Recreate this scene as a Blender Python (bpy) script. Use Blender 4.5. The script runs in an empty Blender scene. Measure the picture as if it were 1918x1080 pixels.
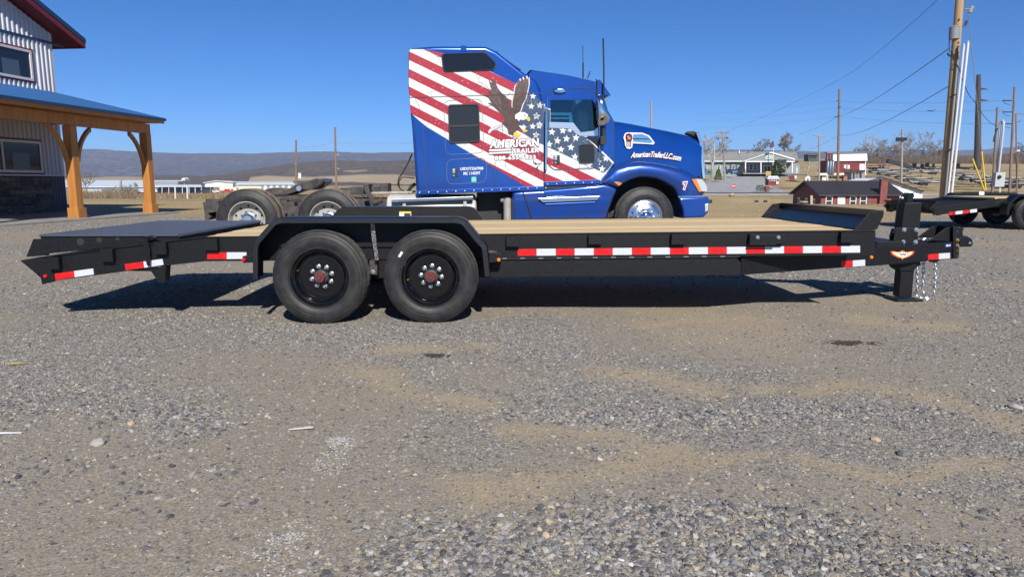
import bpy, bmesh, math, random
import numpy as np
from mathutils import Vector, Matrix, noise
random.seed(7)
rng = np.random.default_rng(11)
R = math.radians
scene = bpy.context.scene
COL = scene.collection

# ---------------------------------------------------------------- camera, sky, sun, exposure
F, PITCH, CH = 1300.0, R(8.75), 1.145
cam_data = bpy.data.cameras.new("camera")
cam = bpy.data.objects.new("camera", cam_data); COL.objects.link(cam)
cam_data.sensor_width = 36.0
cam_data.lens = 36.0 * F / 1918.0
cam_data.clip_start = 0.05
cam_data.clip_end = 20000
cam.location = (0, 0, CH)
cam.rotation_euler = (R(90) - PITCH, 0, 0)
scene.camera = cam

SUN_EL, SUN_AZ = R(36.5), R(10.5)      # sun behind the camera, a little to the right
sun_dir = Vector((math.sin(SUN_AZ) * math.cos(SUN_EL), -math.cos(SUN_AZ) * math.cos(SUN_EL), math.sin(SUN_EL)))
world = bpy.data.worlds.new("World"); scene.world = world; world.use_nodes = True
wn = world.node_tree.nodes; wl = world.node_tree.links
wn.clear()
wo = wn.new("ShaderNodeOutputWorld"); wb = wn.new("ShaderNodeBackground"); ws = wn.new("ShaderNodeTexSky")
ws.sky_type = 'NISHITA'; ws.sun_disc = False
ws.sun_elevation = SUN_EL
ws.sun_rotation = math.atan2(sun_dir.x, sun_dir.y)
ws.altitude = 0; ws.air_density = 0.55; ws.dust_density = 0.0; ws.ozone_density = 10.0
wb.inputs[1].default_value = 0.102
hs = wn.new('ShaderNodeHueSaturation'); hs.inputs['Saturation'].default_value = 1.12
wl.new(ws.outputs[0], hs.inputs['Color']); wl.new(hs.outputs[0], wb.inputs[0]); wl.new(wb.outputs[0], wo.inputs[0])

sl = bpy.data.lights.new("sun", 'SUN'); sl.energy = 5.0; sl.angle = R(0.5); sl.color = (1.0, 0.955, 0.89)
sun = bpy.data.objects.new("sun", sl); COL.objects.link(sun)
sun.location = sun_dir * 60
sun.rotation_euler = sun_dir.to_track_quat('Z', 'Y').to_euler()

vs = scene.view_settings
vs.view_transform = 'Standard'; vs.look = 'None'; vs.gamma = 1.0; vs.use_curve_mapping = False; vs.exposure = 0.3
scene.cycles.max_bounces = 6; scene.cycles.diffuse_bounces = 3; scene.cycles.glossy_bounces = 3
scene.cycles.transparent_max_bounces = 8; scene.cycles.transmission_bounces = 4
scene.cycles.volume_bounces = 0
scene.cycles.caustics_reflective = False; scene.cycles.caustics_refractive = False

# ---------------------------------------------------------------- measuring: photograph pixel -> point in the place
cP, sP = math.cos(PITCH), math.sin(PITCH)
CAM = Vector((0, 0, CH))
def ray(px, py):
    u = -(py - 540) / F
    return Vector(((px - 959) / F, cP + u * sP, -sP + u * cP))
def P(px, py, Y):
    r = ray(px, py); return CAM + r * (Y / r.y)
def G(px, py, z=0.0):
    r = ray(px, py); return CAM + r * ((z - CH) / r.z)
class Frame:
    """a thing's own frame: origin on the ground, x along it, y into it"""
    def __init__(s, o, yaw):
        s.o = Vector(o); s.yaw = yaw
        s.M = Matrix.Rotation(yaw, 3, 'Z'); s.I = s.M.inverted()
        s.c = s.I @ (CAM - s.o)
    def at(s, px, py, y):
        d = s.I @ ray(px, py); t = (y - s.c.y) / d.y
        return s.c + d * t
    def on(s, px, py, a, b):
        """on the upright plane through plan points a, b"""
        n = Vector((-(b[1] - a[1]), b[0] - a[0], 0)); d = s.I @ ray(px, py)
        t = n.dot(Vector((a[0], a[1], 0)) - s.c) / n.dot(d)
        return s.c + d * t
    def pts(s, px, y): return [s.at(a, b, y) for a, b in px]
    def out(s, v): return s.o + s.M @ Vector(v)

# ---------------------------------------------------------------- mesh building
class MB:
    def __init__(s): s.v = []; s.f = []; s.m = []; s.cur = 0
    def mat(s, i): s.cur = i; return s
    def add(s, vs, fs):
        o = len(s.v); s.v.extend(tuple(v) for v in vs)
        for f in fs: s.f.append(tuple(i + o for i in f)); s.m.append(s.cur)
        return s
    def poly(s, pts): return s.add(pts, [tuple(range(len(pts)))])
    def box(s, lo, hi, M=None):
        (a, b, c), (d, e, f) = lo, hi
        vs = [Vector(q) for q in ((a,b,c),(d,b,c),(d,e,c),(a,e,c),(a,b,f),(d,b,f),(d,e,f),(a,e,f))]
        if M is not None: vs = [M @ q for q in vs]
        return s.add(vs, [(0,3,2,1),(4,5,6,7),(0,1,5,4),(1,2,6,5),(2,3,7,6),(3,0,4,7)])
    def prism(s, pts, vec):
        """polygon pts swept along vec"""
        vec = Vector(vec); pts = [Vector(p) for p in pts]; n = len(pts)
        nrm = Vector((0, 0, 0))
        for i in range(n): nrm += pts[i].cross(pts[(i + 1) % n])
        if nrm.dot(vec) > 0: pts = pts[::-1]
        vs = pts + [p + vec for p in pts]
        fs = [tuple(range(n)), tuple(range(2 * n - 1, n - 1, -1))]
        for i in range(n):
            j = (i + 1) % n; fs.append((j, i, n + i, n + j))
        return s.add(vs, fs)
    def bar(s, a, b, w, h, up=(0, 0, 1)):
        a, b = Vector(a), Vector(b); d = (b - a).normalized(); up = Vector(up)
        if abs(d.dot(up)) > 0.95: up = Vector((0, 1, 0))
        x = d.cross(up).normalized() * (w / 2); y = x.cross(d).normalized() * (h / 2)
        return s.prism([a - x - y, a + x - y, a + x + y, a - x + y], b - a)
    def tube(s, path, r, n=8, caps=True):
        path = [Vector(p) for p in path]; rs = r if isinstance(r, (list, tuple)) else [r] * len(path)
        rings = []; px_ = None
        for i, p in enumerate(path):
            d = (path[min(i + 1, len(path) - 1)] - path[max(i - 1, 0)]).normalized()
            if px_ is None:
                ref = Vector((0, 0, 1)) if abs(d.z) < 0.9 else Vector((1, 0, 0))
                x = d.cross(ref).normalized()
            else:
                x = (px_ - d * px_.dot(d)).normalized()
            px_ = x; y = d.cross(x)
            rings.append([p + (x * math.cos(2 * math.pi * k / n) + y * math.sin(2 * math.pi * k / n)) * rs[i] for k in range(n)])
        return s.loft(rings, True, caps)
    def loft(s, rings, closed=True, caps=False):
        n = len(rings[0]); vs = [v for r in rings for v in r]; fs = []
        for i in range(len(rings) - 1):
            for k in range(n if closed else n - 1):
                j = (k + 1) % n
                fs.append((i * n + k, i * n + j, (i + 1) * n + j, (i + 1) * n + k))
        if caps:
            fs.append(tuple(range(n))[::-1]); fs.append(tuple(range((len(rings) - 1) * n, len(rings) * n)))
        return s.add(vs, fs)
    def lathe(s, prof, c=(0, 0, 0), n=48, closed=False, wob=None):
        """profile (r, y) turned about the y axis through c"""
        c = Vector(c); rings = []
        for i, (r, y) in enumerate(prof):
            rings.append([c + Vector((math.cos(2 * math.pi * k / n) * (r + (wob(i, k) if wob else 0)), y, math.sin(2 * math.pi * k / n) * (r + (wob(i, k) if wob else 0)))) for k in range(n)])
        if closed: rings.append(rings[0])
        if closed: return s.loft(rings, True, False)
        o = len(s.v); s.loft(rings, True, False)
        if prof[0][0] <= 0.003: s.f.append(tuple(range(o, o + n))[::-1]); s.m.append(s.cur)
        if prof[-1][0] <= 0.003: s.f.append(tuple(range(o + (len(prof) - 1) * n, o + len(prof) * n))); s.m.append(s.cur)
        return s
    def ring(s, outer, inner, vec):
        """plate with a hole: outer and inner loops with the same count of points, swept along vec"""
        vec = Vector(vec); n = len(outer)
        o2 = [Vector(p) + vec for p in outer]; i2 = [Vector(p) + vec for p in inner]
        vs = list(outer) + list(inner) + o2 + i2; fs = []
        for k in range(n):
            j = (k + 1) % n
            fs += [(k, j, n + j, n + k), (2*n + j, 2*n + k, 3*n + k, 3*n + j), (j, k, 2*n + k, 2*n + j), (n + k, n + j, 3*n + j, 3*n + k)]
        return s.add(vs, fs)
    def mesh(s, name, mats):
        me = bpy.data.meshes.new(name); me.from_pydata(s.v, [], s.f)
        for m in (mats if isinstance(mats, (list, tuple)) else [mats]): me.materials.append(m)
        if any(s.m): me.polygons.foreach_set('material_index', s.m)
        return me
    def build(s, name, mats, parent=None, smooth=None, bevel=0, seg=2, recalc=True, loc=None):
        me = s.mesh(name, mats)
        if recalc:
            bm = bmesh.new(); bm.from_mesh(me)
            bmesh.ops.recalc_face_normals(bm, faces=bm.faces); bm.to_mesh(me); bm.free()
        me.update()
        if smooth is not None:
            me.shade_smooth(); me.set_sharp_from_angle(angle=R(smooth))
        o = bpy.data.objects.new(name, me); COL.objects.link(o)
        if parent is not None: o.parent = parent
        if loc is not None: o.location = loc
        if bevel:
            b = o.modifiers.new('edge', 'BEVEL'); b.width = bevel; b.segments = seg; b.limit_method = 'ANGLE'; b.angle_limit = R(35)
        return o

def tag(o, label=None, cat=None, group=None, kind=None):
    if label: o['label'] = label
    if cat: o['category'] = cat
    if group: o['group'] = group
    if kind: o['kind'] = kind
    return o
def thing(name, label, cat, loc=(0, 0, 0), yaw=0, group=None):
    o = bpy.data.objects.new(name, None); COL.objects.link(o)
    o.location = loc; o.rotation_euler = (0, 0, yaw); o.empty_display_size = 0.2
    return tag(o, label, cat, group)
def copy_tree(o, parent=None):
    c = o.copy(); COL.objects.link(c)
    if parent is not None: c.parent = parent
    for ch in list(o.children): copy_tree(ch, c)
    return c
def link_copy(src, parent, loc=(0, 0, 0), rot=None):
    c = src.copy(); COL.objects.link(c); c.parent = parent; c.location = loc
    if rot is not None: c.rotation_euler = rot
    for ch in list(src.children):
        d = ch.copy(); COL.objects.link(d); d.parent = c
    return c

# ---------------------------------------------------------------- materials
def mat(name, col, rough=0.6, metal=0.0, col2=None, scale=8.0, detail=4.0, bump=0.0, bscale=60.0, stretch=None, coat=0.0, spec=None, lo=0.35, hi=0.65, extra=None):
    m = bpy.data.materials.new(name); m.use_nodes = True
    nt = m.node_tree; b = nt.nodes['Principled BSDF']
    b.inputs['Base Color'].default_value = (*col, 1); b.inputs['Roughness'].default_value = rough; b.inputs['Metallic'].default_value = metal
    if coat: b.inputs['Coat Weight'].default_value = coat; b.inputs['Coat Roughness'].default_value = 0.05
    if spec is not None: b.inputs['Specular IOR Level'].default_value = spec
    if col2 is not None or bump:
        tc = nt.nodes.new('ShaderNodeTexCoord'); mp = nt.nodes.new('ShaderNodeMapping')
        if stretch: mp.inputs['Scale'].default_value = stretch
        nt.links.new(tc.outputs['Object'], mp.inputs[0])
    if col2 is not None:
        n = nt.nodes.new('ShaderNodeTexNoise'); n.inputs['Scale'].default_value = scale; n.inputs['Detail'].default_value = detail
        cr = nt.nodes.new('ShaderNodeMapRange'); cr.inputs[1].default_value = lo; cr.inputs[2].default_value = hi
        mx = nt.nodes.new('ShaderNodeMix'); mx.data_type = 'RGBA'
        mx.inputs['A'].default_value = (*col, 1); mx.inputs['B'].default_value = (*col2, 1)
        nt.links.new(mp.outputs[0], n.inputs['Vector']); nt.links.new(n.outputs['Fac'], cr.inputs[0])
        nt.links.new(cr.outputs[0], mx.inputs['Factor']); nt.links.new(mx.outputs['Result'], b.inputs['Base Color'])
    if bump:
        n2 = nt.nodes.new('ShaderNodeTexNoise'); n2.inputs['Scale'].default_value = bscale; n2.inputs['Detail'].default_value = 3
        bp = nt.nodes.new('ShaderNodeBump'); bp.inputs['Strength'].default_value = bump; bp.inputs['Distance'].default_value = 0.01
        nt.links.new(mp.outputs[0], n2.inputs['Vector']); nt.links.new(n2.outputs['Fac'], bp.inputs['Height']); nt.links.new(bp.outputs[0], b.inputs['Normal'])
    return m
def glass_mat(name, tint, amount):
    """tinted pane: part see-through, part mirror"""
    m = bpy.data.materials.new(name); m.use_nodes = True; nt = m.node_tree; nt.nodes.clear()
    o = nt.nodes.new('ShaderNodeOutputMaterial'); mx = nt.nodes.new('ShaderNodeMixShader')
    t = nt.nodes.new('ShaderNodeBsdfTransparent'); g = nt.nodes.new('ShaderNodeBsdfGlossy')
    t.inputs[0].default_value = (*tint, 1); g.inputs['Roughness'].default_value = 0.02; g.inputs[0].default_value = (0.9, 0.95, 1, 1)
    fr = nt.nodes.new('ShaderNodeFresnel'); fr.inputs[0].default_value = 1.5
    ad = nt.nodes.new('ShaderNodeMath'); ad.operation = 'ADD'; ad.inputs[1].default_value = amount
    nt.links.new(fr.outputs[0], ad.inputs[0]); nt.links.new(ad.outputs[0], mx.inputs[0])
    nt.links.new(t.outputs[0], mx.inputs[1]); nt.links.new(g.outputs[0], mx.inputs[2]); nt.links.new(mx.outputs[0], o.inputs[0])
    return m
def decal_mat(name, col, crack=True):
    """vinyl print with a worn, cracked pattern printed in it"""
    m = mat(name, col, 0.35)
    if crack:
        nt = m.node_tree; b = nt.nodes['Principled BSDF']
        tc = nt.nodes.new('ShaderNodeTexCoord')
        nz = nt.nodes.new('ShaderNodeTexNoise'); nz.inputs['Scale'].default_value = 3.0; nz.inputs['Detail'].default_value = 4
        mixv = nt.nodes.new('ShaderNodeMix'); mixv.data_type = 'VECTOR'; mixv.inputs['Factor'].default_value = 0.22
        nt.links.new(tc.outputs['Object'], nz.inputs['Vector']); nt.links.new(tc.outputs['Object'], mixv.inputs['A']); nt.links.new(nz.outputs['Color'], mixv.inputs['B'])
        v = nt.nodes.new('ShaderNodeTexVoronoi'); v.feature = 'DISTANCE_TO_EDGE'; v.inputs['Scale'].default_value = 2.6
        nt.links.new(mixv.outputs['Result'], v.inputs['Vector'])
        n2 = nt.nodes.new('ShaderNodeTexNoise'); n2.inputs['Scale'].default_value = 1.7
        nt.links.new(tc.outputs['Object'], n2.inputs['Vector'])
        th = nt.nodes.new('ShaderNodeMapRange'); th.inputs[1].default_value = 0.42; th.inputs[2].default_value = 0.72; th.inputs[3].default_value = 0.0; th.inputs[4].default_value = 0.012
        nt.links.new(n2.outputs['Fac'], th.inputs[0])
        lt = nt.nodes.new('ShaderNodeMath'); lt.operation = 'LESS_THAN'
        nt.links.new(v.outputs['Distance'], lt.inputs[0]); nt.links.new(th.outputs[0], lt.inputs[1])
        n3 = nt.nodes.new('ShaderNodeTexNoise'); n3.inputs['Scale'].default_value = 26; n3.inputs['Detail'].default_value = 5
        nt.links.new(tc.outputs['Object'], n3.inputs['Vector'])
        gt = nt.nodes.new('ShaderNodeMath'); gt.operation = 'GREATER_THAN'; gt.inputs[1].default_value = 0.66
        nt.links.new(n3.outputs['Fac'], gt.inputs[0])
        m1 = nt.nodes.new('ShaderNodeMix'); m1.data_type = 'RGBA'; m1.inputs['A'].default_value = (*col, 1)
        m1.inputs['B'].default_value = (*[min(1, c * 0.6 + 0.22) for c in col], 1)
        m2 = nt.nodes.new('ShaderNodeMix'); m2.data_type = 'RGBA'; m2.inputs['B'].default_value = (0.05, 0.035, 0.03, 1)
        nt.links.new(gt.outputs[0], m1.inputs['Factor']); nt.links.new(m1.outputs['Result'], m2.inputs['A'])
        nt.links.new(lt.outputs[0], m2.inputs['Factor']); nt.links.new(m2.outputs['Result'], b.inputs['Base Color'])
    return m

M = dict(
    black=mat('black_powder_coat', (0.0055, 0.0055, 0.006), 0.42, bump=0.22, bscale=420, col2=(0.012, 0.012, 0.0125), scale=60, spec=0.3),
    black_gloss=mat('black_gloss_paint', (0.006, 0.006, 0.007), 0.3, bump=0.05, bscale=30),
    rim_black=mat('black_rim_paint', (0.006, 0.006, 0.007), 0.14),
    weld=mat('bare_weld_speckle', (0.02, 0.02, 0.02), 0.35, 0.3, col2=(0.55, 0.52, 0.5), scale=230, lo=0.5, hi=0.60),
    tyre=mat('tyre_rubber', (0.017, 0.017, 0.0175), 0.52, col2=(0.034, 0.033, 0.031), scale=14, bump=0.05, bscale=260, spec=0.35),
    tread=mat('tyre_tread_rubber', (0.05, 0.046, 0.04), 0.8, col2=(0.10, 0.088, 0.07), scale=25),
    dusty=mat('dusty_truck_tread', (0.10, 0.075, 0.055), 0.9, col2=(0.22, 0.16, 0.115), scale=12),
    zinc=mat('zinc_bolt', (0.62, 0.64, 0.68), 0.28, 0.9),
    galv=mat('galvanised_chain', (0.62, 0.64, 0.67), 0.3, 0.85),
    brass=mat('brass', (0.60, 0.36, 0.14), 0.35, 0.9),
    redcap=mat('red_hub_paint', (0.24, 0.03, 0.035), 0.35, col2=(0.09, 0.03, 0.03), scale=60),
    hub=mat('hub_grey', (0.045, 0.042, 0.038), 0.5, 0.3, col2=(0.09, 0.075, 0.06), scale=50),
    tape_red=mat('reflective_red', (0.62, 0.014, 0.014), 0.35, col2=(0.48, 0.010, 0.012), scale=30),
    tape_white=mat('reflective_white', (0.62, 0.64, 0.67), 0.35, col2=(0.50, 0.53, 0.57), scale=140),
    lamp_red=mat('red_lens', (0.65, 0.01, 0.012), 0.15),
    lamp_amber=mat('amber_lens', (0.75, 0.22, 0.02), 0.15),
    sticker_white=mat('sticker_white', (0.8, 0.8, 0.8), 0.4), sticker_yellow=mat('sticker_yellow', (0.8, 0.52, 0.04), 0.4),
    sticker_blue=mat('sticker_blue', (0.02, 0.06, 0.22), 0.4), ink=mat('ink', (0.015, 0.015, 0.018), 0.5),
    teal=mat('sticker_green', (0.18, 0.55, 0.42), 0.4),
    chrome=mat('chrome', (0.78, 0.79, 0.80), 0.08, 1.0),
    alu=mat('polished_aluminium', (0.74, 0.74, 0.74), 0.24, 1.0, bump=0.03, bscale=40),
    alu_dull=mat('dull_aluminium', (0.48, 0.46, 0.41), 0.5, 0.35, col2=(0.36, 0.34, 0.30), scale=10),
    tank=mat('fuel_tank_metal', (0.72, 0.68, 0.60), 0.4, 0.25, col2=(0.6, 0.56, 0.5), scale=6),
    blue=mat('truck_blue_paint', (0.003, 0.066, 0.35), 0.28, 0.4, coat=1.0, col2=(0.003, 0.052, 0.28), scale=1.5),
    blue_dusty=mat('truck_blue_dusty', (0.008, 0.066, 0.34), 0.28, 0.45, coat=0.9, col2=(0.025, 0.06, 0.24), scale=5),
    flag_white=decal_mat('flag_white', (0.66, 0.65, 0.63)), flag_red=decal_mat('flag_red', (0.36, 0.020, 0.034)),
    flag_navy=decal_mat('flag_navy', (0.045, 0.075, 0.13)), white_print=mat('white_print', (0.74, 0.74, 0.73), 0.35),
    maroon=mat('dark_outline_print', (0.10, 0.018, 0.02), 0.4), red_print=mat('red_print', (0.5, 0.04, 0.05), 0.4),
    eagle=mat('eagle_brown', (0.085, 0.042, 0.034), 0.45, col2=(0.05, 0.025, 0.022), scale=20),
    eagle2=mat('eagle_feather', (0.13, 0.08, 0.072), 0.45, col2=(0.06, 0.036, 0.032), scale=22), beak=mat('beak_yellow', (0.72, 0.45, 0.04), 0.45),
    glass_dark=mat('dark_glass', (0.012, 0.013, 0.014), 0.08, spec=0.5), glass_black=mat('smoked_glass', (0.018, 0.02, 0.022), 0.25),
    glass=glass_mat('cab_glass', (0.62, 0.78, 0.76), 0.03), glass_b=glass_mat('window_pane', (0.30, 0.34, 0.38), 0.07),
    gasket=mat('rubber_gasket', (0.02, 0.02, 0.02), 0.6), lens=mat('headlamp_lens', (0.55, 0.57, 0.58), 0.12, 0.2),
    frame=mat('truck_frame_grime', (0.030, 0.028, 0.027), 0.7, col2=(0.075, 0.065, 0.058), scale=9, bump=0.2, bscale=30),
    grease=mat('greasy_plate', (0.03, 0.027, 0.024), 0.32, col2=(0.085, 0.07, 0.055), scale=7),
    seat=mat('cab_seat', (0.02, 0.02, 0.022), 0.8), trim_grey=mat('cab_trim', (0.12, 0.13, 0.14), 0.6),
    tread_glint=mat('tread_sun_glint', (0.10, 0.10, 0.105), 0.22, 0.6), grate=mat('grating_sky_sheen', (0.085, 0.095, 0.12), 0.32, 0.3, spec=0.9), sill=mat('door_sill_steel', (0.62, 0.66, 0.70), 0.28, 0.85),
    lampglass=mat('lamp_glass', (0.8, 0.8, 0.78), 0.2),
)
def add_bumped_wood(name, a, b_):
    return mat(name, a, 0.7, col2=b_, scale=5, detail=6, stretch=(0.8, 26, 26), bump=0.12, bscale=18, lo=0.3, hi=0.7)
WOOD = [add_bumped_wood('pine_plank_a', (0.66, 0.50, 0.275), (0.52, 0.375, 0.19)), add_bumped_wood('pine_plank_b', (0.70, 0.54, 0.31), (0.56, 0.41, 0.215)),
        add_bumped_wood('pine_plank_c', (0.62, 0.46, 0.245), (0.48, 0.335, 0.165))]

def text_mesh(txt, size, offset=0.0, shear=0.0, space=1.0, word=1.0):
    cu = bpy.data.curves.new('lettering', 'FONT'); cu.body = txt; cu.size = size; cu.offset = offset; cu.shear = shear
    cu.space_character = space; cu.align_x = 'LEFT'; cu.resolution_u = 3; cu.extrude = 0.0
    o = bpy.data.objects.new('lettering', cu); COL.objects.link(o)
    dg = bpy.context.evaluated_depsgraph_get(); dg.update()
    me = bpy.data.meshes.new_from_object(o.evaluated_get(dg))
    bpy.data.objects.remove(o); bpy.data.curves.remove(cu)
    v = np.empty(len(me.vertices) * 3); me.vertices.foreach_get('co', v); v = v.reshape(-1, 3)
    f = [tuple(p.vertices) for p in me.polygons]; bpy.data.meshes.remove(me)
    return v, f
def lettering(mb, txt, fn, size=1.0, offset=0.0, shear=0.0, space=1.0, ref=None):
    """flat lettering mapped into the unit square (w,h), placed by fn(u,v)"""
    v, f = text_mesh(txt, size, offset, shear, space)
    r0 = v if ref is None else text_mesh(ref[0], size, ref[1], shear, space)[0]
    lo, hi = r0[:, :2].min(0), r0[:, :2].max(0)
    mb.add([fn((q[0] - lo[0]) / (hi[0] - lo[0]), (q[1] - lo[1]) / (hi[1] - lo[1])) for q in v], f)
def quad_map(bl, br, tl, tr, off=Vector((0, 0, 0))):
    bl, br, tl, tr = map(Vector, (bl, br, tl, tr))
    return lambda u, v: (bl * (1 - u) + br * u) * (1 - v) + (tl * (1 - u) + tr * u) * v + off
def clip(poly, a, b, c):
    """keep the side a*x + b*y <= c of a pixel polygon"""
    out = []
    for i in range(len(poly)):
        p, q = poly[i], poly[(i + 1) % len(poly)]
        dp, dq = a * p[0] + b * p[1] - c, a * q[0] + b * q[1] - c
        if dp <= 0: out.append(p)
        if dp * dq < 0:
            t = dp / (dp - dq); out.append((p[0] + (q[0] - p[0]) * t, p[1] + (q[1] - p[1]) * t))
    return out
def lerp(a, b, t): return a + (b - a) * t
def interp(x, xs, ys): return float(np.interp(x, xs, ys))
# ---------------------------------------------------------------- terrain
def sstep(a, b, x):
    t = np.clip((x - a) / (b - a), 0, 1); return t * t * (3 - 2 * t)
RD = [0, 36, 45, 60, 85, 100, 138, 160, 200, 260, 330, 500, 900, 4000]
RZ = [0, 0, -0.7, -1.75, -1.95, -1.7, -1.25, -0.2, 2.2, 4.9, 9.8, 17, 28, 20]
LD = [0, 36, 60, 100, 150, 300, 420, 600, 1000, 1500, 4000]
LZ = [0, 0, -0.25, -0.95, -1.7, -3.9, -3.8, -3.6, -4.5, -6, -10]
def terrain(x, y):
    x = np.asarray(x, float); y = np.asarray(y, float)
    d = np.maximum(y, 0)
    u = x / np.maximum(y, 8.0)
    w = sstep(0.02, 0.24, u)
    z = np.interp(d, LD, LZ) * (1 - w) + np.interp(d, RD, RZ) * w
    z = z - 1.5 * np.exp(-(((x - 46) / 14) ** 2 + ((y - 92) / 16) ** 2))
    return z
def tz(x, y): return float(terrain(x, y))
def fbm(x, y, s, seed=0, oct=4):
    """cheap value noise on arrays"""
    x = np.asarray(x, float) * s; y = np.asarray(y, float) * s; out = 0; amp = 1; tot = 0
    for o in range(oct):
        xi = np.floor(x); yi = np.floor(y); fx = x - xi; fy = y - yi
        fx = fx * fx * (3 - 2 * fx); fy = fy * fy * (3 - 2 * fy)
        def h(a, b):
            n = np.sin(a * 127.1 + b * 311.7 + seed * 17.3 + o * 7.7) * 43758.5453
            return n - np.floor(n)
        v = (h(xi, yi) * (1 - fx) + h(xi + 1, yi) * fx) * (1 - fy) + (h(xi, yi + 1) * (1 - fx) + h(xi + 1, yi + 1) * fx) * fy
        out = out + v * amp; tot += amp; amp *= 0.5; x = x * 2.03 + 5.1; y = y * 2.03 + 1.7
    return out / tot
def seg_dist(x, y, pts):
    d = np.full(np.shape(x), 1e9)
    for (ax, ay), (bx, by) in zip(pts[:-1], pts[1:]):
        t = np.clip(((x - ax) * (bx - ax) + (y - ay) * (by - ay)) / ((bx - ax) ** 2 + (by - ay) ** 2), 0, 1)
        d = np.minimum(d, np.hypot(x - ax - t * (bx - ax), y - ay - t * (by - ay)))
    return d
def gp(px, py):
    g = G(px, py); return (g.x, g.y)
SAND_LINES = [([gp(680, 690), gp(760, 745), gp(900, 770)], 0.09), ([gp(950, 800), gp(1150, 825), gp(1320, 850), gp(1600, 878), gp(1960, 885)], 0.07),
              ([gp(1280, 830), gp(1050, 900), gp(900, 920)], 0.08), ([gp(1150, 700), gp(1280, 715)], 0.18), ([gp(1450, 720), gp(1760, 745), gp(1900, 790)], 0.11),
              ([gp(1600, 600), gp(1790, 612)], 0.16), ([gp(700, 655), gp(900, 650)], 0.10), ([gp(1220, 605), gp(1420, 598)], 0.12)]
DIRT_LINES = [([gp(-80, 1080), gp(200, 1020), gp(480, 985), gp(560, 900), gp(640, 760), gp(420, 690)], 0.62), ([gp(600, 960), gp(1000, 930), gp(1250, 880)], 0.25),
              ([gp(60, 930), gp(330, 860), gp(520, 800)], 0.3), ([gp(1700, 960), gp(1930, 1000)], 0.25), ([gp(1050, 880), gp(1500, 900), gp(1700, 950)], 0.2)]
def sand_at(x, y):
    x = np.asarray(x, float); y = np.asarray(y, float)
    wx = x + (fbm(x, y, 2.6, 3, 5) - 0.5) * 0.45; wy = y + (fbm(x, y, 2.6, 4, 5) - 0.5) * 0.45
    s = 0
    for pts, w in SAND_LINES: s = np.maximum(s, 0.85 * (1 - sstep(0.0, 2.4 * w, seg_dist(wx, wy, pts))))
    g = fbm(x, y, 0.55, 9, 5); s = np.maximum(s, 0.5 * sstep(0.64, 0.78, g))
    return np.minimum(1, 1.25 * s * sstep(0.22, 0.56, fbm(x, y, 4, 21, 5) + 0.13))
def dirt_at(x, y):
    wx = x + (fbm(x, y, 1.1, 13) - 0.5) * 0.7; wy = y + (fbm(x, y, 1.1, 14) - 0.5) * 0.7
    s = 0
    for pts, w in DIRT_LINES: s = np.maximum(s, 1 - sstep(0.3 * w, 1.6 * w, seg_dist(wx, wy, pts)))
    return np.maximum(s, 0.9 * sstep(0.47, 0.62, fbm(x, y, 0.42, 31, 5)))
def straw_at(x, y):
    """0 gravel lot, 1 dry grass"""
    u = x / np.maximum(y, 1)
    edge = np.interp(u, [-0.75, -0.52, -0.40, -0.1, 0.2, 0.35, 0.55, 0.62, 0.75], [33, 24.8, 22.5, 23.5, 21, 18.8, 19.2, 24, 26])
    e = edge + (fbm(x, y, 0.35, 5) - 0.5) * 3.0
    return sstep(-0.4, 0.5, y - e)
def ground_z(x, y):
    near = 1 - sstep(14, 22, np.hypot(x, y))
    b = (fbm(x, y, 0.9, 41, 3) - 0.5) * 0.03 + (fbm(x, y, 3.5, 42, 4) - 0.5) * 0.006
    return terrain(x, y) + b * near
def axis(n, a, far_lo, far_hi, c):
    t = np.linspace(math.asinh((far_lo - c) / a), math.asinh((far_hi - c) / a), n); return c + a * np.sinh(t)
gx = axis(430, 2.2, -5200, 5200, 0); gy = axis(520, 2.0, -600, 6500, 3.6)
X, Y = np.meshgrid(gx, gy); Z = ground_z(X, Y)
nv = X.size; nx, ny = len(gx), len(gy)
me = bpy.data.meshes.new('ground')
ii = (np.arange(ny - 1)[:, None] * nx + np.arange(nx - 1)[None, :]).ravel()
quads = np.stack([ii, ii + 1, ii + nx + 1, ii + nx], 1)
me.vertices.add(nv); me.vertices.foreach_set('co', np.stack([X, Y, Z], -1).ravel())
me.loops.add(quads.size); me.loops.foreach_set('vertex_index', quads.ravel())
me.polygons.add(len(quads)); me.polygons.foreach_set('loop_start', np.arange(len(quads)) * 4); me.polygons.foreach_set('loop_total', np.full(len(quads), 4))
me.update(); me.validate(); me.shade_smooth()
cov = np.zeros((nv, 4), np.float32); cov[:, 0] = sand_at(X, Y).ravel(); cov[:, 1] = dirt_at(X, Y).ravel(); cov[:, 2] = straw_at(X, Y).ravel(); cov[:, 3] = 1
at_ = me.attributes.new('cover', 'FLOAT_COLOR', 'POINT'); at_.data.foreach_set('color', cov.ravel())
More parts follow.
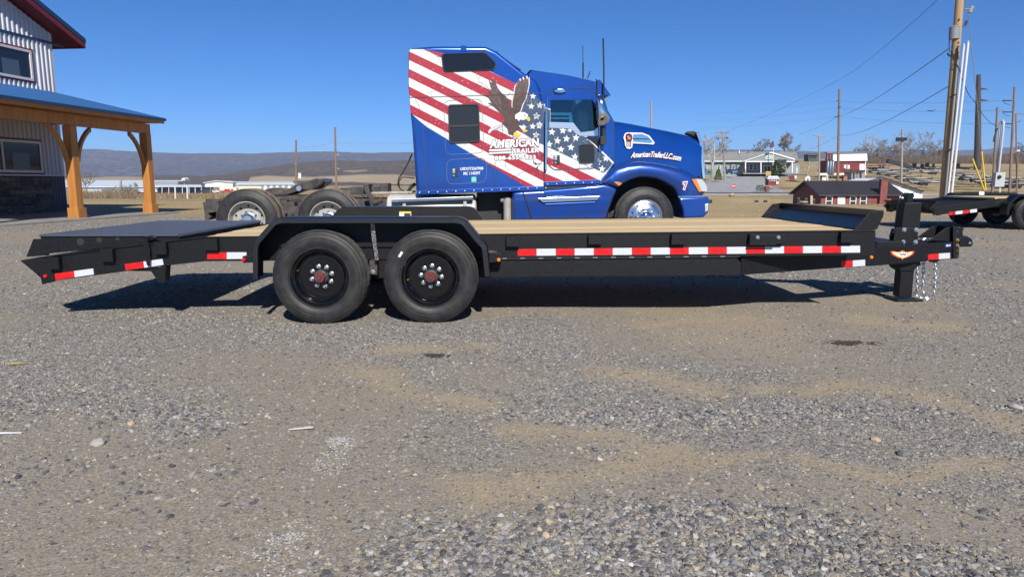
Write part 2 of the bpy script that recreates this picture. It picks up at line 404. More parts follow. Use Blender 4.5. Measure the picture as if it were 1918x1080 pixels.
def ground_material():
    m = bpy.data.materials.new('gravel_and_dry_grass'); m.use_nodes = True; nt = m.node_tree; N = nt.nodes; L = nt.links
    b = N['Principled BSDF']; b.inputs['Roughness'].default_value = 0.9; b.inputs['Specular IOR Level'].default_value = 0.2
    geo = N.new('ShaderNodeNewGeometry')
    def noise_(sc, det=4, rough=0.6):
        n = N.new('ShaderNodeTexNoise'); n.inputs['Scale'].default_value = sc; n.inputs['Detail'].default_value = det; n.inputs['Roughness'].default_value = rough
        L.new(geo.outputs['Position'], n.inputs['Vector']); return n.outputs['Fac']
    def ramp(f, lo, hi, a=0, c=1):
        r = N.new('ShaderNodeMapRange'); r.inputs[1].default_value = lo; r.inputs[2].default_value = hi; r.inputs[3].default_value = a; r.inputs[4].default_value = c
        L.new(f, r.inputs[0]); return r.outputs[0]
    def mix(f, a, c):
        x = N.new('ShaderNodeMix'); x.data_type = 'RGBA'
        for s, q in (('A', a), ('B', c)):
            if isinstance(q, tuple): x.inputs[s].default_value = (*q, 1)
            else: L.new(q, x.inputs[s])
        if isinstance(f, float): x.inputs['Factor'].default_value = f
        else: L.new(f, x.inputs['Factor'])
        return x.outputs['Result']
    def math_(op, a, c):
        x = N.new('ShaderNodeMath'); x.operation = op
        for i, q in enumerate((a, c)):
            if isinstance(q, (int, float)): x.inputs[i].default_value = q
            else: L.new(q, x.inputs[i])
        return x.outputs[0]
    def vor(sc):
        v = N.new('ShaderNodeTexVoronoi'); v.inputs['Scale'].default_value = sc; L.new(geo.outputs['Position'], v.inputs['Vector']); return v
    v1 = vor(75); v2 = vor(42); v3 = vor(150)
    def stone_col(v):
        r = N.new('ShaderNodeValToRGB'); e = r.color_ramp; e.interpolation = 'LINEAR'
        cols = [(0.0, (0.055, 0.054, 0.054)), (0.25, (0.135, 0.132, 0.13)), (0.5, (0.225, 0.219, 0.208)), (0.75, (0.33, 0.313, 0.28)), (0.9, (0.38, 0.315, 0.225)), (1.0, (0.62, 0.59, 0.53))]
        e.elements[0].position = 0; e.elements[0].color = (*cols[0][1], 1); e.elements[1].position = 1; e.elements[1].color = (*cols[-1][1], 1)
        for p, c in cols[1:-1]: q = e.elements.new(p); q.color = (*c, 1)
        s = N.new('ShaderNodeSeparateColor'); L.new(v.outputs['Color'], s.inputs[0]); L.new(s.outputs[0], r.inputs[0]); return r.outputs[0]
    stones = mix(ramp(noise_(3.5), 0.49, 0.51), stone_col(v1), stone_col(v2))
    stones = mix(ramp(noise_(9, 4), 0.50, 0.52), stones, stone_col(v3))
    at = N.new('ShaderNodeAttribute'); at.attribute_name = 'cover'; sc = N.new('ShaderNodeSeparateColor'); L.new(at.outputs['Color'], sc.inputs[0])
    fine = noise_(90, 5, 0.7)
    dirt = mix(ramp(fine, 0.35, 0.65), (0.18, 0.152, 0.113), (0.385, 0.33, 0.25))
    sand = mix(ramp(fine, 0.3, 0.7), (0.30, 0.235, 0.145), (0.49, 0.385, 0.24))
    big = ramp(noise_(0.22, 3), 0.3, 0.7)
    c = mix(math_('MULTIPLY', sc.outputs[1], ramp(noise_(22, 4), 0.35, 0.55)), stones, dirt)
    c = mix(math_('MULTIPLY', sc.outputs[0], ramp(noise_(30, 4), 0.32, 0.5)), c, sand)
    c = mix(ramp(noise_(14, 4, 0.65), 0.30, 0.62, 0.0, 0.5), c, dirt)
    # dry winter grass, greyer farther out
    st = mix(ramp(noise_(5, 6, 0.75), 0.32, 0.68), (0.30, 0.215, 0.105), (0.52, 0.40, 0.21))
    st = mix(ramp(noise_(0.12, 4), 0.40, 0.62), st, (0.33, 0.25, 0.13))
    st = mix(ramp(noise_(0.05, 5, 0.7), 0.5, 0.66), st, (0.235, 0.20, 0.12))
    c = mix(sc.outputs[2], c, st)
    L.new(c, b.inputs['Base Color'])
    h = math_('ADD', math_('MULTIPLY', ramp(v1.outputs['Distance'], 0, 0.7, 1, 0), 0.005), math_('MULTIPLY', ramp(v3.outputs['Distance'], 0, 0.7, 1, 0), 0.003))
    h = math_('ADD', h, math_('MULTIPLY', ramp(v2.outputs['Distance'], 0, 0.8, 1, 0), 0.005))
    h = math_('ADD', h, math_('MULTIPLY', fine, 0.0015))
    pk = math_('SUBTRACT', 1.0, math_('MULTIPLY', math_('MAXIMUM', sc.outputs[0], sc.outputs[1]), 0.75)); h = math_('MULTIPLY', h, pk)
    bp = N.new('ShaderNodeBump'); bp.inputs['Strength'].default_value = 0.6; bp.inputs['Distance'].default_value = 1.0
    L.new(h, bp.inputs['Height']); L.new(bp.outputs[0], b.inputs['Normal'])
    return m
me.materials.append(ground_material())
ground = bpy.data.objects.new('ground', me); COL.objects.link(ground)
tag(ground, 'grey gravel yard with tan dirt swaths running into dry winter grass', None, None, 'structure')

# ---------------------------------------------------------------- loose gravel: crushed stone lying on the yard
def ico():
    t = (1 + 5 ** 0.5) / 2
    v = np.array([(-1,t,0),(1,t,0),(-1,-t,0),(1,-t,0),(0,-1,t),(0,1,t),(0,-1,-t),(0,1,-t),(t,0,-1),(t,0,1),(-t,0,-1),(-t,0,1)], float) / math.sqrt(1 + t * t)
    f = np.array([(0,11,5),(0,5,1),(0,1,7),(0,7,10),(0,10,11),(1,5,9),(5,11,4),(11,10,2),(10,7,6),(7,1,8),(3,9,4),(3,4,2),(3,2,6),(3,6,8),(3,8,9),(4,9,5),(2,4,11),(6,2,10),(8,6,7),(9,8,1)])
    return v, f
CUBE_V = np.array([(-1,-1,-1),(1,-1,-1),(1,1,-1),(-1,1,-1),(-.75,-.75,1),(.75,-.75,1),(.75,.75,1),(-.75,.75,1)], float) * 0.62
CUBE_F = np.array([(4,5,6),(4,6,7),(0,1,5),(0,5,4),(1,2,6),(1,6,5),(2,3,7),(2,7,6),(3,0,4),(3,4,7)])
ICO = ico()
COARSE = [([gp(620, 1085), gp(1300, 1085), gp(1960, 1090)], .32), ([gp(640, 1010), gp(1000, 955), gp(1500, 965), gp(1960, 1040)], .20), ([gp(-80, 700), gp(250, 745), gp(480, 770)], .42), ([gp(-60, 900), gp(180, 900)], .16), ([gp(1000, 765), gp(1300, 770), gp(1918, 735)], .22), ([gp(1480, 560), gp(1960, 575)], .9), ([gp(100, 560), gp(700, 650)], .35)]
def coarse_at(x, y):
    wx = x + (fbm(x, y, 1.3, 51) - .5) * .5; wy = y + (fbm(x, y, 1.3, 52) - .5) * .5; s = 0
    for pts, w in COARSE: s = np.maximum(s, 1 - sstep(.5 * w, 1.7 * w, seg_dist(wx, wy, pts)))
    return np.maximum(s, .6 * sstep(.55, .7, fbm(x, y, .8, 53, 4)))
STONE_COLS = np.array([(.11,.11,.113),(.17,.168,.17),(.235,.23,.228),(.30,.29,.275),(.37,.35,.315),(.32,.28,.22),(.40,.34,.25),(.50,.48,.44)])
def gravel_points(n, ylo, yhi, smin, smax, seed, pw, kind):
    g = np.random.default_rng(seed)
    y = (g.random(n) * (yhi ** pw - ylo ** pw) + ylo ** pw) ** (1 / pw); x = (g.random(n) * 2 - 1) * (0.80 * y + 0.35)
    cover = np.maximum(sand_at(x, y), dirt_at(x, y)); co = coarse_at(x, y)
    p = co * (1 - .95 * cover) if kind == 'coarse' else (1 - .72 * cover)
    keep = (g.random(n) < p) & (straw_at(x, y) < .5); x, y, co = x[keep], y[keep], co[keep]; n = len(x)
    s = smin * .8 * (smax * 1.25 / (smin * .8)) ** (g.random(n) ** 2.3)
    sc = np.stack([s * (.85 + .6 * g.random(n)), s, s * (.28 + .42 * g.random(n))], 1)
    z = ground_z(x, y) + .05 * s
    ro = np.stack([(g.random(n) - .5) * .9, (g.random(n) - .5) * .9, g.random(n) * 6.283], 1)
    ci = np.minimum((g.random(n) ** 1.15 * 7.15).astype(int), 7); c = STONE_COLS[ci] * (.60 + .50 * g.random((n, 1)))
    return np.stack([x, y, z], 1), sc, ro, c
def tone_mat(name, rough=0.85, gain=1.0, inst=False):
    m = bpy.data.materials.new(name); m.use_nodes = True; nt = m.node_tree; b = nt.nodes['Principled BSDF']
    a = nt.nodes.new('ShaderNodeAttribute'); a.attribute_name = 'tone'; a.attribute_type = 'INSTANCER' if inst else 'GEOMETRY'
    nt.links.new(a.outputs['Color'], b.inputs['Base Color']); b.inputs['Roughness'].default_value = rough
    b.inputs['Specular IOR Level'].default_value = 0.25
    return m
def stone_field(name, sets, label):
    P_, S_, R_, C_ = (np.concatenate(q) for q in zip(*sets)); n = len(P_)
    me = bpy.data.meshes.new(name); me.vertices.add(n); me.vertices.foreach_set('co', P_.ravel().astype(np.float32))
    for nm, ty, key, arr in (('size', 'FLOAT_VECTOR', 'vector', S_), ('turn', 'FLOAT_VECTOR', 'vector', R_), ('tone', 'FLOAT_COLOR', 'color', np.concatenate([C_, np.ones((n, 1))], 1))):
        at = me.attributes.new(nm, ty, 'POINT'); at.data.foreach_set(key, arr.ravel().astype(np.float32))
    ob = bpy.data.objects.new(name, me); COL.objects.link(ob); mt = tone_mat('crushed_stone', .8, inst=True); me.materials.append(mt)
    ng = bpy.data.node_groups.new('crushed_stone', 'GeometryNodeTree'); N, L = ng.nodes, ng.links
    ng.interface.new_socket('Geometry', in_out='INPUT', socket_type='NodeSocketGeometry'); ng.interface.new_socket('Geometry', in_out='OUTPUT', socket_type='NodeSocketGeometry')
    gi, go = N.new('NodeGroupInput'), N.new('NodeGroupOutput'); jn = N.new('GeometryNodeJoinGeometry')
    for k in range(5):
        ic = N.new('GeometryNodeMeshIcoSphere'); ic.inputs['Radius'].default_value = 1; ic.inputs['Subdivisions'].default_value = 1
        po = N.new('GeometryNodeInputPosition'); nz = N.new('ShaderNodeTexNoise'); nz.noise_dimensions = '4D'; nz.inputs['Scale'].default_value = 1.6; nz.inputs['W'].default_value = 3.7 * k; nz.inputs['Detail'].default_value = 1
        sb = N.new('ShaderNodeVectorMath'); sb.operation = 'SUBTRACT'; sb.inputs[1].default_value = (.5, .5, .5)
        sl_ = N.new('ShaderNodeVectorMath'); sl_.operation = 'SCALE'; sl_.inputs['Scale'].default_value = 1.7
        sp = N.new('GeometryNodeSetPosition'); L.new(po.outputs[0], nz.inputs['Vector']); L.new(nz.outputs['Color'], sb.inputs[0]); L.new(sb.outputs[0], sl_.inputs[0]); L.new(sl_.outputs[0], sp.inputs['Offset']); L.new(ic.outputs['Mesh'], sp.inputs['Geometry'])
        ss = N.new('GeometryNodeSetShadeSmooth'); ss.inputs['Shade Smooth'].default_value = False; L.new(sp.outputs[0], ss.inputs['Geometry'])
        sm = N.new('GeometryNodeSetMaterial'); sm.inputs['Material'].default_value = mt; L.new(ss.outputs[0], sm.inputs['Geometry'])
        ge = N.new('GeometryNodeGeometryToInstance'); L.new(sm.outputs[0], ge.inputs[0]); L.new(ge.outputs[0], jn.inputs[0])
    ip = N.new('GeometryNodeInstanceOnPoints'); L.new(gi.outputs[0], ip.inputs['Points']); L.new(jn.outputs[0], ip.inputs['Instance']); ip.inputs['Pick Instance'].default_value = True
    def na(nm, ty):
        q = N.new('GeometryNodeInputNamedAttribute'); q.data_type = ty; q.inputs['Name'].default_value = nm; return q.outputs['Attribute']
    e = N.new('FunctionNodeEulerToRotation'); L.new(na('turn', 'FLOAT_VECTOR'), e.inputs[0]); L.new(e.outputs[0], ip.inputs['Rotation']); L.new(na('size', 'FLOAT_VECTOR'), ip.inputs['Scale'])
    L.new(ip.outputs[0], go.inputs[0]); md = ob.modifiers.new('stones', 'NODES'); md.node_group = ng
    return tag(ob, label, None, None, 'stuff')
stone_field('loose_gravel', [gravel_points(95000, 1.5, 3.4, .0045, .0120, 1, 1.3, 'coarse'), gravel_points(110000, 2.2, 9.0, .004, .0100, 2, 1.5, 'coarse'),
    gravel_points(150000, 1.5, 5.5, .0022, .0060, 3, 1.4, 'fine'), gravel_points(110000, 3.0, 12.0, .0035, .0095, 4, 1.6, 'fine'), gravel_points(70000, 7.0, 24.0, .007, .018, 5, 1.6, 'fine')],
    'loose grey crushed stone strewn over the yard')
def tri_mesh(name, parts, material):
    o = 0; vs_, fs_, cs_ = [], [], []
    for v, f, c in parts: vs_.append(v); fs_.append(f + o); cs_.append(c); o += len(v)
    v = np.concatenate(vs_); f = np.concatenate(fs_); c = np.concatenate(cs_)
    me = bpy.data.meshes.new(name)
    me.vertices.add(len(v)); me.vertices.foreach_set('co', v.ravel().astype(np.float32))
    me.loops.add(f.size); me.loops.foreach_set('vertex_index', f.ravel().astype(np.int32))
    me.polygons.add(len(f)); me.polygons.foreach_set('loop_start', np.arange(len(f), dtype=np.int32) * 3); me.polygons.foreach_set('loop_total', np.full(len(f), 3, np.int32))
    me.update()
    a = me.attributes.new('tone', 'FLOAT_COLOR', 'POINT'); a.data.foreach_set('color', np.concatenate([c, np.ones((len(c), 1))], 1).ravel().astype(np.float32))
    me.materials.append(material)
    ob = bpy.data.objects.new(name, me); COL.objects.link(ob); return ob
ICO = ico(); CUBE = (CUBE_V, CUBE_F)

# ---------------------------------------------------------------- the black equipment trailer
to = G(702, 607.3)
T = Frame((to.x, to.y, 0), R(1.3))
WID = 2.59
trailer = thing('equipment_trailer', 'long black flatbed equipment trailer with pine plank deck standing on the gravel', 'trailer', T.o, T.yaw)
RY = 0.25                                   # outer face of the near side rail
def t_at(px, py, y=RY): return T.at(px, py, y)
def tprism(mb, px, y, dy): return mb.prism(T.pts(px, y), (0, dy, 0))
def mirror_y(mb):
    o = MB(); o.v = [(a, WID - b, c) for a, b, c in mb.v]; o.f = [f[::-1] for f in mb.f]; o.m = list(mb.m); return o
# side rails
for far in (False, True):
    m = MB(); tprism(m, [(383, 443), (1640, 430.5), (1640.5, 477.8), (383, 489.3)], RY, 0.07)
    tprism(m, [(383, 443), (1640, 430.5), (1640, 433), (383, 445.5)], RY - 0.006, 0.006)
    if far: m = mirror_y(m)
    m.build('side_rail', M['black'], trailer, bevel=0.004)
    m = MB(); tprism(m, [(700, 487), (1378, 481), (1388.5, 492), (1388, 514.6), (1377, 516), (920, 519.5), (700, 521)], RY + 0.012, 0.08)
    tprism(m, [(905, 484.6), (1386, 480.0), (1386, 482.2), (905, 486.8)], RY - 0.003, 0.03)
    if far: m = mirror_y(m)
    m.build('main_beam', M['black'], trailer, bevel=0.004)
# weld beads on the seam
for k in range(13):
    m = MB(); a = t_at(945 + k * 34, 484.3 - k * 0.33 + random.uniform(-.3, .3), RY - 0.004); m.box((a.x - 0.02, a.y - 0.003, a.z - 0.003), (a.x + 0.02, a.y + 0.004, a.z + 0.004))
    m.build('weld_bead', M['zinc'], trailer)
# dovetail rails
DT = [(66, 482.3), (274, 456), (383, 443), (384, 489.3), (310, 497.5), (101, 526)]
for far in (False, True):
    m = MB(); tprism(m, DT, RY + 0.001, 0.07)
    tprism(m, [(66, 482.3), (274, 456), (383, 443), (383, 444.8), (274, 458), (66, 484.3)], RY - 0.012, 0.013)
    if far: m = mirror_y(m)
    m.build('dovetail_rail', M['black'], trailer, bevel=0.003)
# rear bumper: end plates, crossbar
m = MB(); tprism(m, [(66, 484), (79, 532.8), (103, 527), (94, 499), (91, 483)], RY - 0.008, 0.008); m.build('tail_plate', M['black'], trailer, bevel=0.002)
a = T.at(66, 484, RY); b = T.at(79, 532, RY); c = T.at(37, 487.5, RY + 0.06); d = T.at(70, 513.5, RY + 0.1)
m = MB(); m.prism([(a.x + .02, RY + .07, a.z), (b.x - .03, RY + .07, b.z + .02), (c.x + .10, RY + .07, c.z - .10), (c.x, RY + .07, c.z)], (0, WID - 2 * RY - .14, 0))
m.build('rear_crossbar', M['black'], trailer, bevel=0.004)
m = MB(); tprism(m, [(37.6, 488), (66, 482.5), (80, 484), (72, 513), (68, 513)], RY + 0.012, 0.03); m.build('tail_gusset', M['black'], trailer, bevel=0.003)
m = mirror_y(m); m.build('tail_gusset', M['black'], trailer, bevel=0.003)
# planks
dl, dr = T.at(386, 442.5, RY), T.at(1604, 430.4, RY)
n = 11; w = (WID - 2 * RY - 0.02) / n
for k in range(n):
    y0 = RY + 0.01 + k * w; e = random.uniform(-0.004, 0.004); dz = random.uniform(-0.0015, 0.003)
    m = MB(); m.prism([(dl.x + e, y0 + 0.003, dl.z + dz), (dl.x + e, y0 + w - 0.003, dl.z + dz), (dl.x + e, y0 + w - 0.003, dl.z - 0.045), (dl.x + e, y0 + 0.003, dl.z - 0.045)], (dr.x - dl.x, 0, dr.z - dl.z))
    m.build('plank', WOOD[(k * 2 + (k // 3)) % 3], trailer, bevel=0.003, seg=1)
zdeck = lambda x: lerp(dl.z, dr.z, (x - dl.x) / (dr.x - dl.x))
# cross members under the deck
for k in range(9):
    x = lerp(dl.x + 0.2, dr.x, k / 8); m = MB(); m.box((x - 0.03, RY + 0.075, zdeck(x) - 0.13), (x + 0.03, WID - RY - 0.075, zdeck(x) - 0.05)); m.build('cross_member', M['black'], trailer)
# stake pockets on the near and far rail
for (x0, y0, x1, y1) in ((96, 480, 118, 503), (193, 465, 218, 489), (293, 452, 317, 475), (386, 446, 412, 468), (948, 441.5, 972.5, 461), (1101, 439.5, 1126, 456.5), (1255.5, 437.5, 1281.5, 457), (1571, 433.5, 1594, 453.5)):
    tl, br = T.at(x0, y0, RY), T.at(x1, y1, RY)
    for far in (False, True):
        m = MB(); lo, hi = (tl.x, RY - 0.05, br.z), (br.x, RY - 0.043, tl.z)
        m.box(lo, hi); m.box((tl.x, RY - 0.043, br.z), (tl.x + 0.008, RY - 0.001, tl.z)); m.box((br.x - 0.008, RY - 0.043, br.z), (br.x, RY - 0.001, tl.z))
        if far: m = mirror_y(m)
        m.build('stake_pocket', M['black'], trailer, bevel=0.002, seg=1)
# bolted bracket
tl, br = T.at(1400.7, 434.6, RY), T.at(1448.7, 455.5, RY)
m = MB(); m.box((tl.x, RY - 0.055, br.z), (br.x + 0.07, RY - 0.001, tl.z - 0.015)); m.box((tl.x - 0.005, RY - 0.065, br.z - 0.008), (br.x, RY - 0.002, br.z)); m.build('tie_bracket', M['black'], trailer, bevel=0.003)
def bolt(mb, c, r, h, n=6, ax=-1):
    mb.lathe([(0.001, 0), (r * 1.55, 0), (r * 1.55, ax * h * 0.3), (r, ax * h * 0.35), (r, ax * h * 0.9), (r * 0.8, ax * h), (0.001, ax * h)], c, 12 if n > 6 else 6)
for px in (1419, 1458):
    c = T.at(px, 444.7, RY - 0.056); m = MB(); bolt(m, c, 0.011, 0.018); m.build('bolt', M['zinc'], trailer, smooth=30)
# reflective tape, piece by piece
def tape(px, y, red):
    m = MB(); tprism(m, px, y - 0.0025, 0.002); m.build('reflector_strip', M['tape_red' if red else 'tape_white'], trailer)
    if red:                              # the embossed lens mark
        cx = sum(p[0] for p in px) / 4; cy = sum(p[1] for p in px) / 4
        q = [(cx + (p[0] - cx) * 0.58, cy + (p[1] - cy) * 0.42) for p in px]
        m = MB(); tprism(m, q, y - 0.0034, 0.001); m.build('reflector_mark', M['lamp_red'], trailer)
for k in range(18):
    a, b = 969.5 + k * 35.64, 969.5 + (k + 1) * 35.64
    f = lambda x: 466.2 - (x - 969.5) * 0.0098
    tape([(a, f(a)), (b, f(b)), (b, f(b) + 12.9), (a, f(a) + 12.9)], RY, k % 2 == 0)
for red, px in ((1, [(102.4, 512.5), (138.7, 507.3), (140, 519), (103.7, 524.6)]), (0, [(138.7, 507.3), (174.3, 502.6), (176, 513.7), (140, 519)]),
                (1, [(233.4, 494.3), (268.4, 489.6), (270.5, 501.3), (235.5, 506)]), (0, [(268.4, 489.6), (304.2, 484.7), (306.5, 495.6), (270.5, 501.3)]),
                (1, [(388.2, 472.3), (424.8, 472.3), (424.8, 485), (388.2, 485)]), (0, [(424.8, 472.3), (461.6, 472.3), (462, 484.5), (424.8, 485)])):
    tape(px, RY - (0.0 if px[0][0] > 380 else 0.0), red)
# tail marker lamp, latch, drop leg
c = T.at(85.6, 517, RY - 0.009); m = MB(); m.lathe([(0.001, 0), (0.016, 0), (0.016, -0.006), (0.011, -0.014), (0.001, -0.016)], c, 14); m.build('marker_lamp', M['lamp_red'], trailer, smooth=40)
m = MB(); tprism(m, [(268, 446), (275, 444), (281, 470), (281, 498), (275, 497), (270, 478)], RY - 0.03, 0.028); m.tube([T.at(269, 447, RY - .02), T.at(285, 443, RY - .02), T.at(294, 446, RY - .02)], 0.012, 8); m.build('ramp_latch', M['black_gloss'], trailer, bevel=0.003)
m = MB(); tprism(m, [(237, 507), (311, 498), (309, 527), (297, 528.5), (283, 508)], RY + 0.02, 0.006); tprism(m, [(297, 500), (311, 498), (309, 527), (298, 528)], RY + 0.0, 0.09); m.build('drop_leg', M['black'], trailer, bevel=0.002)
# two folded mesh ramps over the dovetail
rl, rr = T.at(75, 440.0, RY + 0.03), T.at(334.5, 440.8, RY + 0.03)
dz_tail = T.at(66, 483, RY).z
ymid = WID / 2
for k, (y0, y1) in enumerate(((RY + 0.03, ymid - 0.012), (ymid + 0.012, WID - RY - 0.03))):
    ramp = MB(); xl, xr = rl.x, rr.x; zt = rl.z
    def side(y):
        ramp.prism([(xl, y, zt), (xr, y, zt), (xr, y, zt - 0.05), (xl + 0.02, y, dz_tail + 0.03)], (0, 0.02, 0))
    side(y0); side(y1 - 0.02)
    for q in range(5):
        x = lerp(xl + .01, xr - 0.04, q / 4); zl = lerp(dz_tail + .05, zt - 0.05, (x - xl) / (xr - xl)); ramp.box((x, y0 + 0.022, max(zl, zt - 0.09)), (x + 0.035, y1 - 0.022, zt - 0.018))
    ro = ramp.build('ramp', M['black'], trailer)
    g = MB(); nx_ = 40; ny_ = int((y1 - y0) / 0.05)
    for q in range(nx_):
        x = lerp(xl + 0.004, xr - 0.004, q / (nx_ - 1)); g.prism([(x - 0.014, y0 + .001, zt - 0.014), (x - .010, y0 + .001, zt + 0.004), (x + .010, y0 + .001, zt + .004), (x + 0.014, y0 + .001, zt - 0.014)], (0, y1 - y0 - .002, 0))
    for q in range(ny_ + 1):
        y = lerp(y0 + 0.004, y1 - 0.004, q / ny_); g.prism([(xl + .003, y - 0.019, zt - 0.010), (xl + .003, y - .004, zt + 0.006), (xl + .003, y + .004, zt + 0.006), (xl + .003, y + 0.019, zt - 0.010)], (xr - xl - .006, 0, 0))
    tag(g.build('ramp_grating', M['grate'], ro), kind='stuff')  # blue-grey colour stands in for the sky's sheen on the bars
# stand plate behind the tail, with round holes seen as dark slots
m = MB(); tprism(m, [(62, 447.6), (88, 447.6), (90, 478), (49, 481)], RY + 0.05, 0.02); m.build('ramp_stand', M['black'], trailer, bevel=0.002)
m = mirror_y(m); m.build('ramp_stand', M['black'], trailer, bevel=0.002)
for (x, y, r) in ((150.5, 452.5, 0.030), (186, 449.5, 0.022), (220, 447, 0.016)):
    c = T.at(x, y, RY + 0.028); m = MB(); m.lathe([(0.001, 0), (r, 0), (r, 0.0015), (0.001, 0.0015)], c, 20); m.build('side_hole', M['gasket'], trailer)
# fenders of tread plate
FO = [(472.6, 523), (472.6, 455), (509, 413.2), (523, 407.6), (857, 407.2), (871, 411.5), (901, 448.6), (912.5, 459.5), (918.5, 517)]
def offset_in(pts, d):
    out = []
    for i, p in enumerate(pts):
        a = pts[max(i - 1, 0)]; b = pts[min(i + 1, len(pts) - 1)]
        t = (b - a); t = Vector((t.x, 0, t.z)).normalized(); n = Vector((t.z, 0, -t.x)); out.append(p + n * d)
    return out
fo = T.pts(FO, 0.0)
# soften the bends
def soften(pts, r=0.05, n=3):
    out = [pts[0]]
    for i in range(1, len(pts) - 1):
        a, p, b = pts[i - 1], pts[i], pts[i + 1]
        da, db = (a - p), (b - p); ra = min(r, da.length * 0.35, db.length * 0.35)
        s, e = p + da.normalized() * ra, p + db.normalized() * ra
        for k in range(n + 1):
            t = k / n; out.append(s * (1 - t) ** 2 + p * 2 * t * (1 - t) + e * t * t)
    out.append(pts[-1]); return out
fo = soften(fo); fi = offset_in(fo, -0.012) if False else fo
for far in (False, True):
    m = MB()
    inn = offset_in(fo, 0.006); lip = offset_in(fo, 0.045); lip2 = lip
    y0, y1 = 0.0, RY - 0.001
    if far: y1 = RY - 0.001
    rings = []
    for i in range(len(fo)):
        o_, n_, l_ = fo[i], inn[i], lip[i]
        rings.append([(o_.x, y1, o_.z), (o_.x, y0 + 0.012, o_.z), (lerp(o_.x, n_.x, .6), y0 + .003, lerp(o_.z, n_.z, .6)), (l_.x, y0, l_.z), (l_.x, y0 + 0.005, l_.z), (n_.x, y0 + 0.014, n_.z), (n_.x, y1, n_.z)])
    m.loft(rings, True, True)
    mm = mirror_y(m) if far else m
    fe = mm.build('fender', M['black_gloss'], trailer, smooth=35)
    # raised tread diamonds on the outer lip and top
    d = MB()
    for i in range(len(fo) - 1):
        a, b = fo[i], fo[i + 1]; L_ = (b - a).length; k = max(1, int(L_ / 0.022))
        t_ = (b - a).normalized(); nrm = Vector((t_.z, 0, -t_.x))
        for q in range(k):
            c = a + (b - a) * ((q + 0.5) / k)
            for r_, s_ in ((0.016, 1), (0.032, -1)):
                e = c + nrm * r_; h = (t_ * 0.010 + nrm * 0.004 * s_); wv = (nrm * 0.0022 - t_ * 0.001 * s_)
                d.prism([e - h - wv + Vector((0, -0.0005, 0)), e + h - wv + Vector((0, -0.0005, 0)), e + h + wv + Vector((0, -0.0005, 0)), e - h + wv + Vector((0, -0.0005, 0))], (0, -0.0025, 0))
            if nrm.z < -0.5 or True:
                for r_ in range(5):
                    yy = 0.03 + r_ * 0.045 + (q % 2) * 0.02; s_ = 1 if (q + r_) % 2 else -1
                    e = c - nrm * 0.0005; d.poly([e + t_ * 0.008 * s_ + Vector((0, yy - .008, 0)) - nrm * .002, e + Vector((0, yy, 0)) - nrm * 0.002 + t_ * .003, e - t_ * 0.008 * s_ + Vector((0, yy + .008, 0)) - nrm * .002, e + Vector((0, yy, 0)) - nrm * 0.002 - t_ * .003])
    dd = mirror_y(d) if far else d
    tag(dd.build('tread_pattern', M['tread_glint'], fe, recalc=False), kind='stuff')  # paler metallic colour stands in for sun glints along the tread
    # inner skirt between fender and deck, closing the wheel well
    s = MB(); s.prism([Vector((p.x, RY - 0.02, p.z)) for p in offset_in(fo, 0.0)][1:-1] + [Vector((fo[-2].x, RY - 0.02, zdeck(0) - 0.10)), Vector((fo[1].x, RY - 0.02, zdeck(0) - 0.10))], (0, 0.016, 0))
    s = mirror_y(s) if far else s
    s.build('wheel_well_plate', M['black'], trailer)
# warning sticker on the far fender
m = MB(); y = WID - RY + 0.002
def fsheet(px, y, k, nm='warning_sticker'):
    m = MB(); tprism(m, px, y - 0.0015 * k, 0.001); m.build(nm, M[['sticker_white', 'sticker_yellow', 'ink'][k - 1]], trailer)
fsheet([(748, 396), (770, 396), (770, 406), (748, 406)], WID - RY + 0.0, 1)
fsheet([(748, 396), (770, 396), (770, 399), (748, 399)], WID - RY + 0.0, 2)
fsheet([(757, 399.5), (769, 399.5), (769, 405), (757, 405)], WID - RY + 0.0, 3)
# centre fender brace with rough weld
m = MB(); tprism(m, [(693, 418), (701, 418), (709, 487), (702, 487)], RY - 0.16, 0.004); m.build('fender_brace', M['weld'], trailer)
m = MB(); tprism(m, [(691.6, 488), (706.5, 487), (706.5, 515), (692, 514)], RY - 0.10, 0.10); m.build('spring_hanger', M['hub'], trailer, bevel=0.004)
c = T.at(698.5, 509, RY - 0.101); m = MB(); bolt(m, c, 0.014, 0.02); m.build('bolt', M['zinc'], trailer, smooth=30)
# marker lamp brackets at both ends of the fender
for px, lampx, mt in (([(453.5, 480), (473, 477), (473, 491.5), (455, 492.5)], 456.5, 'lamp_red'), ([(916, 472.5), (939.5, 474), (939.5, 490), (916, 492)], 934, 'lamp_amber')):
    m = MB(); tprism(m, px, RY - 0.12, 0.11); m.build('lamp_bracket', M['black'], trailer, bevel=0.004)
    c = T.at(lampx, 486.5, RY - 0.121); m = MB(); m.lathe([(0.001, 0), (0.017, 0), (0.017, -0.004), (0.011, -0.013), (0.001, -0.015)], c, 14); m.build('marker_lamp', M[mt], trailer, smooth=40)
m = MB(); tprism(m, [(915.5, 470), (931, 471), (931, 474), (915.5, 474)], RY - 0.05, 0.04); m.build('weld_bead', M['weld'], trailer)
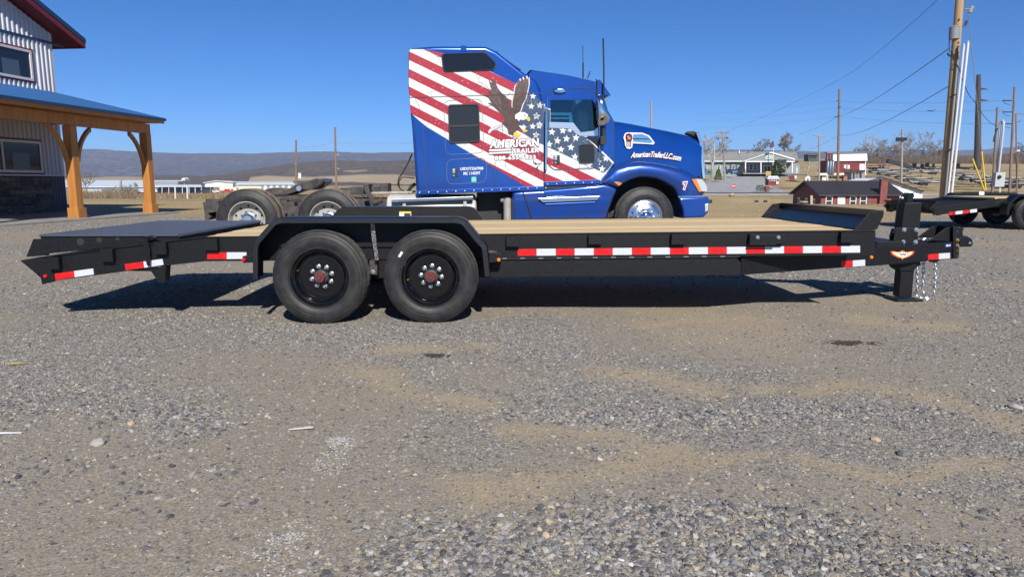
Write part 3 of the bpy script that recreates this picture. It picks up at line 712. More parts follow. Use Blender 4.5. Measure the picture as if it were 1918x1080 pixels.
# wheels
WR = 0.3835
def make_wheel(name='wheel'):
    w = bpy.data.objects.new(name, None); COL.objects.link(w); w.empty_display_size = 0.1
    m = MB()
    prof = [(0.222, 0.055), (0.226, 0.030), (0.236, 0.020), (0.246, 0.020), (0.251, 0.012), (0.256, 0.012), (0.262, 0.008), (0.285, 0.001), (0.300, 0.0), (0.316, 0.002), (0.318, 0.0005), (0.323, 0.0008), (0.325, 0.004), (0.341, 0.009), (0.343, 0.007), (0.348, 0.009), (0.350, 0.013), (0.362, 0.019), (0.366, 0.020), (0.3745, 0.030), (0.379, 0.038)]
    m.lathe(prof, (0, 0, 0), 96); 
    # inner side
    m.lathe([(0.379, 0.177), (0.366, 0.193), (0.34, 0.205), (0.30, 0.214), (0.26, 0.208), (0.226, 0.19), (0.2, 0.16)], (0, 0, 0), 64)
    tb = m.build('tyre', M['tyre'], w, smooth=38)
    t = MB()
    tp = [(0.379, 0.038), (0.3825, 0.044), (WR, 0.050), (WR, 0.066), (0.375, 0.067), (0.375, 0.074), (WR, 0.075), (WR, 0.099), (0.375, 0.100), (0.375, 0.108), (WR, 0.109), (WR, 0.135), (0.375, 0.136), (0.375, 0.143), (WR, 0.144), (WR, 0.165), (0.3825, 0.171), (0.379, 0.177)]
    t.lathe(tp, (0, 0, 0), 144, wob=lambda i, k: (-0.0035 if (k % 3 == 0 and i in (0, 1, 2, 3, 14, 15, 16, 17)) else 0))
    t.build('tread', M['tread'], tb, smooth=30)
    r = MB()
    r.lathe([(0.236, 0.0205), (0.2375, 0.016), (0.235, 0.013), (0.229, 0.013), (0.224, 0.020), (0.220, 0.034), (0.214, 0.038), (0.206, 0.043), (0.203, 0.060), (0.200, 0.078), (0.192, 0.090), (0.178, 0.098), (0.168, 0.096), (0.155, 0.097), (0.125, 0.098), (0.07, 0.099), (0.055, 0.100)], (0, 0, 0), 96)
    rim = r.build('rim', M['rim_black'], w, smooth=40)
    h = MB(); h.lathe([(0.062, 0.098), (0.060, 0.060), (0.052, 0.050), (0.045, 0.048), (0.044, 0.030), (0.001, 0.030)], (0, 0, 0), 40); hub = h.build('hub', M['hub'], w, smooth=35)
    c_ = MB(); c_.lathe([(0.043, 0.048), (0.043, 0.012), (0.039, 0.006), (0.026, 0.006), (0.025, 0.010), (0.001, 0.011)], (0, 0, 0), 8); c_.build('hub_cap', M['redcap'], hub, smooth=20)
    e = MB(); e.lathe([(0.021, 0.0105), (0.019, 0.002), (0.001, 0.001)], (0, 0, 0), 6); e.build('hub_plug', M['hub'], hub, smooth=20)
    lug = None
    for k in range(8):
        a = 2 * math.pi * (k + 0.35) / 8
        if lug is None:
            l = MB(); l.lathe([(0.019, 0.0), (0.019, -0.006), (0.0135, -0.008), (0.0135, -0.028), (0.010, -0.032), (0.007, -0.032), (0.007, -0.040), (0.001, -0.041)], (0, 0, 0), 12)
            lug = l.build('lug_nut', M['zinc'], rim, smooth=30); o = lug
        else:
            o = lug.copy(); COL.objects.link(o)
        o.location = (0.084 * math.cos(a), 0.097, 0.084 * math.sin(a)); o.parent = rim
    v = MB(); v.tube([(-0.178, 0.093, 0.052), (-0.186, 0.07, 0.056), (-0.182, 0.052, 0.052)], 0.0055, 8); v.build('valve_stem', M['brass'], rim)
    return w
w1 = make_wheel(); w1.parent = trailer
x1, x2 = T.at(597.2, 520, 0).x, T.at(805.8, 520, 0).x
w1.location = (x1, 0, WR - 0.003)
w2 = copy_tree(w1, trailer); w2.location = (x2, 0, WR - 0.003); w2.rotation_euler = (0, R(-24), 0)
for xw in (x1, x2):
    w3 = copy_tree(w1, trailer); w3.location = (xw, WID, WR - 0.003); w3.rotation_euler = (0, 0, math.pi)
    m = MB(); m.tube([(xw, 0.12, WR), (xw, WID - 0.12, WR)], 0.045, 14); m.build('axle', M['black'], trailer, smooth=40)
    for y in (RY + 0.05, WID - RY - 0.11):
        m = MB()
        for q in range(4): m.prism([(xw - 0.34 + q * 0.06, y, WR + 0.10 + 0.012 * q), (xw, y, WR + 0.045 + 0.012 * q), (xw + 0.34 - q * 0.06, y, WR + 0.10 + 0.012 * q), (xw + 0.34 - q * 0.06, y, WR + 0.111 + 0.012 * q), (xw, y, WR + 0.056 + 0.012 * q), (xw - 0.34 + q * 0.06, y, WR + 0.111 + 0.012 * q)], (0, 0.06, 0))
        m.build('leaf_spring', M['hub'], trailer)
# little white sticker on the second tyre
c = T.at(750, 476, 0); m = MB(); m.prism(T.pts([(745.5, 480), (751.5, 470.5), (755, 473), (749, 482)], -0.003), (0, 0.004, 0)); m.build('tyre_sticker', M['sticker_white'], trailer)
# front bulkhead board
bl_, bt_ = T.at(1600, 428.5, RY), T.at(1655, 394, RY)
yb0, yb1 = RY + 0.0, WID - RY
for_w = 0.05
m = MB(); m.prism([(bl_.x + 0.005, yb0 + .012, bl_.z), (bt_.x - 0.02, yb0 + .012, bt_.z - 0.05), (bt_.x - 0.03, yb0 + .012, bt_.z), (bt_.x, yb0 + .012, bt_.z + 0.002), (bt_.x + 0.012, yb0 + .012, bt_.z - 0.06), (bl_.x + 0.03, yb0 + .012, bl_.z)], (0, yb1 - yb0 - .024, 0))
m.build('bulkhead', M['black_gloss'], trailer, bevel=0.004)
for far in (False, True):
    m = MB(); tprism(m, [(1600, 430.6), (1622, 405), (1630, 397), (1655.5, 393.5), (1655.5, 402), (1643, 429.8)], RY - 0.002, 0.013)
    if far: m = mirror_y(m)
    m.build('bulkhead_end', M['black'], trailer, bevel=0.003)
# front header under the bulkhead
xf = T.at(1640.6, 455, RY).x
m = MB(); m.box((xf - 0.07, RY + 0.07, T.at(1640, 477.5, RY).z), (xf - 0.002, WID - RY - 0.07, bl_.z - 0.003)); m.build('front_header', M['black'], trailer, bevel=0.004)
# tongue: two beams that draw together
pa = T.at(1388, 505, RY + 0.03); pA = (pa.x, RY + 0.03)
xe = T.at(1789, 470, 1.15).x; pB = (xe, 1.16)
def tong(px): return [T.on(a, b, pA, pB) for a, b in px]
dirn = Vector((pB[0] - pA[0], pB[1] - pA[1], 0)).normalized(); inn_ = Vector((-dirn.y, dirn.x, 0)) * 0.07
tq = tong([(1389, 482), (1640, 464.5), (1787, 452.8), (1787, 484.6), (1640, 497.6), (1581, 500.8), (1389, 514.8)])
m = MB(); m.prism(tq, inn_); m.build('tongue_beam', M['black'], trailer, bevel=0.004)
m2 = mirror_y(m); m2.build('tongue_beam', M['black'], trailer, bevel=0.004)
def tong_tape(px, red):
    m = MB(); q = tong(px); m.prism([p - inn_.normalized() * 0.003 for p in q], inn_.normalized() * 0.002); m.build('reflector_strip', M['tape_red' if red else 'tape_white'], trailer)
for red, px in ((1, [(1575, 488.6), (1597, 487.6), (1597, 499), (1575, 500.5)]), (0, [(1597, 487.6), (1620, 486), (1620, 497.6), (1597, 499)]),
                (1, [(1737.6, 476), (1758, 474.6), (1758, 485.2), (1737.6, 486.6)]), (0, [(1758, 474.6), (1779, 473.2), (1779, 483.8), (1758, 485.2)])): tong_tape(px, red)
def tong_sheet(px, k, mt, nm):
    m = MB(); q = tong(px); nn = inn_.normalized(); m.prism([p - nn * (0.002 + 0.0012 * k) for p in q], nn * 0.001); return m.build(nm, M[mt], trailer)
tong_sheet([(1770, 456.3), (1781, 455.5), (1781, 462.5), (1770, 463.3)], 0, 'sticker_blue', 'serial_sticker')
tong_sheet([(1772, 458.5), (1776, 458.2), (1776, 461), (1772, 461.3)], 1, 'sticker_white', 'serial_sticker'); tong_sheet([(1777.6, 458), (1779.6, 457.9), (1779.6, 460.6), (1777.6, 460.7)], 1, 'sticker_white', 'serial_sticker')
# winged flame emblem
def emblem(cx, cy, sx, sy):
    ex = lambda u, v: (cx + u * sx, cy + v * sy)
    half = [(0, -1.0), (.10, -.62), (.18, -.80), (.24, -.52), (.36, -.66), (.46, -.46), (.58, -.72), (.64, -.52), (.80, -.86), (.84, -.66), (1.0, -.78), (.90, -.46), (.98, -.34), (.82, -.22), (.86, -.02), (.68, 0), (.70, .20), (.54, .20), (.52, .44), (.38, .36), (.34, .62), (.22, .50), (.14, .70), (.08, .60), (0, 1.0)]
    full = half + [(-a, b) for a, b in half[-2:0:-1]]
    tong_sheet([ex(*p) for p in full], 0, 'red_flame', 'flame_emblem')
    tong_sheet([ex(a * .84, b * .84 - .02) for a, b in full], 1, 'sticker_yellow', 'flame_emblem')
    wing = [(0, -.5), (.2, -.42), (.45, -.44), (.8, -.5), (.62, -.2), (.5, 0), (.34, .16), (.18, .36), (0, .55)]
    wf = wing + [(-a, b) for a, b in wing[-2:0:-1]]
    tong_sheet([ex(*p) for p in wf], 2, 'sticker_white', 'flame_emblem')
    for q in ([(-.2, -.32), (-.13, -.32), (-.09, .1), (-.16, .1)], [(-.08, -.05), (.02, -.36), (.06, -.3), (-.02, .12)], [(.05, -.3), (.12, -.3), (.16, .1), (.09, .1)], [(.16, .1), (.2, -.36), (.26, -.34), (.22, .06)], [(-.34, -.28), (-.22, -.2), (-.24, -.1), (-.38, -.2)], [(.34, -.24), (.56, -.34), (.4, -.1), (.3, -.1)], [(-.5, -.3), (-.4, -.22), (-.42, -.14), (-.56, -.26)]):
        tong_sheet([ex(*p) for p in q], 3, 'ink', 'flame_emblem')
M['red_flame'] = mat('flame_red', (0.55, 0.03, 0.10), 0.4, col2=(0.75, 0.12, 0.03), scale=30)
emblem(1690, 477.3, 23.3, 9.6)
c = T.on(1632, 481.7, pA, pB) ; c = T.at(1632, 481.7, RY - 0.003); m = MB(); m.lathe([(0.001, 0), (0.016, 0), (0.016, -0.004), (0.010, -0.012), (0.001, -0.013)], c, 14); m.build('marker_lamp', M['lamp_amber'], trailer, smooth=40)
# jack on the centre line
YJ = 1.10
def jat(px, py, y=YJ): return T.at(px, py, y)
m = MB(); a, b = jat(1684.4, 379), jat(1715, 428); cx = (a.x + b.x) / 2; hw = (b.x - a.x) / 2
jx = lambda px, py: jat(px, py).x
m.prism([(cx - hw * .95, YJ - 0.065, b.z), (cx + hw * 1.02, YJ - 0.065, b.z), (cx + hw * 1.02, YJ - 0.065, a.z), (cx - hw * .80, YJ - 0.065, a.z)], (0, 0.13, 0))
jack = m.build('jack', M['black'], trailer, bevel=0.008)
m = MB(); q = jat(1695, 379); m.box((q.x, YJ - 0.03, q.z), (q.x + 0.06, YJ + 0.03, q.z + 0.09)); m.box((q.x - .02, YJ - 0.02, q.z + 0.05), (q.x + 0.075, YJ + 0.02, q.z + 0.075)); m.tube([(q.x + .01, YJ, q.z + .07), (q.x - .05, YJ - .02, q.z + 0.06), (q.x - .09, YJ - .03, q.z - 0.03), (q.x - .095, YJ - .03, q.z - 0.2)], 0.006, 6); m.build('jack_gearbox', M['black_gloss'], jack, bevel=0.003)
m = MB(); a, b = jat(1672.5, 426.5, YJ - 0.09), jat(1718.5, 458, YJ - 0.09)
m.prism([(a.x + .03, YJ - 0.09, a.z), (b.x - 0.005, YJ - 0.09, a.z), (b.x, YJ - 0.09, b.z), (a.x + .01, YJ - 0.09, b.z)], (0, 0.012, 0))
m.prism([jat(1670, 444), jat(1675, 428), jat(1685, 428), jat(1685, 458), jat(1674, 458)], (0, 0.05, 0)); m.build('jack_plate', M['black'], jack, bevel=0.004)
for px, py in ((1693.3, 430.3), (1716, 430.3), (1691.3, 453.2), (1714.6, 453.2)):
    c = jat(px, py, YJ - 0.091); m = MB(); bolt(m, c, 0.015, 0.02); m.build('bolt', M['zinc'], jack, smooth=30)
a, b = jat(1683, 490), jat(1705, 556)
m = MB(); m.box((a.x, YJ - 0.055, b.z + 0.01), (jat(1705, 520).x, YJ + 0.055, a.z + 0.12)); m.build('jack_leg', M['black'], jack, bevel=0.006)
m = MB(); a = jat(1672.8, 491); b = jat(1709.5, 503); m.prism([(a.x, YJ - 0.07, a.z + .02), (b.x, YJ - 0.07, a.z + .02), (b.x, YJ - 0.07, b.z + .02), (b.x - .03, YJ - 0.07, b.z - 0.01), (a.x + .05, YJ - 0.07, b.z - 0.015), (a.x, YJ - 0.07, b.z + .02)], (0, 0.14, 0)); m.build('jack_sleeve', M['black'], jack, bevel=0.004)
a = jat(1694, 556); m = MB(); m.box((a.x - 0.14, YJ - 0.12, 0.0), (a.x + 0.12, YJ + 0.12, 0.015)); m.build('jack_foot', M['black'], jack, bevel=0.004)
# cross plate between the tongue beams carrying the jack
m = MB(); a = jat(1660, 460); m.box((a.x + .02, YJ + 0.04, a.z - 0.07), (jx(1740, 460), WID - YJ - 0.04, a.z - 0.04)); m.build('tongue_plate', M['black'], trailer, bevel=0.004)
m = MB(); q0 = T.at(1642, 452, 0.9); m.box((q0.x, .9, q0.z - .06), (q0.x + .26, 1.7, q0.z)); m.build('battery_tray', M['black'], trailer, bevel=0.004)
m = MB(); q0 = T.at(1720, 449, 1.2)
for k in range(8): m.tube([q0 + Vector((k * .018, .02 * math.sin(k * 2.3), .01 * (k % 2))), q0 + Vector((k * .018 + .02, .02 * math.cos(k * 1.7), .016))], 0.006, 6)
m.build('chain_hook', M['galv'], trailer, smooth=40)
# adjustable coupler
YC = 1.16
m = MB(); m.prism(T.pts([(1785.2, 423.5), (1797, 424.5), (1796.5, 482), (1792, 484.5), (1785.4, 484)], YC - .02), (0, 0.016, 0)); m.prism([p + Vector((0, 0, 0)) for p in T.pts([(1785.2, 423.5), (1788, 423.5), (1788, 484), (1785.2, 484)], YC - .004)], (0, 0.24, 0)); chan = m.build('coupler_channel', M['black'], trailer, bevel=0.003)
for k, py in enumerate((434, 458.5, 469.5, 480)):
    c = T.at(1793.2, py - 0.5, YC - 0.0215); m = MB(); m.lathe([(0.001, 0), (0.011, 0), (0.011, -0.0015), (0.001, -0.0015)], c, 14); m.build('bolt_hole', M['hub'] if k else M['gasket'], chan)
for py in (449.5, 459.8):
    c = T.at(1793, py, YC - 0.022); m = MB(); bolt(m, c, 0.012, 0.02); m.build('bolt', M['brass'], chan, smooth=30)
m = MB(); m.prism(T.pts([(1740.5, 450), (1773, 426), (1786, 425.5), (1786, 452.5)], YC + .02), (0, 0.012, 0)); m.build('gusset', M['black'], trailer, bevel=0.003)
m = MB(); m.prism([p for p in T.pts([(1740.5, 450), (1773, 426), (1786, 425.5), (1786, 452.5)], YC + .02)], (0, 0.012, 0)); mirror_y(m).build('gusset', M['black'], trailer, bevel=0.003)
m = MB(); m.prism(T.pts([(1797, 443), (1812, 442), (1822, 448), (1823.5, 456), (1821, 462), (1797, 462.5)], YC + .04), (0, 0.16, 0)); cp = m.build('coupler', M['black_gloss'], trailer, bevel=0.012, seg=3)
m = MB(); m.prism(T.pts([(1796, 425), (1802, 425), (1806, 428), (1803.5, 433), (1804, 440), (1807, 444), (1796, 444)], YC + .06), (0, 0.10, 0)); m.build('coupler_latch', M['black_gloss'], cp, bevel=0.006)
c = T.at(1816.5, 455, YC + .039); m = MB(); bolt(m, c, 0.009, 0.012); m.build('bolt', M['zinc'], cp, smooth=30)
# breakaway cable
m = MB(); m.tube([T.at(1785.5, 425, 1.2), T.at(1785.3, 408, 1.2), T.at(1785.8, 392, 1.2)], 0.003, 5); m.build('cable', M['black'], trailer)
# safety chains: links hang one through the other
def link_mesh():
    m = MB(); path = []
    for k in range(16):
        a = 2 * math.pi * k / 16; path.append((0.0135 * math.cos(a), 0, 0.024 * math.sin(a) + (0.006 if math.sin(a) > 0 else -0.006)))
    rings = []
    for k, p in enumerate(path):
        p = Vector(p); t = (Vector(path[(k + 1) % 16]) - Vector(path[k - 1])).normalized(); nx = Vector((0, 1, 0)); b = t.cross(nx)
        rings.append([p + (nx * math.cos(2 * math.pi * q / 6) + b * math.sin(2 * math.pi * q / 6)) * 0.0058 for q in range(6)])
    rings.append(rings[0]); m.loft(rings, True, False); return m
link0 = None
def chain(path):
    global link0
    path = [Vector(p) for p in path]; m = MB(); m.lathe([(0.001, 0), (0.02, 0), (0.02, 0.02), (0.001, 0.02)], path[0] + Vector((0, -.01, .02)), 10)
    ch = m.build('safety_chain', M['hub'], trailer)
    pitch = 0.045; dist = 0; i = 0; seg = 0; pos = path[0].copy(); k = 0
    lens = [(path[j + 1] - path[j]).length for j in range(len(path) - 1)]; tot = sum(lens)
    s = 0.0
    while s < tot:
        acc = 0
        for j, L_ in enumerate(lens):
            if s <= acc + L_: p = path[j] + (path[j + 1] - path[j]) * ((s - acc) / L_); d = (path[j + 1] - path[j]).normalized(); break
            acc += L_
        if link0 is None: link0 = link_mesh().build('chain_link', M['galv'], ch, smooth=60); o = link0
        else: o = link0.copy(); COL.objects.link(o); o.parent = ch
        q = Vector((0, 0, 1)).rotation_difference(d); o.rotation_mode = 'QUATERNION'
        from mathutils import Quaternion
        o.rotation_quaternion = q @ Quaternion((0, 0, 1), R(35 + 90 * (k % 2) + random.uniform(-14, 14))); o.location = p
        s += pitch; k += 1
A = lambda px, py, y=1.12: T.at(px, py, y)
chain([A(1718, 497), A(1718.2, 520), A(1717.6, 545), A(1720, 555), A(1726, 559), A(1735, 559.5), A(1742, 557)])
chain([A(1730, 490, 1.4), A(1729.6, 520, 1.4), A(1729, 546, 1.4), A(1731, 552, 1.38), A(1736, 556, 1.3), A(1745, 556, 1.25)])
chain([A(1752.5, 490), A(1751.5, 520), A(1750.5, 545), A(1750, 554), A(1746, 559), A(1738, 560)])
m = MB(); tprism(m, [(1711, 489), (1723, 489), (1726, 496), (1718, 498.5), (1713, 494)], 1.1, 0.02); m.build('chain_lug', M['black'], trailer, bevel=0.003)
m = MB(); tprism(m, [(1741, 486), (1759, 486), (1757, 491), (1745, 491)], 1.1, 0.05); m.build('chain_lug', M['black'], trailer, bevel=0.003)
# ---------------------------------------------------------------- the blue semi truck
ko = P(1208.8, 406.8, 12.0)
K = Frame((ko.x, ko.y, 0), R(3.8))
truck = thing('semi_truck', 'blue semi truck with an eagle and flag wrap parked behind the flatbed trailer', 'truck', K.o, K.yaw)
KW = 2.42
YS, YD, YH = 0.03, 0.10, 0.42            # outer faces: sleeper, cab door, hood
def kmirror(mb):
    o = MB(); o.v = [(a, KW - b, c) for a, b, c in mb.v]; o.f = [f[::-1] for f in mb.f]; o.m = list(mb.m); return o
def kprism(mb, px, y, dy): return mb.prism(K.pts(px, y), (0, dy, 0))
def ksheet(px, y, k=1, mt='white_print', nm='print', par=truck, th=0.0012):
    m = MB(); kprism(m, px, y - 0.0016 * k, th); return m.build(nm, M[mt], par)
# --- sleeper
SL = [(768, 90), (815, 86.5), (910, 87), (930, 96), (978, 134), (1003, 150), (1013, 168), (1018, 196), (1018.6, 355), (780, 364.3), (771.7, 240), (768.7, 212), (764, 156), (765, 97)]
m = MB(); kprism(m, SL, YS, KW - 2 * YS); sleeper = m.build('sleeper', M['blue'], truck, bevel=0.05, seg=4, smooth=50)
# roof crown and skylight
m = MB(); q = K.pts([(815, 86.5), (910, 87), (930, 96), (978, 134)], YS)
m.loft([[Vector((p.x, YS + .05 + (KW - 2 * YS - .1) * t, p.z + 0.06 * math.sin(math.pi * t) - (0.012 if i in (0, 3) else 0))) for t in [k / 10 for k in range(11)]] for i, p in enumerate(q)], False, False)
m.build('roof_crown', M['blue'], sleeper, smooth=60)
m = MB(); a, b = K.at(936, 99, YS), K.at(975, 130, YS); nrm = Vector((b.z - a.z, 0, -(b.x - a.x))).normalized() * -1
m.prism([Vector((a.x, .42, a.z)) + nrm * 0.03, Vector((b.x, .30, b.z)) + nrm * 0.03, Vector((b.x, KW - .30, b.z)) + nrm * 0.03, Vector((a.x, KW - .42, a.z)) + nrm * 0.03], nrm * 0.015)
sk = m.build('skylight', mat('skylight_tint', (.10, .10, .105), .12), sleeper, bevel=0.005)
m = MB(); m.tube([Vector((a.x - .05, .42, a.z)) + nrm * 0.05, Vector((b.x, .25, b.z)) + nrm * 0.03], 0.010, 6); m.tube([Vector((a.x - .05, .42, a.z)) + nrm * 0.05, Vector((a.x - .1, .5, a.z)) + nrm * 0.13], 0.008, 6); m.build('skylight_trim', M['gasket'], sleeper)
m = MB(); kprism(m, [(863, 85.5), (873, 85.5), (874, 97), (863, 97)], YS - 0.008, 0.2); m.build('roof_bracket', M['blue'], sleeper, bevel=0.004)
# sleeper windows
def pane(px, y, glass, par, rim=0.012, deep=0.02, nm='window', rimmat='gasket', bev=0.0):
    cx = sum(p[0] for p in px) / len(px); cy = sum(p[1] for p in px) / len(px)
    pts = soften3([K.at(a, b, y - deep) for a, b in px], 0.05)
    c = sum(pts, Vector()) / len(pts); inn = [p + (c - p).normalized() * rim for p in pts]
    m = MB(); m.ring(pts, inn, (0, deep + 0.004, 0)); w = m.build(nm, M[rimmat], par, bevel=0.003, seg=1)
    m = MB(); m.prism([p + Vector((0, deep * 0.5, 0)) for p in inn], (0, 0.004, 0)); m.build('pane', M[glass], w); return w
def soften3(pts, r, n=3):
    out = []; k = len(pts)
    for i in range(k):
        a, p, b = pts[i - 1], pts[i], pts[(i + 1) % k]
        da, db = a - p, b - p; ra = min(r, da.length * .4, db.length * .4)
        s, e = p + da.normalized() * ra, p + db.normalized() * ra
        for j in range(n + 1):
            t = j / n; out.append(s * (1 - t) ** 2 + p * 2 * t * (1 - t) + e * t * t)
    return out
pane([(826, 101), (910, 97.5), (931, 120), (925, 131.5), (830, 135)], YS, 'glass_dark', sleeper, rim=0.02)
w = pane([(838.8, 196), (897.2, 194.5), (899.5, 266), (841.5, 268.5)], YS, 'glass_black', sleeper, rim=0.028, deep=0.03)
m = MB(); kprism(m, [(842, 234.6), (896, 233), (896, 237), (842, 238.6)], YS - 0.026, 0.01); m.build('window_bar', M['gasket'], w)
# --- the flag wrap
FLAG = [(768.5, 92.5), (795, 92.5), (835, 101), (916, 133), (966, 157), (990, 171), (1018, 193), (1018, 350.5), (1012, 351), (985, 349.5), (829, 255.5), (800, 238), (785, 226), (769.5, 212), (765.5, 156), (766.5, 97)]
CANT_T = [(966, 170), (990, 171), (1018, 193), (1018, 271.5), (1008, 267), (985, 253), (970, 240), (968, 222), (975, 200)]
def stripe_edge(k, x, bottom=False):
    y0 = 63.5 + 32.9 * k + (16.2 if bottom else 0) ; s = 0.455 + 0.009 * (k + (.5 if bottom else 0))
    return y0 + s * (x - 766) + 0.00003 * (x - 766) ** 2
def flag_strips(region, y, par, ks=range(6)):
    for k in ks:
        p = region
        # clip by the two chords of the stripe
        for bot in (False, True):
            x0, x1 = 766, 1150; ya, yb = stripe_edge(k, x0, bot), stripe_edge(k, x1, bot)
            s = (yb - ya) / (x1 - x0)
            p = clip(p, s, -1, s * x0 - ya) if not bot else clip(p, -s, 1, ya - s * x0)
            if len(p) < 3: break
        if len(p) >= 3: ksheet(p, y, 2, 'flag_red', 'flag_stripe', par)
ksheet(FLAG, YS, 1, 'flag_white', 'flag_print', sleeper)
flag_strips(FLAG, YS, sleeper)
ksheet(CANT_T, YS, 3, 'flag_navy', 'flag_canton', sleeper)
def star(cx, cy, r, y, k, par, rot=0.1):
    q = []
    for i in range(10):
        a = -math.pi / 2 + rot + i * math.pi / 5; rr = r if i % 2 == 0 else r * 0.45
        q.append((cx + rr * math.cos(a), cy + rr * math.sin(a)))
    ksheet(q, y, k, 'flag_white', 'star', par)
c5 = lambda x, y: (740 + x / 5.4, 60 + y / 5.4)
c8 = lambda x, y: (1000 + x / 5.328, 230 + y / 5.328)
c7 = lambda x, y: (1000 + x / 5.328, 80 + y / 5.328)
for x, y in ((1378, 752), (1465, 742), (1428, 848), (1392, 955), (1460, 935), (1300, 965), (1425, 1040), (1395, 650)): star(*c5(x, y), 6.6, YS, 4, sleeper)
star(*c7(55, 628), 5.5, YS, 4, sleeper); star(*c7(28, 735), 7, YS, 4, sleeper); star(*c7(52, 832), 6.5, YS, 4, sleeper); star(*c7(20, 925), 6.5, YS, 4, sleeper)
# the eagle
def ep(pts, mt, k, nm='eagle_print'): ksheet([c5(*p) for p in pts], YS, k, mt, nm, sleeper)
ep([(945, 475), (972, 520), (985, 478), (1012, 500), (1040, 570), (1075, 615), (1110, 640), (1150, 690), (1185, 800), (1130, 900), (1070, 830), (1000, 760), (935, 720), (975, 715), (930, 650), (965, 640), (935, 590), (975, 600)], 'eagle2', 4)
ep([(1075, 615), (1110, 640), (1150, 690), (1190, 780), (1235, 830), (1262, 930), (1290, 990), (1240, 985), (1195, 1045), (1150, 1035), (1135, 980), (1080, 930), (1110, 880), (1085, 800), (1070, 700)], 'eagle', 5)
WING = [(1185, 800), (1188, 700), (1205, 640), (1215, 560), (1240, 500), (1255, 478), (1268, 500), (1285, 460), (1300, 490), (1325, 447), (1335, 480), (1350, 465), (1352, 540), (1335, 620), (1320, 680), (1290, 730), (1268, 800), (1230, 830)]
ep([(x + (10 if x > 1230 else -8), y - 10 if y < 700 else y) for x, y in WING], 'flag_white', 4)
ep(WING, 'eagle2', 5); ep([(1190, 790), (1195, 700), (1250, 650), (1330, 640), (1290, 730), (1268, 800), (1230, 830)], 'eagle', 6)
for a, b in (((1225, 560), (1205, 690)), ((1262, 500), (1225, 670)), ((1295, 490), (1250, 660)), ((1325, 480), (1280, 650)), ((1345, 510), (1310, 640)), ((965, 505), (1080, 700)), ((1000, 500), (1090, 660)), ((950, 600), (1070, 760)), ((945, 655), (1060, 790)), ((990, 730), (1100, 830)), ((1040, 590), (1120, 740))):
    dx, dy = (b[1] - a[1]), -(b[0] - a[0]); L_ = math.hypot(dx, dy); dx, dy = dx / L_ * 3.2, dy / L_ * 3.2
    ep([(a[0] - dx * .5, a[1] - dy * .5), (a[0] + dx * .5, a[1] + dy * .5), (b[0] + dx, b[1] + dy), (b[0] - dx, b[1] - dy)], 'eagle', 7)
ep([(1212, 850), (1225, 825), (1265, 808), (1310, 812), (1345, 835), (1340, 870), (1300, 893), (1270, 885), (1250, 905), (1235, 880), (1215, 880)], 'flag_white', 6)
ep([(1325, 858), (1355, 858), (1368, 880), (1358, 905), (1345, 900), (1330, 885)], 'beak', 7); ep([(1305, 838), (1318, 836), (1318, 846), (1306, 848)], 'ink', 7)
ep([(1195, 1030), (1215, 1010), (1275, 1040), (1250, 1062), (1215, 1070)], 'beak', 6); ep([(1285, 985), (1345, 995), (1330, 1010), (1300, 1015)], 'beak', 6); ep([(1250, 945), (1300, 950), (1320, 985), (1285, 990)], 'flag_white', 6)
ep([(940, 1010), (985, 945), (1060, 918), (1095, 925), (1120, 960), (1150, 1010), (1060, 985), (985, 1000), (950, 1030)], 'flag_white', 5)
for a, b in (((950, 1015), (1085, 945)), ((985, 1000), (1090, 955)), ((960, 985), (1080, 932))):
    ep([(a[0], a[1] - 2), (b[0], b[1] - 2), (b[0], b[1] + 2), (a[0], a[1] + 2)], 'eagle2', 6)
# lettering
c6 = lambda x, y: (740 + x / 5.994, 240 + y / 5.994)
def letters(txt, bl, br, tl, tr, y, k, mt, par, size=1.0, offset=0.03, shear=0.0, space=1.0, outline=None, oo=0.05, nm='lettering'):
    A_, B_, C_, D_ = (K.at(*p, y) for p in (bl, br, tl, tr))
    if outline:
        mb = MB(); lettering(mb, txt, quad_map(A_, B_, C_, D_, Vector((0, -0.0016 * k, 0))), size, offset + oo, shear, space, ref=(txt, offset)); mb.build(nm, M[outline], par, recalc=False)
    mb = MB(); lettering(mb, txt, quad_map(A_, B_, C_, D_, Vector((0, -0.0016 * (k + 1), 0))), size, offset, shear, space); return mb.build(nm, M[mt], par, recalc=False)
letters('AMERICAN', c6(1058, 228), c6(1612, 205), c6(1075, 132), c6(1612, 112), YS, 6, 'white_print', sleeper, outline='maroon', oo=0.055, offset=0.05, shear=0.0, space=1.1)
letters('TRAILER', c6(1312, 284), c6(1618, 274), c6(1312, 232), c6(1618, 220), YS, 6, 'white_print', sleeper, outline='maroon', oo=0.055, offset=0.045, space=1.1)
ksheet([c6(1052, 230), c6(1306, 220), c6(1308, 288), c6(1054, 298)], YS, 6, 'maroon', 'lettering', sleeper)
ksheet([c6(1056, 240), c6(1302, 230), c6(1302, 252), c6(1056, 260)], YS, 7, 'white_print', 'lettering', sleeper); ksheet([c6(1056, 272), c6(1302, 262), c6(1302, 282), c6(1056, 291)], YS, 7, 'white_print', 'lettering', sleeper)
for y in (140, 176, 209):                      # the bars of the E
    ksheet([c6(1244, y - 4), c6(1298, y - 6), c6(1298, y + 12), c6(1244, y + 14)], YS, 8, 'white_print', 'lettering', sleeper)
star(*c6(1095, 190), 2.6, YS, 9, sleeper)
letters('888-655-6823', c6(1118, 362), c6(1578, 345), c6(1118, 312), c6(1578, 300), YS, 6, 'white_print', sleeper, outline='maroon', oo=0.055, offset=0.042, space=1.08)
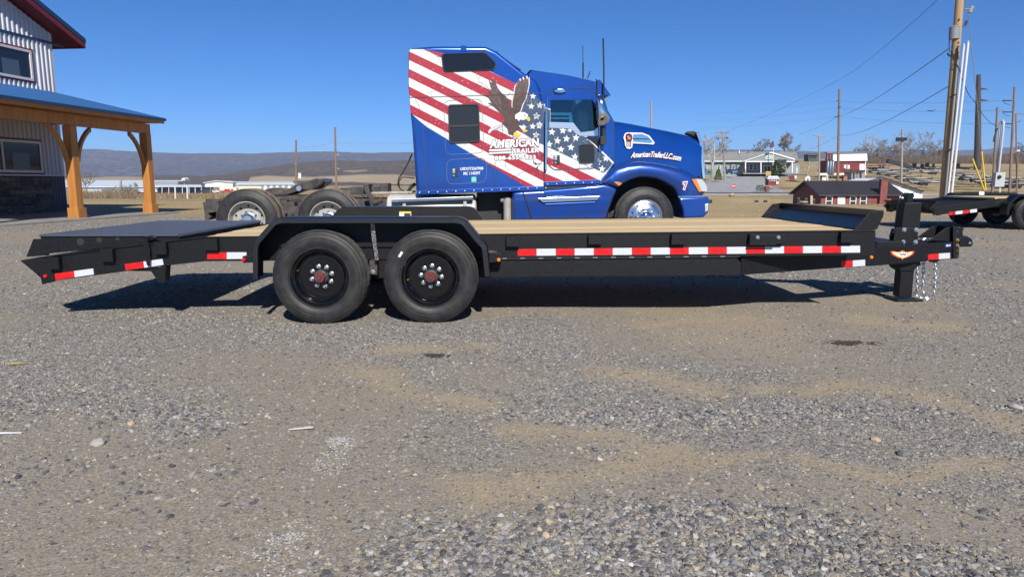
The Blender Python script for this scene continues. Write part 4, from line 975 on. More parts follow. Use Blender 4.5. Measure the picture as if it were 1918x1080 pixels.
letters('USDOT2367908', c6(732, 474), c6(990, 468), c6(732, 440), c6(990, 434), YS, 3, 'white_print', sleeper, offset=0.03, space=1.05); letters('MC 1143597', c6(768, 528), c6(956, 522), c6(768, 492), c6(956, 486), YS, 3, 'white_print', sleeper, offset=0.03, space=1.05)
ksheet([c6(857, 548), c6(911, 546), c6(912, 603), c6(858, 604)], YS, 3, 'teal', 'permit_sticker', sleeper)
# trim outlines of hatches
def trimline(pts, y, mt, par, r=0.006, closed=True, nm='trim'):
    q = soften3(pts, 0.11, 4) if closed else pts
    q = q + [q[0], q[1]] if closed else q
    m = MB(); m.tube([p + Vector((0, -0.004, 0)) for p in q], r, 6); return m.build(nm, M[mt], par, smooth=60)
trimline(K.pts([(831, 189), (903, 185.5), (907, 286), (835, 290)], YS), YS, 'sill', sleeper, 0.0045, nm='door_trim')
trimline(K.pts([(836, 299.5), (910.5, 295.5), (911.5, 341), (838, 345.5)], YS), YS, 'sill', sleeper, 0.005, nm='hatch_trim')
def handle(px, par, y):
    m = MB(); kprism(m, px, y - 0.008, 0.008); h = m.build('handle', M['gasket'], par, bevel=0.006)
    (x0, y0), (x1, y1) = px[0], px[2]
    m = MB(); kprism(m, [(x0 + 1.5, y0 + 1.5), (lerp(x0, x1, .55), y0 + 1.3), (lerp(x0, x1, .55), lerp(y0, y1, .55)), (x0 + 1.5, lerp(y0, y1, .55))], y - 0.014, 0.006); m.build('paddle', M['sill'], h, bevel=0.003)
    c = K.at(lerp(x0, x1, .3), lerp(y0, y1, .82), y - 0.008); m = MB(); bolt(m, c, 0.012, 0.01, 12); m.build('lock', M['chrome'], h)
handle([(846, 315.3), (857.2, 315), (857.8, 332), (846.6, 332.6)], sleeper, YS)
for px in ([(766, 182.3), (1018, 174.6), (1018, 175.4), (766, 183.1)], [(792, 232), (792.8, 232), (800, 358), (799.2, 358)], [(927, 303), (927.7, 303), (928.5, 352), (927.8, 352)], [(941, 176.5), (941.6, 176.5), (941.6, 256), (941, 256)], [(961, 176), (961.6, 176), (961.6, 252), (961, 252)]):
    ksheet(px, YS, 9, 'hub', 'panel_seam', sleeper)
# lower rivet strip
m = MB(); kprism(m, [(780, 357.5), (1019, 348.5), (1019, 356), (780, 365)], YS - 0.006, 0.02); m.build('skirt_strip', M['blue'], sleeper, bevel=0.003)
for k in range(15):
    px = 786 + k * 16.9; c = K.at(px, 361 - (px - 780) * 0.0377, YS - 0.006); m = MB(); m.lathe([(0.001, -0.008), (0.009, -0.006), (0.012, 0)], c, 8); m.build('rivet', M['sill'], sleeper)
# --- cab
CB = [(990, 139), (997, 132.5), (1062, 142), (1114, 153), (1119, 178), (1149, 226), (1149, 308), (1123, 342), (1018, 346.5), (1018, 200)]
cab_lo, cab_hi = YD + 0.012, KW - YD - 0.012
HOLE = [(1031, 187.5), (1110, 186.5), (1118, 208), (1120, 238), (1113, 245.5), (1088, 248.5), (1074, 230.5), (1031, 228.5)]
def wall_with_hole(outer, hole, y, th, nm, par, mt):
    """keyhole plate: both loops resampled to one count by angle round the hole's centre"""
    o = K.pts(outer, y); h = K.pts(hole, y)
    c = sum(h, Vector()) / len(h)
    ang = sorted(set([round(math.atan2(p.z - c.z, p.x - c.x), 4) for p in o + h]))
    def hit(poly, a):
        d = Vector((math.cos(a), 0, math.sin(a))); best = None
        for i in range(len(poly)):
            p, q = poly[i], poly[(i + 1) % len(poly)]; e = q - p
            den = d.x * e.z - d.z * e.x
            if abs(den) < 1e-12: continue
            t = ((p.x - c.x) * e.z - (p.z - c.z) * e.x) / den; s = ((p.x - c.x) * d.z - (p.z - c.z) * d.x) / den
            if t > 0 and -1e-6 <= s <= 1 + 1e-6 and (best is None or t > best): best = t
        return c + d * best
    m = MB(); m.ring([hit(o, a) for a in ang], [hit(h, a) for a in ang], (0, th, 0)); return m
cab = wall_with_hole(CB, HOLE, cab_lo, 0.03, '', truck, 'blue')
cf = wall_with_hole(CB, HOLE, cab_lo, 0.03, '', truck, 'blue')
cabm = MB(); cabm.v = cab.v + [(a, KW - b, c) for a, b, c in cf.v]; n0 = len(cab.v); cabm.f = cab.f + [tuple(i + n0 for i in f[::-1]) for f in cf.f]; cabm.m = [0] * len(cabm.f)
q = K.pts(CB, cab_lo); up = Vector((0, 0, 1))
def slab(i, j, th): 
    a, b = q[i], q[j]; d = (b - a).normalized(); nn = Vector((d.z, 0, -d.x)) * th
    cabm.prism([Vector((a.x, cab_lo + .028, a.z)), Vector((b.x, cab_lo + .028, b.z)), Vector((b.x, cab_lo + .028, b.z)) + nn, Vector((a.x, cab_lo + .028, a.z)) + nn], (0, cab_hi - cab_lo - .056, 0))
slab(1, 2, 0.03); slab(2, 3, 0.03); slab(5, 6, 0.03); slab(7, 8, 0.03)
cabo = cabm.build('cab', M['blue'], truck, smooth=35)
m = MB(); rc = K.pts([(997, 132.5), (1062, 142), (1114, 153)], cab_lo)
m.loft([[Vector((p.x, cab_lo + (cab_hi - cab_lo) * t, p.z + 0.004 + 0.10 * math.sin(math.pi * t) ** .7)) for t in [k / 12 for k in range(13)]] for p in rc], False, False); m.build('cab_roof', M['blue_dusty'], cabo, smooth=60)
m = MB(); a, b = K.at(1117, 170, cab_lo), K.at(1148, 225, cab_lo); m.prism([Vector((a.x, cab_lo + .06, a.z)), Vector((b.x, cab_lo + .03, b.z)), Vector((b.x, cab_hi - .03, b.z)), Vector((a.x, cab_hi - .06, a.z))], (0.012, 0, 0.006)); m.build('windscreen', M['glass_dark'], cabo)
# inside: rear wall, seats, wheel
m = MB(); a, b = K.at(1016, 150, cab_lo), K.at(1016, 345, cab_lo); m.box((a.x - .02, cab_lo + .04, b.z), (a.x, cab_hi - .04, a.z)); m.build('rear_wall', M['trim_grey'], cabo)
for y0 in (0.35, 1.45):
    s = K.at(1088, 228, y0); m = MB(); m.prism(K.pts([(1078, 205), (1084, 193), (1098, 194), (1103, 215), (1104, 300), (1080, 300), (1083, 240)], y0), (0, 0.5, 0)); m.build('seat', M['seat'], cabo, bevel=0.04, seg=3)
m = MB(); a = K.at(1106, 240, .55); ring_ = [Vector((a.x + .10 * math.cos(t) * .5, a.y + .22 * math.sin(t), a.z + .20 * math.cos(t))) for t in [2 * math.pi * k / 20 for k in range(21)]]; m.tube(ring_, 0.014, 6); m.build('steering_wheel', M['seat'], cabo)
m = MB(); a = K.at(1112, 232, cab_lo); m.box((a.x, cab_lo + .04, a.z - .35), (a.x + .28, cab_hi - .04, a.z)); m.build('dashboard', M['seat'], cabo, bevel=0.02)
for k, (yy, h) in enumerate(((207, 4), (216, 4), (223, 6))):
    a = K.at(1031, yy, 1.9); b = K.at(1076 - 10 * (k > 0), yy + h, 1.9); m = MB(); m.box((a.x, 1.9, b.z), (b.x, 1.93, a.z)); m.build('curtain_rail', M['tank'], cabo)
# cowl between door and hood, with the wrap's edge
# --- door
DR = [(1020.5, 199), (1025.5, 180), (1034, 168.5), (1102, 166), (1111, 172), (1116.5, 186), (1122.5, 230), (1122, 306), (1112, 314), (1037, 317.5), (1028, 312), (1021, 300)]
dm = wall_with_hole(DR, HOLE, YD, 0.012, '', truck, 'blue'); door = dm.build('door', M['blue'], truck, smooth=35)
m = MB(); m.prism(K.pts(HOLE, YD + 0.006), (0, 0.004, 0)); m.build('door_glass', M['glass'], door)
m = MB(); hh = K.pts(HOLE, KW - YD - 0.02); m.prism(hh, (0, 0.004, 0)); m.build('door_glass', M['glass'], cabo)
trimline(K.pts([(1025, 305), (1025, 181), (1034, 167), (1103, 164.5), (1111.5, 171), (1117, 186), (1123, 230), (1123, 306), (1112, 315.5), (1037, 318.5)], YD), YD, 'chrome', door, 0.0075, nm='door_trim')
SILL = [(1029, 228.6), (1074, 230), (1088, 248), (1113, 245), (1120.5, 237.5), (1121, 254.5), (1086, 254.5), (1078, 250), (1070, 241), (1029, 239.3)]
ksheet(SILL, YD, 5, 'sill', 'window_sill', door, 0.006)
# the wrap carried across cab and door
CABF = [(1018.8, 194), (1024, 198), (1031, 204), (1031, 229), (1070, 241), (1078, 250), (1097, 256), (1149, 305.5), (1140, 318), (1124, 341), (1020, 345)]
CABF1 = clip(CABF, 1, 0, 1150)
DOORF = [p for p in CABF]
def both(region, mt, k, nm): ksheet(region, YD, k, mt, nm, door)
ksheet(CABF, YD + 0.004, 1, 'flag_white', 'flag_print', cabo)
both([(1021, 201), (1031, 204), (1031, 229), (1070, 241), (1078, 250), (1097, 256), (1121.5, 280), (1121.5, 306), (1112, 313.5), (1037, 317), (1028.5, 311.5), (1021.3, 299)], 'flag_white', 1, 'flag_print')
STR_A = [(1003.8, 284.4), (1084.5, 319), (1124, 338), (1124, 342), (1095.7, 342.6), (1058, 321.5), (1000, 296)]
STR_B = [(1000, 314), (1020, 324), (1066.6, 343.8), (1020.5, 345.8), (1000, 335)]
def within(poly, x0, x1, y0=0, y1=999):
    for a, b, c in ((-1, 0, -x0), (1, 0, x1), (0, -1, -y0), (0, 1, y1)): poly = clip(poly, a, b, c)
    return poly
ksheet(within(STR_A, 1019, 1150), YD + .004, 2, 'flag_red', 'flag_stripe', cabo); ksheet(within(STR_B, 1019, 1150), YD + .004, 2, 'flag_red', 'flag_stripe', cabo)
pa_ = within(STR_A, 1021.3, 1122, 0, 316.5)
both(pa_, 'flag_red', 2, 'flag_stripe')
CAN = [(1020, 204), (1031, 206), (1031, 229), (1070, 241), (1078, 250), (1097, 257), (1148, 306), (1139, 317), (1131, 324), (1030, 277), (1019, 272)]
ksheet(CAN, YD + .004, 3, 'flag_navy', 'flag_canton', cabo)
both([(1021.3, 203), (1030.5, 206), (1030.5, 229), (1070, 241), (1078, 250), (1097, 257), (1121.5, 281), (1121.5, 306), (1117, 309.5), (1112, 313.3), (1104, 311.4), (1030, 277), (1021.3, 273)], 'flag_navy', 3, 'flag_canton')
ksheet([(1096, 255), (1098.5, 254.5), (1150, 304.5), (1148, 307)], YD, 4, 'white_print', 'flag_edge', door)
for x, y in ((235, 180), (325, 160), (420, 150), (270, 265), (370, 245), (410, 340), (180, 92), (290, 78), (152, 215), (550, 420)):
    star(*c8(x, y), 7.4, YD, 4, door)
for x, y in ((720, 355), (680, 460), (640, 390), (360, 75)): star(*c8(x, y), 7.2 if x > 400 else 5, YD if x < 640 else YD + .004, 4, door if x < 640 else cabo)
# low window in the door, handle, grab bar, lamps
pane([(1082.6, 271), (1113, 269.2), (1114.6, 305), (1084, 306.6)], YD, 'glass_black', door, rim=0.022, deep=0.02, nm='low_window', rimmat='gasket')
trimline(K.pts([(1082, 270.4), (1113.4, 268.8), (1115.2, 305.6), (1083.6, 307.4)], YD - 0.012), YD, 'chrome', door, 0.005, nm='low_window_trim')
ksheet([c8(515, 140), c8(610, 215), c8(645, 250), c8(640, 180), c8(630, 140)], YD, 6, 'glass_black', 'vent_panel', door)
handle([(1036.8, 291), (1048.4, 290.6), (1049, 307.4), (1037.4, 308.2)], door, YD - 0.006)
m = MB(); m.tube(K.pts([(1022.8, 206), (1022.6, 262), (1022.4, 318)], YD - 0.06), 0.016, 10); a, b = K.at(1022.8, 208, YD - .06), K.at(1022.4, 318, YD - .06); m.tube([a, a + Vector((0, .06, 0))], .012, 8); m.tube([b, b + Vector((0, .06, -.01))], .018, 8); m.build('grab_bar', M['chrome'], cabo, smooth=50)
m = MB(); kprism(m, [c7(198, 478), c7(240, 458), c7(300, 462), c7(326, 485), c7(280, 500), c7(222, 498)], YD - 0.05, 0.05); m.build('dome_lamp', M['chrome'], door, bevel=0.01, seg=3)
m = MB(); c = K.at(1019.6, 270, YD + .003); m.box((c.x - .006, c.y - .006, K.at(1019, 346, YD).z), (c.x + .006, c.y + .02, K.at(1019, 200, YD).z)); m.build('door_seam', M['gasket'], cabo)
m = MB(); kprism(m, [(1020, 340.5), (1124, 336.5), (1124, 344), (1020, 348)], YD - 0.004, 0.03); m.build('skirt_strip', M['blue'], cabo, bevel=0.003)
for k in range(6):
    px = 1026 + k * 16.6; c = K.at(px, 345.2 - (px - 1020) * 0.04, YD - 0.004); m = MB(); m.lathe([(0.001, -0.008), (0.009, -0.006), (0.012, 0)], c, 8); m.build('rivet', M['sill'], cabo)
# visor
m = MB(); kprism(m, [(1101, 163), (1116, 152), (1123.5, 148.8), (1144.5, 178.8), (1117.5, 177.6)], YD + .02, 0.02); kprism(m, [(1116, 152), (1123.5, 148.8), (1144.5, 178.8), (1141, 178.6)], YD + .042, KW - 2 * YD - .084); m.build('sun_visor', M['blue'], truck, bevel=0.004)
for px, py in ((1108, 159), (1114, 157.6)):
    c = K.at(px, py, YD + .019); m = MB(); bolt(m, c, 0.008, 0.006); m.build('bolt', M['zinc'], cabo)
m = MB(); m.tube(K.pts([(1117.5, 178), (1118.5, 152), (1116.5, 148.5)], YD + 0.0), 0.012, 6); m.build('visor_stay', M['gasket'], cabo)
# mirror: chrome shell on a dark arm
m = MB(); q0 = [(1117, 180), (1122, 176.8), (1130, 177.6), (1136.5, 196), (1143.8, 224), (1140, 232), (1131, 237), (1121, 236), (1118.5, 210)]
q = soften3(K.pts(q0, YD - 0.24), 0.05); c = sum(q, Vector()) / len(q)
m.loft([[c + (p - c) * s + Vector((0, dy, 0)) for p in q] for s, dy in ((0.02, -0.07), (0.35, -0.065), (0.65, -0.045), (0.88, -0.015), (1.0, 0.03), (1.0, 0.09), (0.94, 0.10), (0.02, 0.10))], True, False)
mir = m.build('mirror', M['chrome'], truck, smooth=60)
m = MB(); m.tube(K.pts([(1130.5, 236), (1130.5, 262)], YD - 0.14), 0.032, 8); kprism(m, [(1125, 256), (1135, 254), (1136, 268), (1130, 272), (1124.5, 270)], YD - 0.17, 0.16); m.build('mirror_arm', M['gasket'], mir, bevel=0.008)
m = MB(); m.tube([c + Vector((0, .05, 0.1)), c + Vector((-.05, .30, 0.12))], 0.02, 8); m.build('mirror_bracket', M['gasket'], mir)
# --- hood
cw = K.at(1149, 226, 1.2); hb = K.at(1149.5, 312, YH)
stations = [(1149.5, 224.5), (1185, 230), (1217.7, 236.5), (1252, 243), (1285, 250), (1302, 256.5), (1311, 264)]
hx = [K.at(a, b, lerp(.22, .75, k / 6)) for k, (a, b) in enumerate(stations)]
zlow = K.at(1250, 330, .3).z
rings = []
for i, p in enumerate(hx):
    t = (p.x - hx[0].x) / (hx[-1].x - hx[0].x); hw = lerp(1.05, 0.58, t); yc = KW / 2; zt = p.z; zb = zlow
    sec = [(-hw - 0.02, zb), (-hw - 0.012, lerp(zb, zt, .45)), (-hw + 0.0, lerp(zb, zt, .78)), (-hw + .03, zt - .10), (-hw + .09, zt - .035), (-hw + .2, zt - .008), (0, zt + .015)]
    sec = sec + [(-a, b) for a, b in sec[-2::-1]]
    rings.append([Vector((p.x, yc + a, b)) for a, b in sec])
m = MB(); m.loft(rings, False, False); m.add(rings[-1], [tuple(range(len(rings[-1])))])
hood = m.build('hood', M['blue'], truck, smooth=50)
def hside(px, py):          # on the hood's side
    a = (hx[0].x, KW / 2 - 1.075); b = (hx[-1].x, KW / 2 - .60); return K.on(px, py, a, b)
hn = Vector((0, -1, 0))
m = MB(); kprism(m, [(1122, 228), (1149, 226), (1149, 309), (1136, 320), (1122, 326)], YD + .02, 0.03); m.build('cowl_panel', M['blue'], cabo)
m = MB(); kprism(m, [(1148.5, 226), (1150.5, 226), (1150.5, 308), (1148.5, 308)], YD + .016, 0.3); m.build('hood_seam', M['gasket'], cabo)
# filler behind the cowl to the hood side
def hsheet(px, k, mt, nm, th=0.002):
    m = MB(); m.prism([hside(*p) + hn * (0.012 + 0.002 * k) for p in px], (0, th, 0)); return m.build(nm, M[mt], hood)
hsheet([c8(*p) for p in ((905, 110), (925, 98), (970, 98), (1080, 100), (1150, 128), (1205, 200), (1190, 218), (1120, 212), (985, 206), (980, 245), (955, 262), (925, 255), (908, 225), (905, 190), (892, 150))], 0, 'white_print', 'emblem', 0.006)
hsheet([c8(*p) for p in ((912, 150), (915, 118), (935, 108), (960, 108), (978, 125), (980, 160), (970, 185), (968, 240), (922, 238), (922, 190))], 2, 'maroon', 'emblem', 0.004)
for x in (928, 940, 952): hsheet([c8(x, 192), c8(x + 6, 192), c8(x + 6, 236), c8(x, 236)], 4, 'white_print', 'emblem')
hsheet([c8(*p) for p in ((928, 130), (962, 130), (962, 165), (945, 172), (928, 165))], 4, 'red_print', 'emblem')
A_ = [hside(*c8(*p)) + hn * 0.024 for p in ((932, 148), (960, 148), (932, 134), (960, 134))]
mb = MB(); lettering(mb, 'K', quad_map(A_[0], (A_[0] + A_[1]) / 2, A_[2], (A_[2] + A_[3]) / 2), 1.0, 0.02); mb.build('emblem', M['white_print'], hood, recalc=False)
A_ = [hside(*c8(*p)) + hn * 0.024 for p in ((940, 166), (962, 166), (940, 152), (962, 152))]
mb = MB(); lettering(mb, 'W', quad_map(*A_), 1.0, 0.02); mb.build('emblem', M['white_print'], hood, recalc=False)
hsheet([c8(*p) for p in ((988, 118), (1075, 112), (1135, 135), (1185, 190), (1165, 204), (990, 190), (984, 150))], 2, 'chrome', 'vent_wing', 0.012)
hsheet([c8(*p) for p in ((990, 155), (1140, 158), (1160, 170), (990, 168))], 6, 'hub', 'vent_wing', 0.004)
# website lettering, bent along the fender
v, f = text_mesh('AmericanTrailerLLC.com', 1.0, 0.035, 0.25); lo, hi = v[:, :2].min(0), v[:, :2].max(0)
vo, fo_ = text_mesh('AmericanTrailerLLC.com', 1.0, 0.11, 0.25)
def curve_txt(v, f, k, mt):
    out = []
    for q in v:
        s = (q[0] - lo[0]) / (hi[0] - lo[0]); t = (q[1] - lo[1]) / (hi[1] - lo[1])
        bx = 962 + s * 500; by = 352 - 10 * math.sin(math.pi * min(s * 1.0, 1)) + 55 * max(0, s - .30) ** 1.6
        h = 58
        out.append(hside(*c8(bx + t * 12, by - t * h)) + hn * (0.014 + 0.003 * k))
    mb = MB(); mb.add(out, f); mb.build('lettering', M[mt], hood, recalc=False)
curve_txt(vo, fo_, 0, 'maroon'); curve_txt(v, f, 1, 'white_print')
# grille surround and scoop
m = MB(); g = K.pts([(1304, 248), (1309, 247), (1314, 263), (1321.5, 335), (1316, 336), (1310, 266)], 0.66); m.prism(g, (0, KW - 1.32, 0)); gr = m.build('grille_surround', M['chrome'], truck, bevel=0.01)
m = MB(); kprism(m, [(1285, 250), (1291, 246), (1300, 245), (1306, 248.5), (1306, 262), (1300, 256)], 0.75, 0.16); m.build('hood_mirror', M['gasket'], hood, bevel=0.02, seg=3)
m = MB(); kprism(m, [(1296, 262), (1309, 264), (1317, 334), (1296, 334)], .70, KW - 1.40); m.build('grille', M['gasket'], truck)
for k in range(7):
    y = .72 + k * .15; m = MB(); m.prism([p + Vector((.012, 0, 0)) for p in K.pts([(1313, 270), (1315, 270), (1321, 332), (1318, 332)], y)], (0, .05, 0)); m.build('grille_bar', M['alu'], gr)
# --- fender
OI = [((1122, 342.5), (1127, 343)), ((1126, 332), (1140, 345.5)), ((1135, 320), (1157, 352)), ((1142, 312.5), (1161, 348)), ((1150, 307), (1166, 344.5)), ((1172, 302), (1181, 336.5)), ((1197, 300), (1197, 331.5)), ((1220, 302), (1212, 331.5)), ((1244, 306.5), (1230, 334)), ((1265, 311), (1244, 340)), ((1281.5, 316), (1256, 347)), ((1297, 323), (1261, 350.5)), ((1308, 329.5), (1264, 354)), ((1317, 336.5), (1267, 358)), ((1322, 344), (1269, 362)), ((1325.5, 357), (1271, 366)), ((1320, 366), (1271, 367.3))]
YF = 0.0
def fender_mesh():
    rings = []
    for o, i in OI:
        o3, i3 = K.at(*o, YF + .12), K.at(*i, YF + .03); sec = []
        for s, y in ((-0.02, .12), (0, .035), (.12, .01), (.38, -.005), (.62, .005), (.78, .035), (.88, .08), (.95, .15), (.99, .25), (1.0, .42), (1.0, .75)):
            p = i3 + (o3 - i3) * s; sec.append(Vector((p.x, YF + y, p.z + (0.02 if y > .5 else 0))))
        rings.append(sec)
    m = MB(); m.loft(rings, False, False); return m
fender_mesh().build('fender', M['blue_dusty'], truck, smooth=70); kmirror(fender_mesh()).build('fender', M['blue_dusty'], truck, smooth=70)
# wheel well, dark
m = MB(); w_ = K.pts([(1137, 412), (1139, 399), (1150, 369), (1158, 352), (1181, 337), (1197, 332), (1230, 335), (1256, 348), (1270, 366), (1279, 393), (1281, 409)], .05)
m.loft([[Vector((p.x, y, p.z)) for p in w_] for y in (.06, .75)], False, False); m.add([Vector((p.x, .75, p.z)) for p in w_], [tuple(range(len(w_)))]); m.build('wheel_well', M['gasket'], truck, recalc=False)
# amber lamp, headlamp, number
m = MB(); kprism(m, [(1150, 341), (1157, 340.4), (1165.5, 343), (1159.5, 348.5)], YF - 0.012, 0.03); m.build('side_lamp', M['lamp_amber'], truck, bevel=0.004)
m = MB(); kprism(m, [(1295.6, 336.2), (1303, 335), (1314, 358.8), (1309.5, 359.8)], YF - .012, 0.05); m.build('turn_lamp', M['lamp_amber'], truck, bevel=0.006)
m = MB(); kprism(m, [(1303, 335), (1315, 335.4), (1322, 344), (1325, 353), (1324.5, 359), (1314, 358.8)], YF - .010, 0.06); m.build('headlight', M['lens'], truck, bevel=0.008)
letters('7', (1279.8, 355), (1286.6, 354), (1279.8, 341.6), (1286.6, 341), YF - .006, 2, 'red_print', truck, outline='white_print', oo=0.10, offset=0.03, nm='number_decal')
# --- bumper
m = MB(); kprism(m, [(1271.5, 370.5), (1327.5, 368.4), (1329.4, 376), (1328, 396), (1319, 407), (1280.6, 408.5), (1279.5, 393)], YF + .01, KW - .02); bu = m.build('bumper', M['blue'], truck, bevel=0.03, seg=4, smooth=40)
m = MB(); kprism(m, [(1320.5, 383), (1327, 381), (1326.5, 394), (1321, 397)], YF - .002, 0.03); m.build('fog_lamp', M['lens'], bu, bevel=0.004)
m = MB(); kprism(m, [(1328, 375), (1334, 374), (1334, 380), (1329, 381)], .5, .05); m.build('tow_hook', M['gasket'], bu)
# --- side fairing and step
FA = [(960, 359.5), (978, 357.8), (1019, 355.8), (1118, 346), (1131, 344), (1143, 347), (1157, 353.5), (1150, 369), (1139, 399), (1137, 412), (960, 414)]
m = MB(); kprism(m, FA, YF + .035, 0.42); fa = m.build('side_fairing', M['blue_dusty'], truck, bevel=0.05, seg=4, smooth=40)
m = MB(); q = [K.at(979, 359, YF + .033), K.at(983, 370, YF + .033), K.at(990, 390, YF + .033), K.at(996, 413, YF + .033)]; m.tube(q, 0.012, 6); m.build('fairing_seam', M['gasket'], fa)
m = MB(); kprism(m, [(1018, 358), (1112, 351), (1114, 364), (1022, 370)], YF + .028, 0.04); kprism(m, [(1020, 381.5), (1116, 377), (1118, 381), (1022, 386)], YF + .024, 0.04); m2_ = m.build('step_recess', M['blue'], fa, bevel=0.01, seg=3)
m = MB(); kprism(m, [(1008, 371.5), (1124, 367), (1119, 374.8), (1017, 379.4)], YF - .01, 0.10); m.build('step_plate', M['alu'], fa, bevel=0.004)
# --- chassis
zr = K.at(640, 372, .7).z
xr0, xr1 = K.at(386, 385, .75).x, K.at(1260, 385, .75).x
for y in (.74, 1.60):
    m = MB(); m.box((xr0, y, zr - .27), (xr1, y + .08, zr)); m.build('frame_rail', M['frame'], truck, bevel=0.004)
m = MB(); kprism(m, [(379.5, 379), (410, 376.5), (411, 396), (383, 400)], .45, 1.5); kprism(m, [(383, 400), (388, 399), (395, 406), (390, 412), (384, 412)], .45, .4); m.build('rear_crossmember', M['frame'], truck, bevel=0.006)
for k, px in enumerate((520, 560, 690, 720, 905, 925)):
    a = K.at(px, 380, .74); m = MB(); m.box((a.x, .822, zr - .22), (a.x + .09, 1.598, zr - .02)); m.build('frame_crossmember', M['frame'], truck)
m = MB(); kprism(m, [(895, 352), (1140, 350), (1140, 412), (895, 412)], .48, 1.4); m.build('dark_underbody_fill', M['gasket'], truck)  # black filler box, paints the shade seen in the gap under the cab
m = MB(); kprism(m, [(782, 352), (1120, 343), (1120, 352), (782, 364)], .12, 2.1); m.build('dark_gap_fill', M['gasket'], truck)  # black slab added so the gap above the tank reads as shade
# fifth wheel
m = MB(); fw = [(513.5, 367), (521, 362.5), (554, 347), (593.5, 333.5), (605.5, 335), (606.6, 341), (585, 356), (567, 354.8), (537, 364.9)]
m.prism(K.pts(fw, .78), (0, 0.86, 0)); f5 = m.build('fifth_wheel', M['grease'], truck, bevel=0.01)
m = MB(); kprism(m, [(520, 366), (590, 366), (590, 375), (515, 375)], .8, .8); m.build('fifth_wheel_base', M['frame'], truck, bevel=0.006)
c = K.at(560, 353, .77); m = MB(); m.lathe([(0.001, -.03), (.045, -.03), (.05, 0), (.001, 0)], c, 16); m.build('pivot_pin', M['zinc'], f5, smooth=40)
m = MB(); m.tube(K.pts([(597, 352), (604, 348), (610, 340), (613, 342), (606, 351), (600, 354)], .9), .012, 6); m.build('release_handle', M['frame'], f5)
# suspension lumps between the drive wheels
for px, py, w, h in ((525, 375, 14, 18), (538, 378, 16, 30), (551, 386, 10, 14), (530, 392, 10, 8), (545, 400, 18, 14)):
    a, b = K.at(px, py, .55), K.at(px + w, py + h, .55); m = MB(); m.box((a.x, .5, b.z), (b.x, .72, a.z)); m.build('suspension_bracket', M['frame'], truck, bevel=0.01)
for k in range(14):
    c = K.at(517 + k * 3.6 + (k % 3), 372.5 + 3 * (k % 2), .738); m = MB(); bolt(m, c, 0.014, 0.016); m.build('frame_bolt', M['hub'], truck)
# quarter fender bracket, deck plate, air tanks
m = MB(); kprism(m, [(680, 346), (689, 345.5), (694, 360), (703, 375), (709, 390), (700, 392), (692, 374), (683, 358)], .3, .06); m.build('mudflap_bracket', M['frame'], truck, bevel=0.006)
m = MB(); m.tube(K.pts([(700, 380), (716, 374)], .3), .05, 10); m.build('mudflap_arm', M['frame'], truck)
for px in ((657, 350, 682, 358), (684, 345, 692, 356), (712, 343, 728, 356), (696, 349, 712, 352)):
    a, b = K.at(px[0], px[1], 1.0), K.at(px[2], px[3] + 6, 1.0); m = MB(); m.box((a.x, .95, b.z), (b.x, 1.5, a.z)); m.build('deck_box', M['frame'], truck, bevel=0.008)
m = MB(); kprism(m, [(694, 360), (772, 358.4), (772, 361.4), (694, 363)], .72, .9); m.build('deck_plate', M['alu_dull'], truck, bevel=0.003)
# fuel tank with a top step
a, b = K.at(721, 366.5, .1), K.at(893, 366, .1); r_ = .33
m = MB(); c0 = Vector((a.x, .10 + r_, a.z - r_ + .02)); prof = [(.001, 0), (r_ * .7, .0), (r_ * .93, .02), (r_, .06), (r_, b.x - a.x - .06), (r_ * .93, b.x - a.x - .02), (r_ * .7, b.x - a.x), (.001, b.x - a.x)]
n_ = 32; rings = [[c0 + Vector((h, rr * math.cos(2 * math.pi * k / n_), rr * math.sin(2 * math.pi * k / n_))) for k in range(n_)] for rr, h in prof]
m.loft(rings, True, True); tank = m.build('fuel_tank', M['tank'], truck, smooth=40)
m = MB(); kprism(m, [(733, 373.3), (886, 367.8), (886, 373.2), (733, 378.8)], .04, .12); m.build('tank_step', M['alu'], tank, bevel=0.004)
for px in (754, 868):
    m = MB(); kprism(m, [(px, 371), (px + 6, 371), (px + 6, 412), (px, 412)], .075, .02); m.build('tank_strap', M['alu_dull'], tank)
m = MB(); kprism(m, [(733, 378), (886, 372.4), (886, 374.6), (733, 380.2)], .05, .1); m.build('step_underside', M['gasket'], tank)
m = MB(); c = K.at(951, 390, .25); n_ = 20
m.loft([[Vector((c.x + .075 * math.cos(2 * math.pi * k / n_), .25 + .075 * math.sin(2 * math.pi * k / n_), z)) for k in range(n_)] for z in (K.at(951, 414, .25).z, K.at(951, 369.5, .25).z)], True, True); m.build('air_canister', M['alu_dull'], truck, smooth=40)
c = K.at(941, 375.5, .2); m = MB(); m.lathe([(.001, 0), (.035, 0), (.042, .02), (.035, .05), (.001, .05)], c, 16); m.build('work_lamp', M['chrome'], truck, smooth=40)
# air hoses
m = MB(); m.tube(K.pts([(772, 288), (764, 306), (755, 322), (747, 334), (745, 346), (750, 354), (757, 358)], 1.0), .014, 6); m.build('air_hose', M['gasket'], truck)
m = MB(); m.tube(K.pts([(776, 334), (763, 332), (753, 332), (747, 340), (748, 352)], .95), .012, 6); m.build('air_hose', M['gasket'], truck)
m = MB(); m.tube(K.pts([(778, 344), (770, 350), (765, 358), (768, 362)], .9), .03, 8); m.build('air_hose', M['gasket'], truck)
# antennas
for pts, r, y in (([(1131, 180), (1131, 130), (1129.6, 72)], .014, .05), ([(1092, 146), (1092, 118)], .014, .5), ([(1092, 118), (1091.4, 86)], .006, .5), ([(1100, 147), (1105.5, 134)], .01, .5)):
    m = MB(); m.tube(K.pts(pts, y), r, 6); m.build('antenna', M['gasket'], truck)
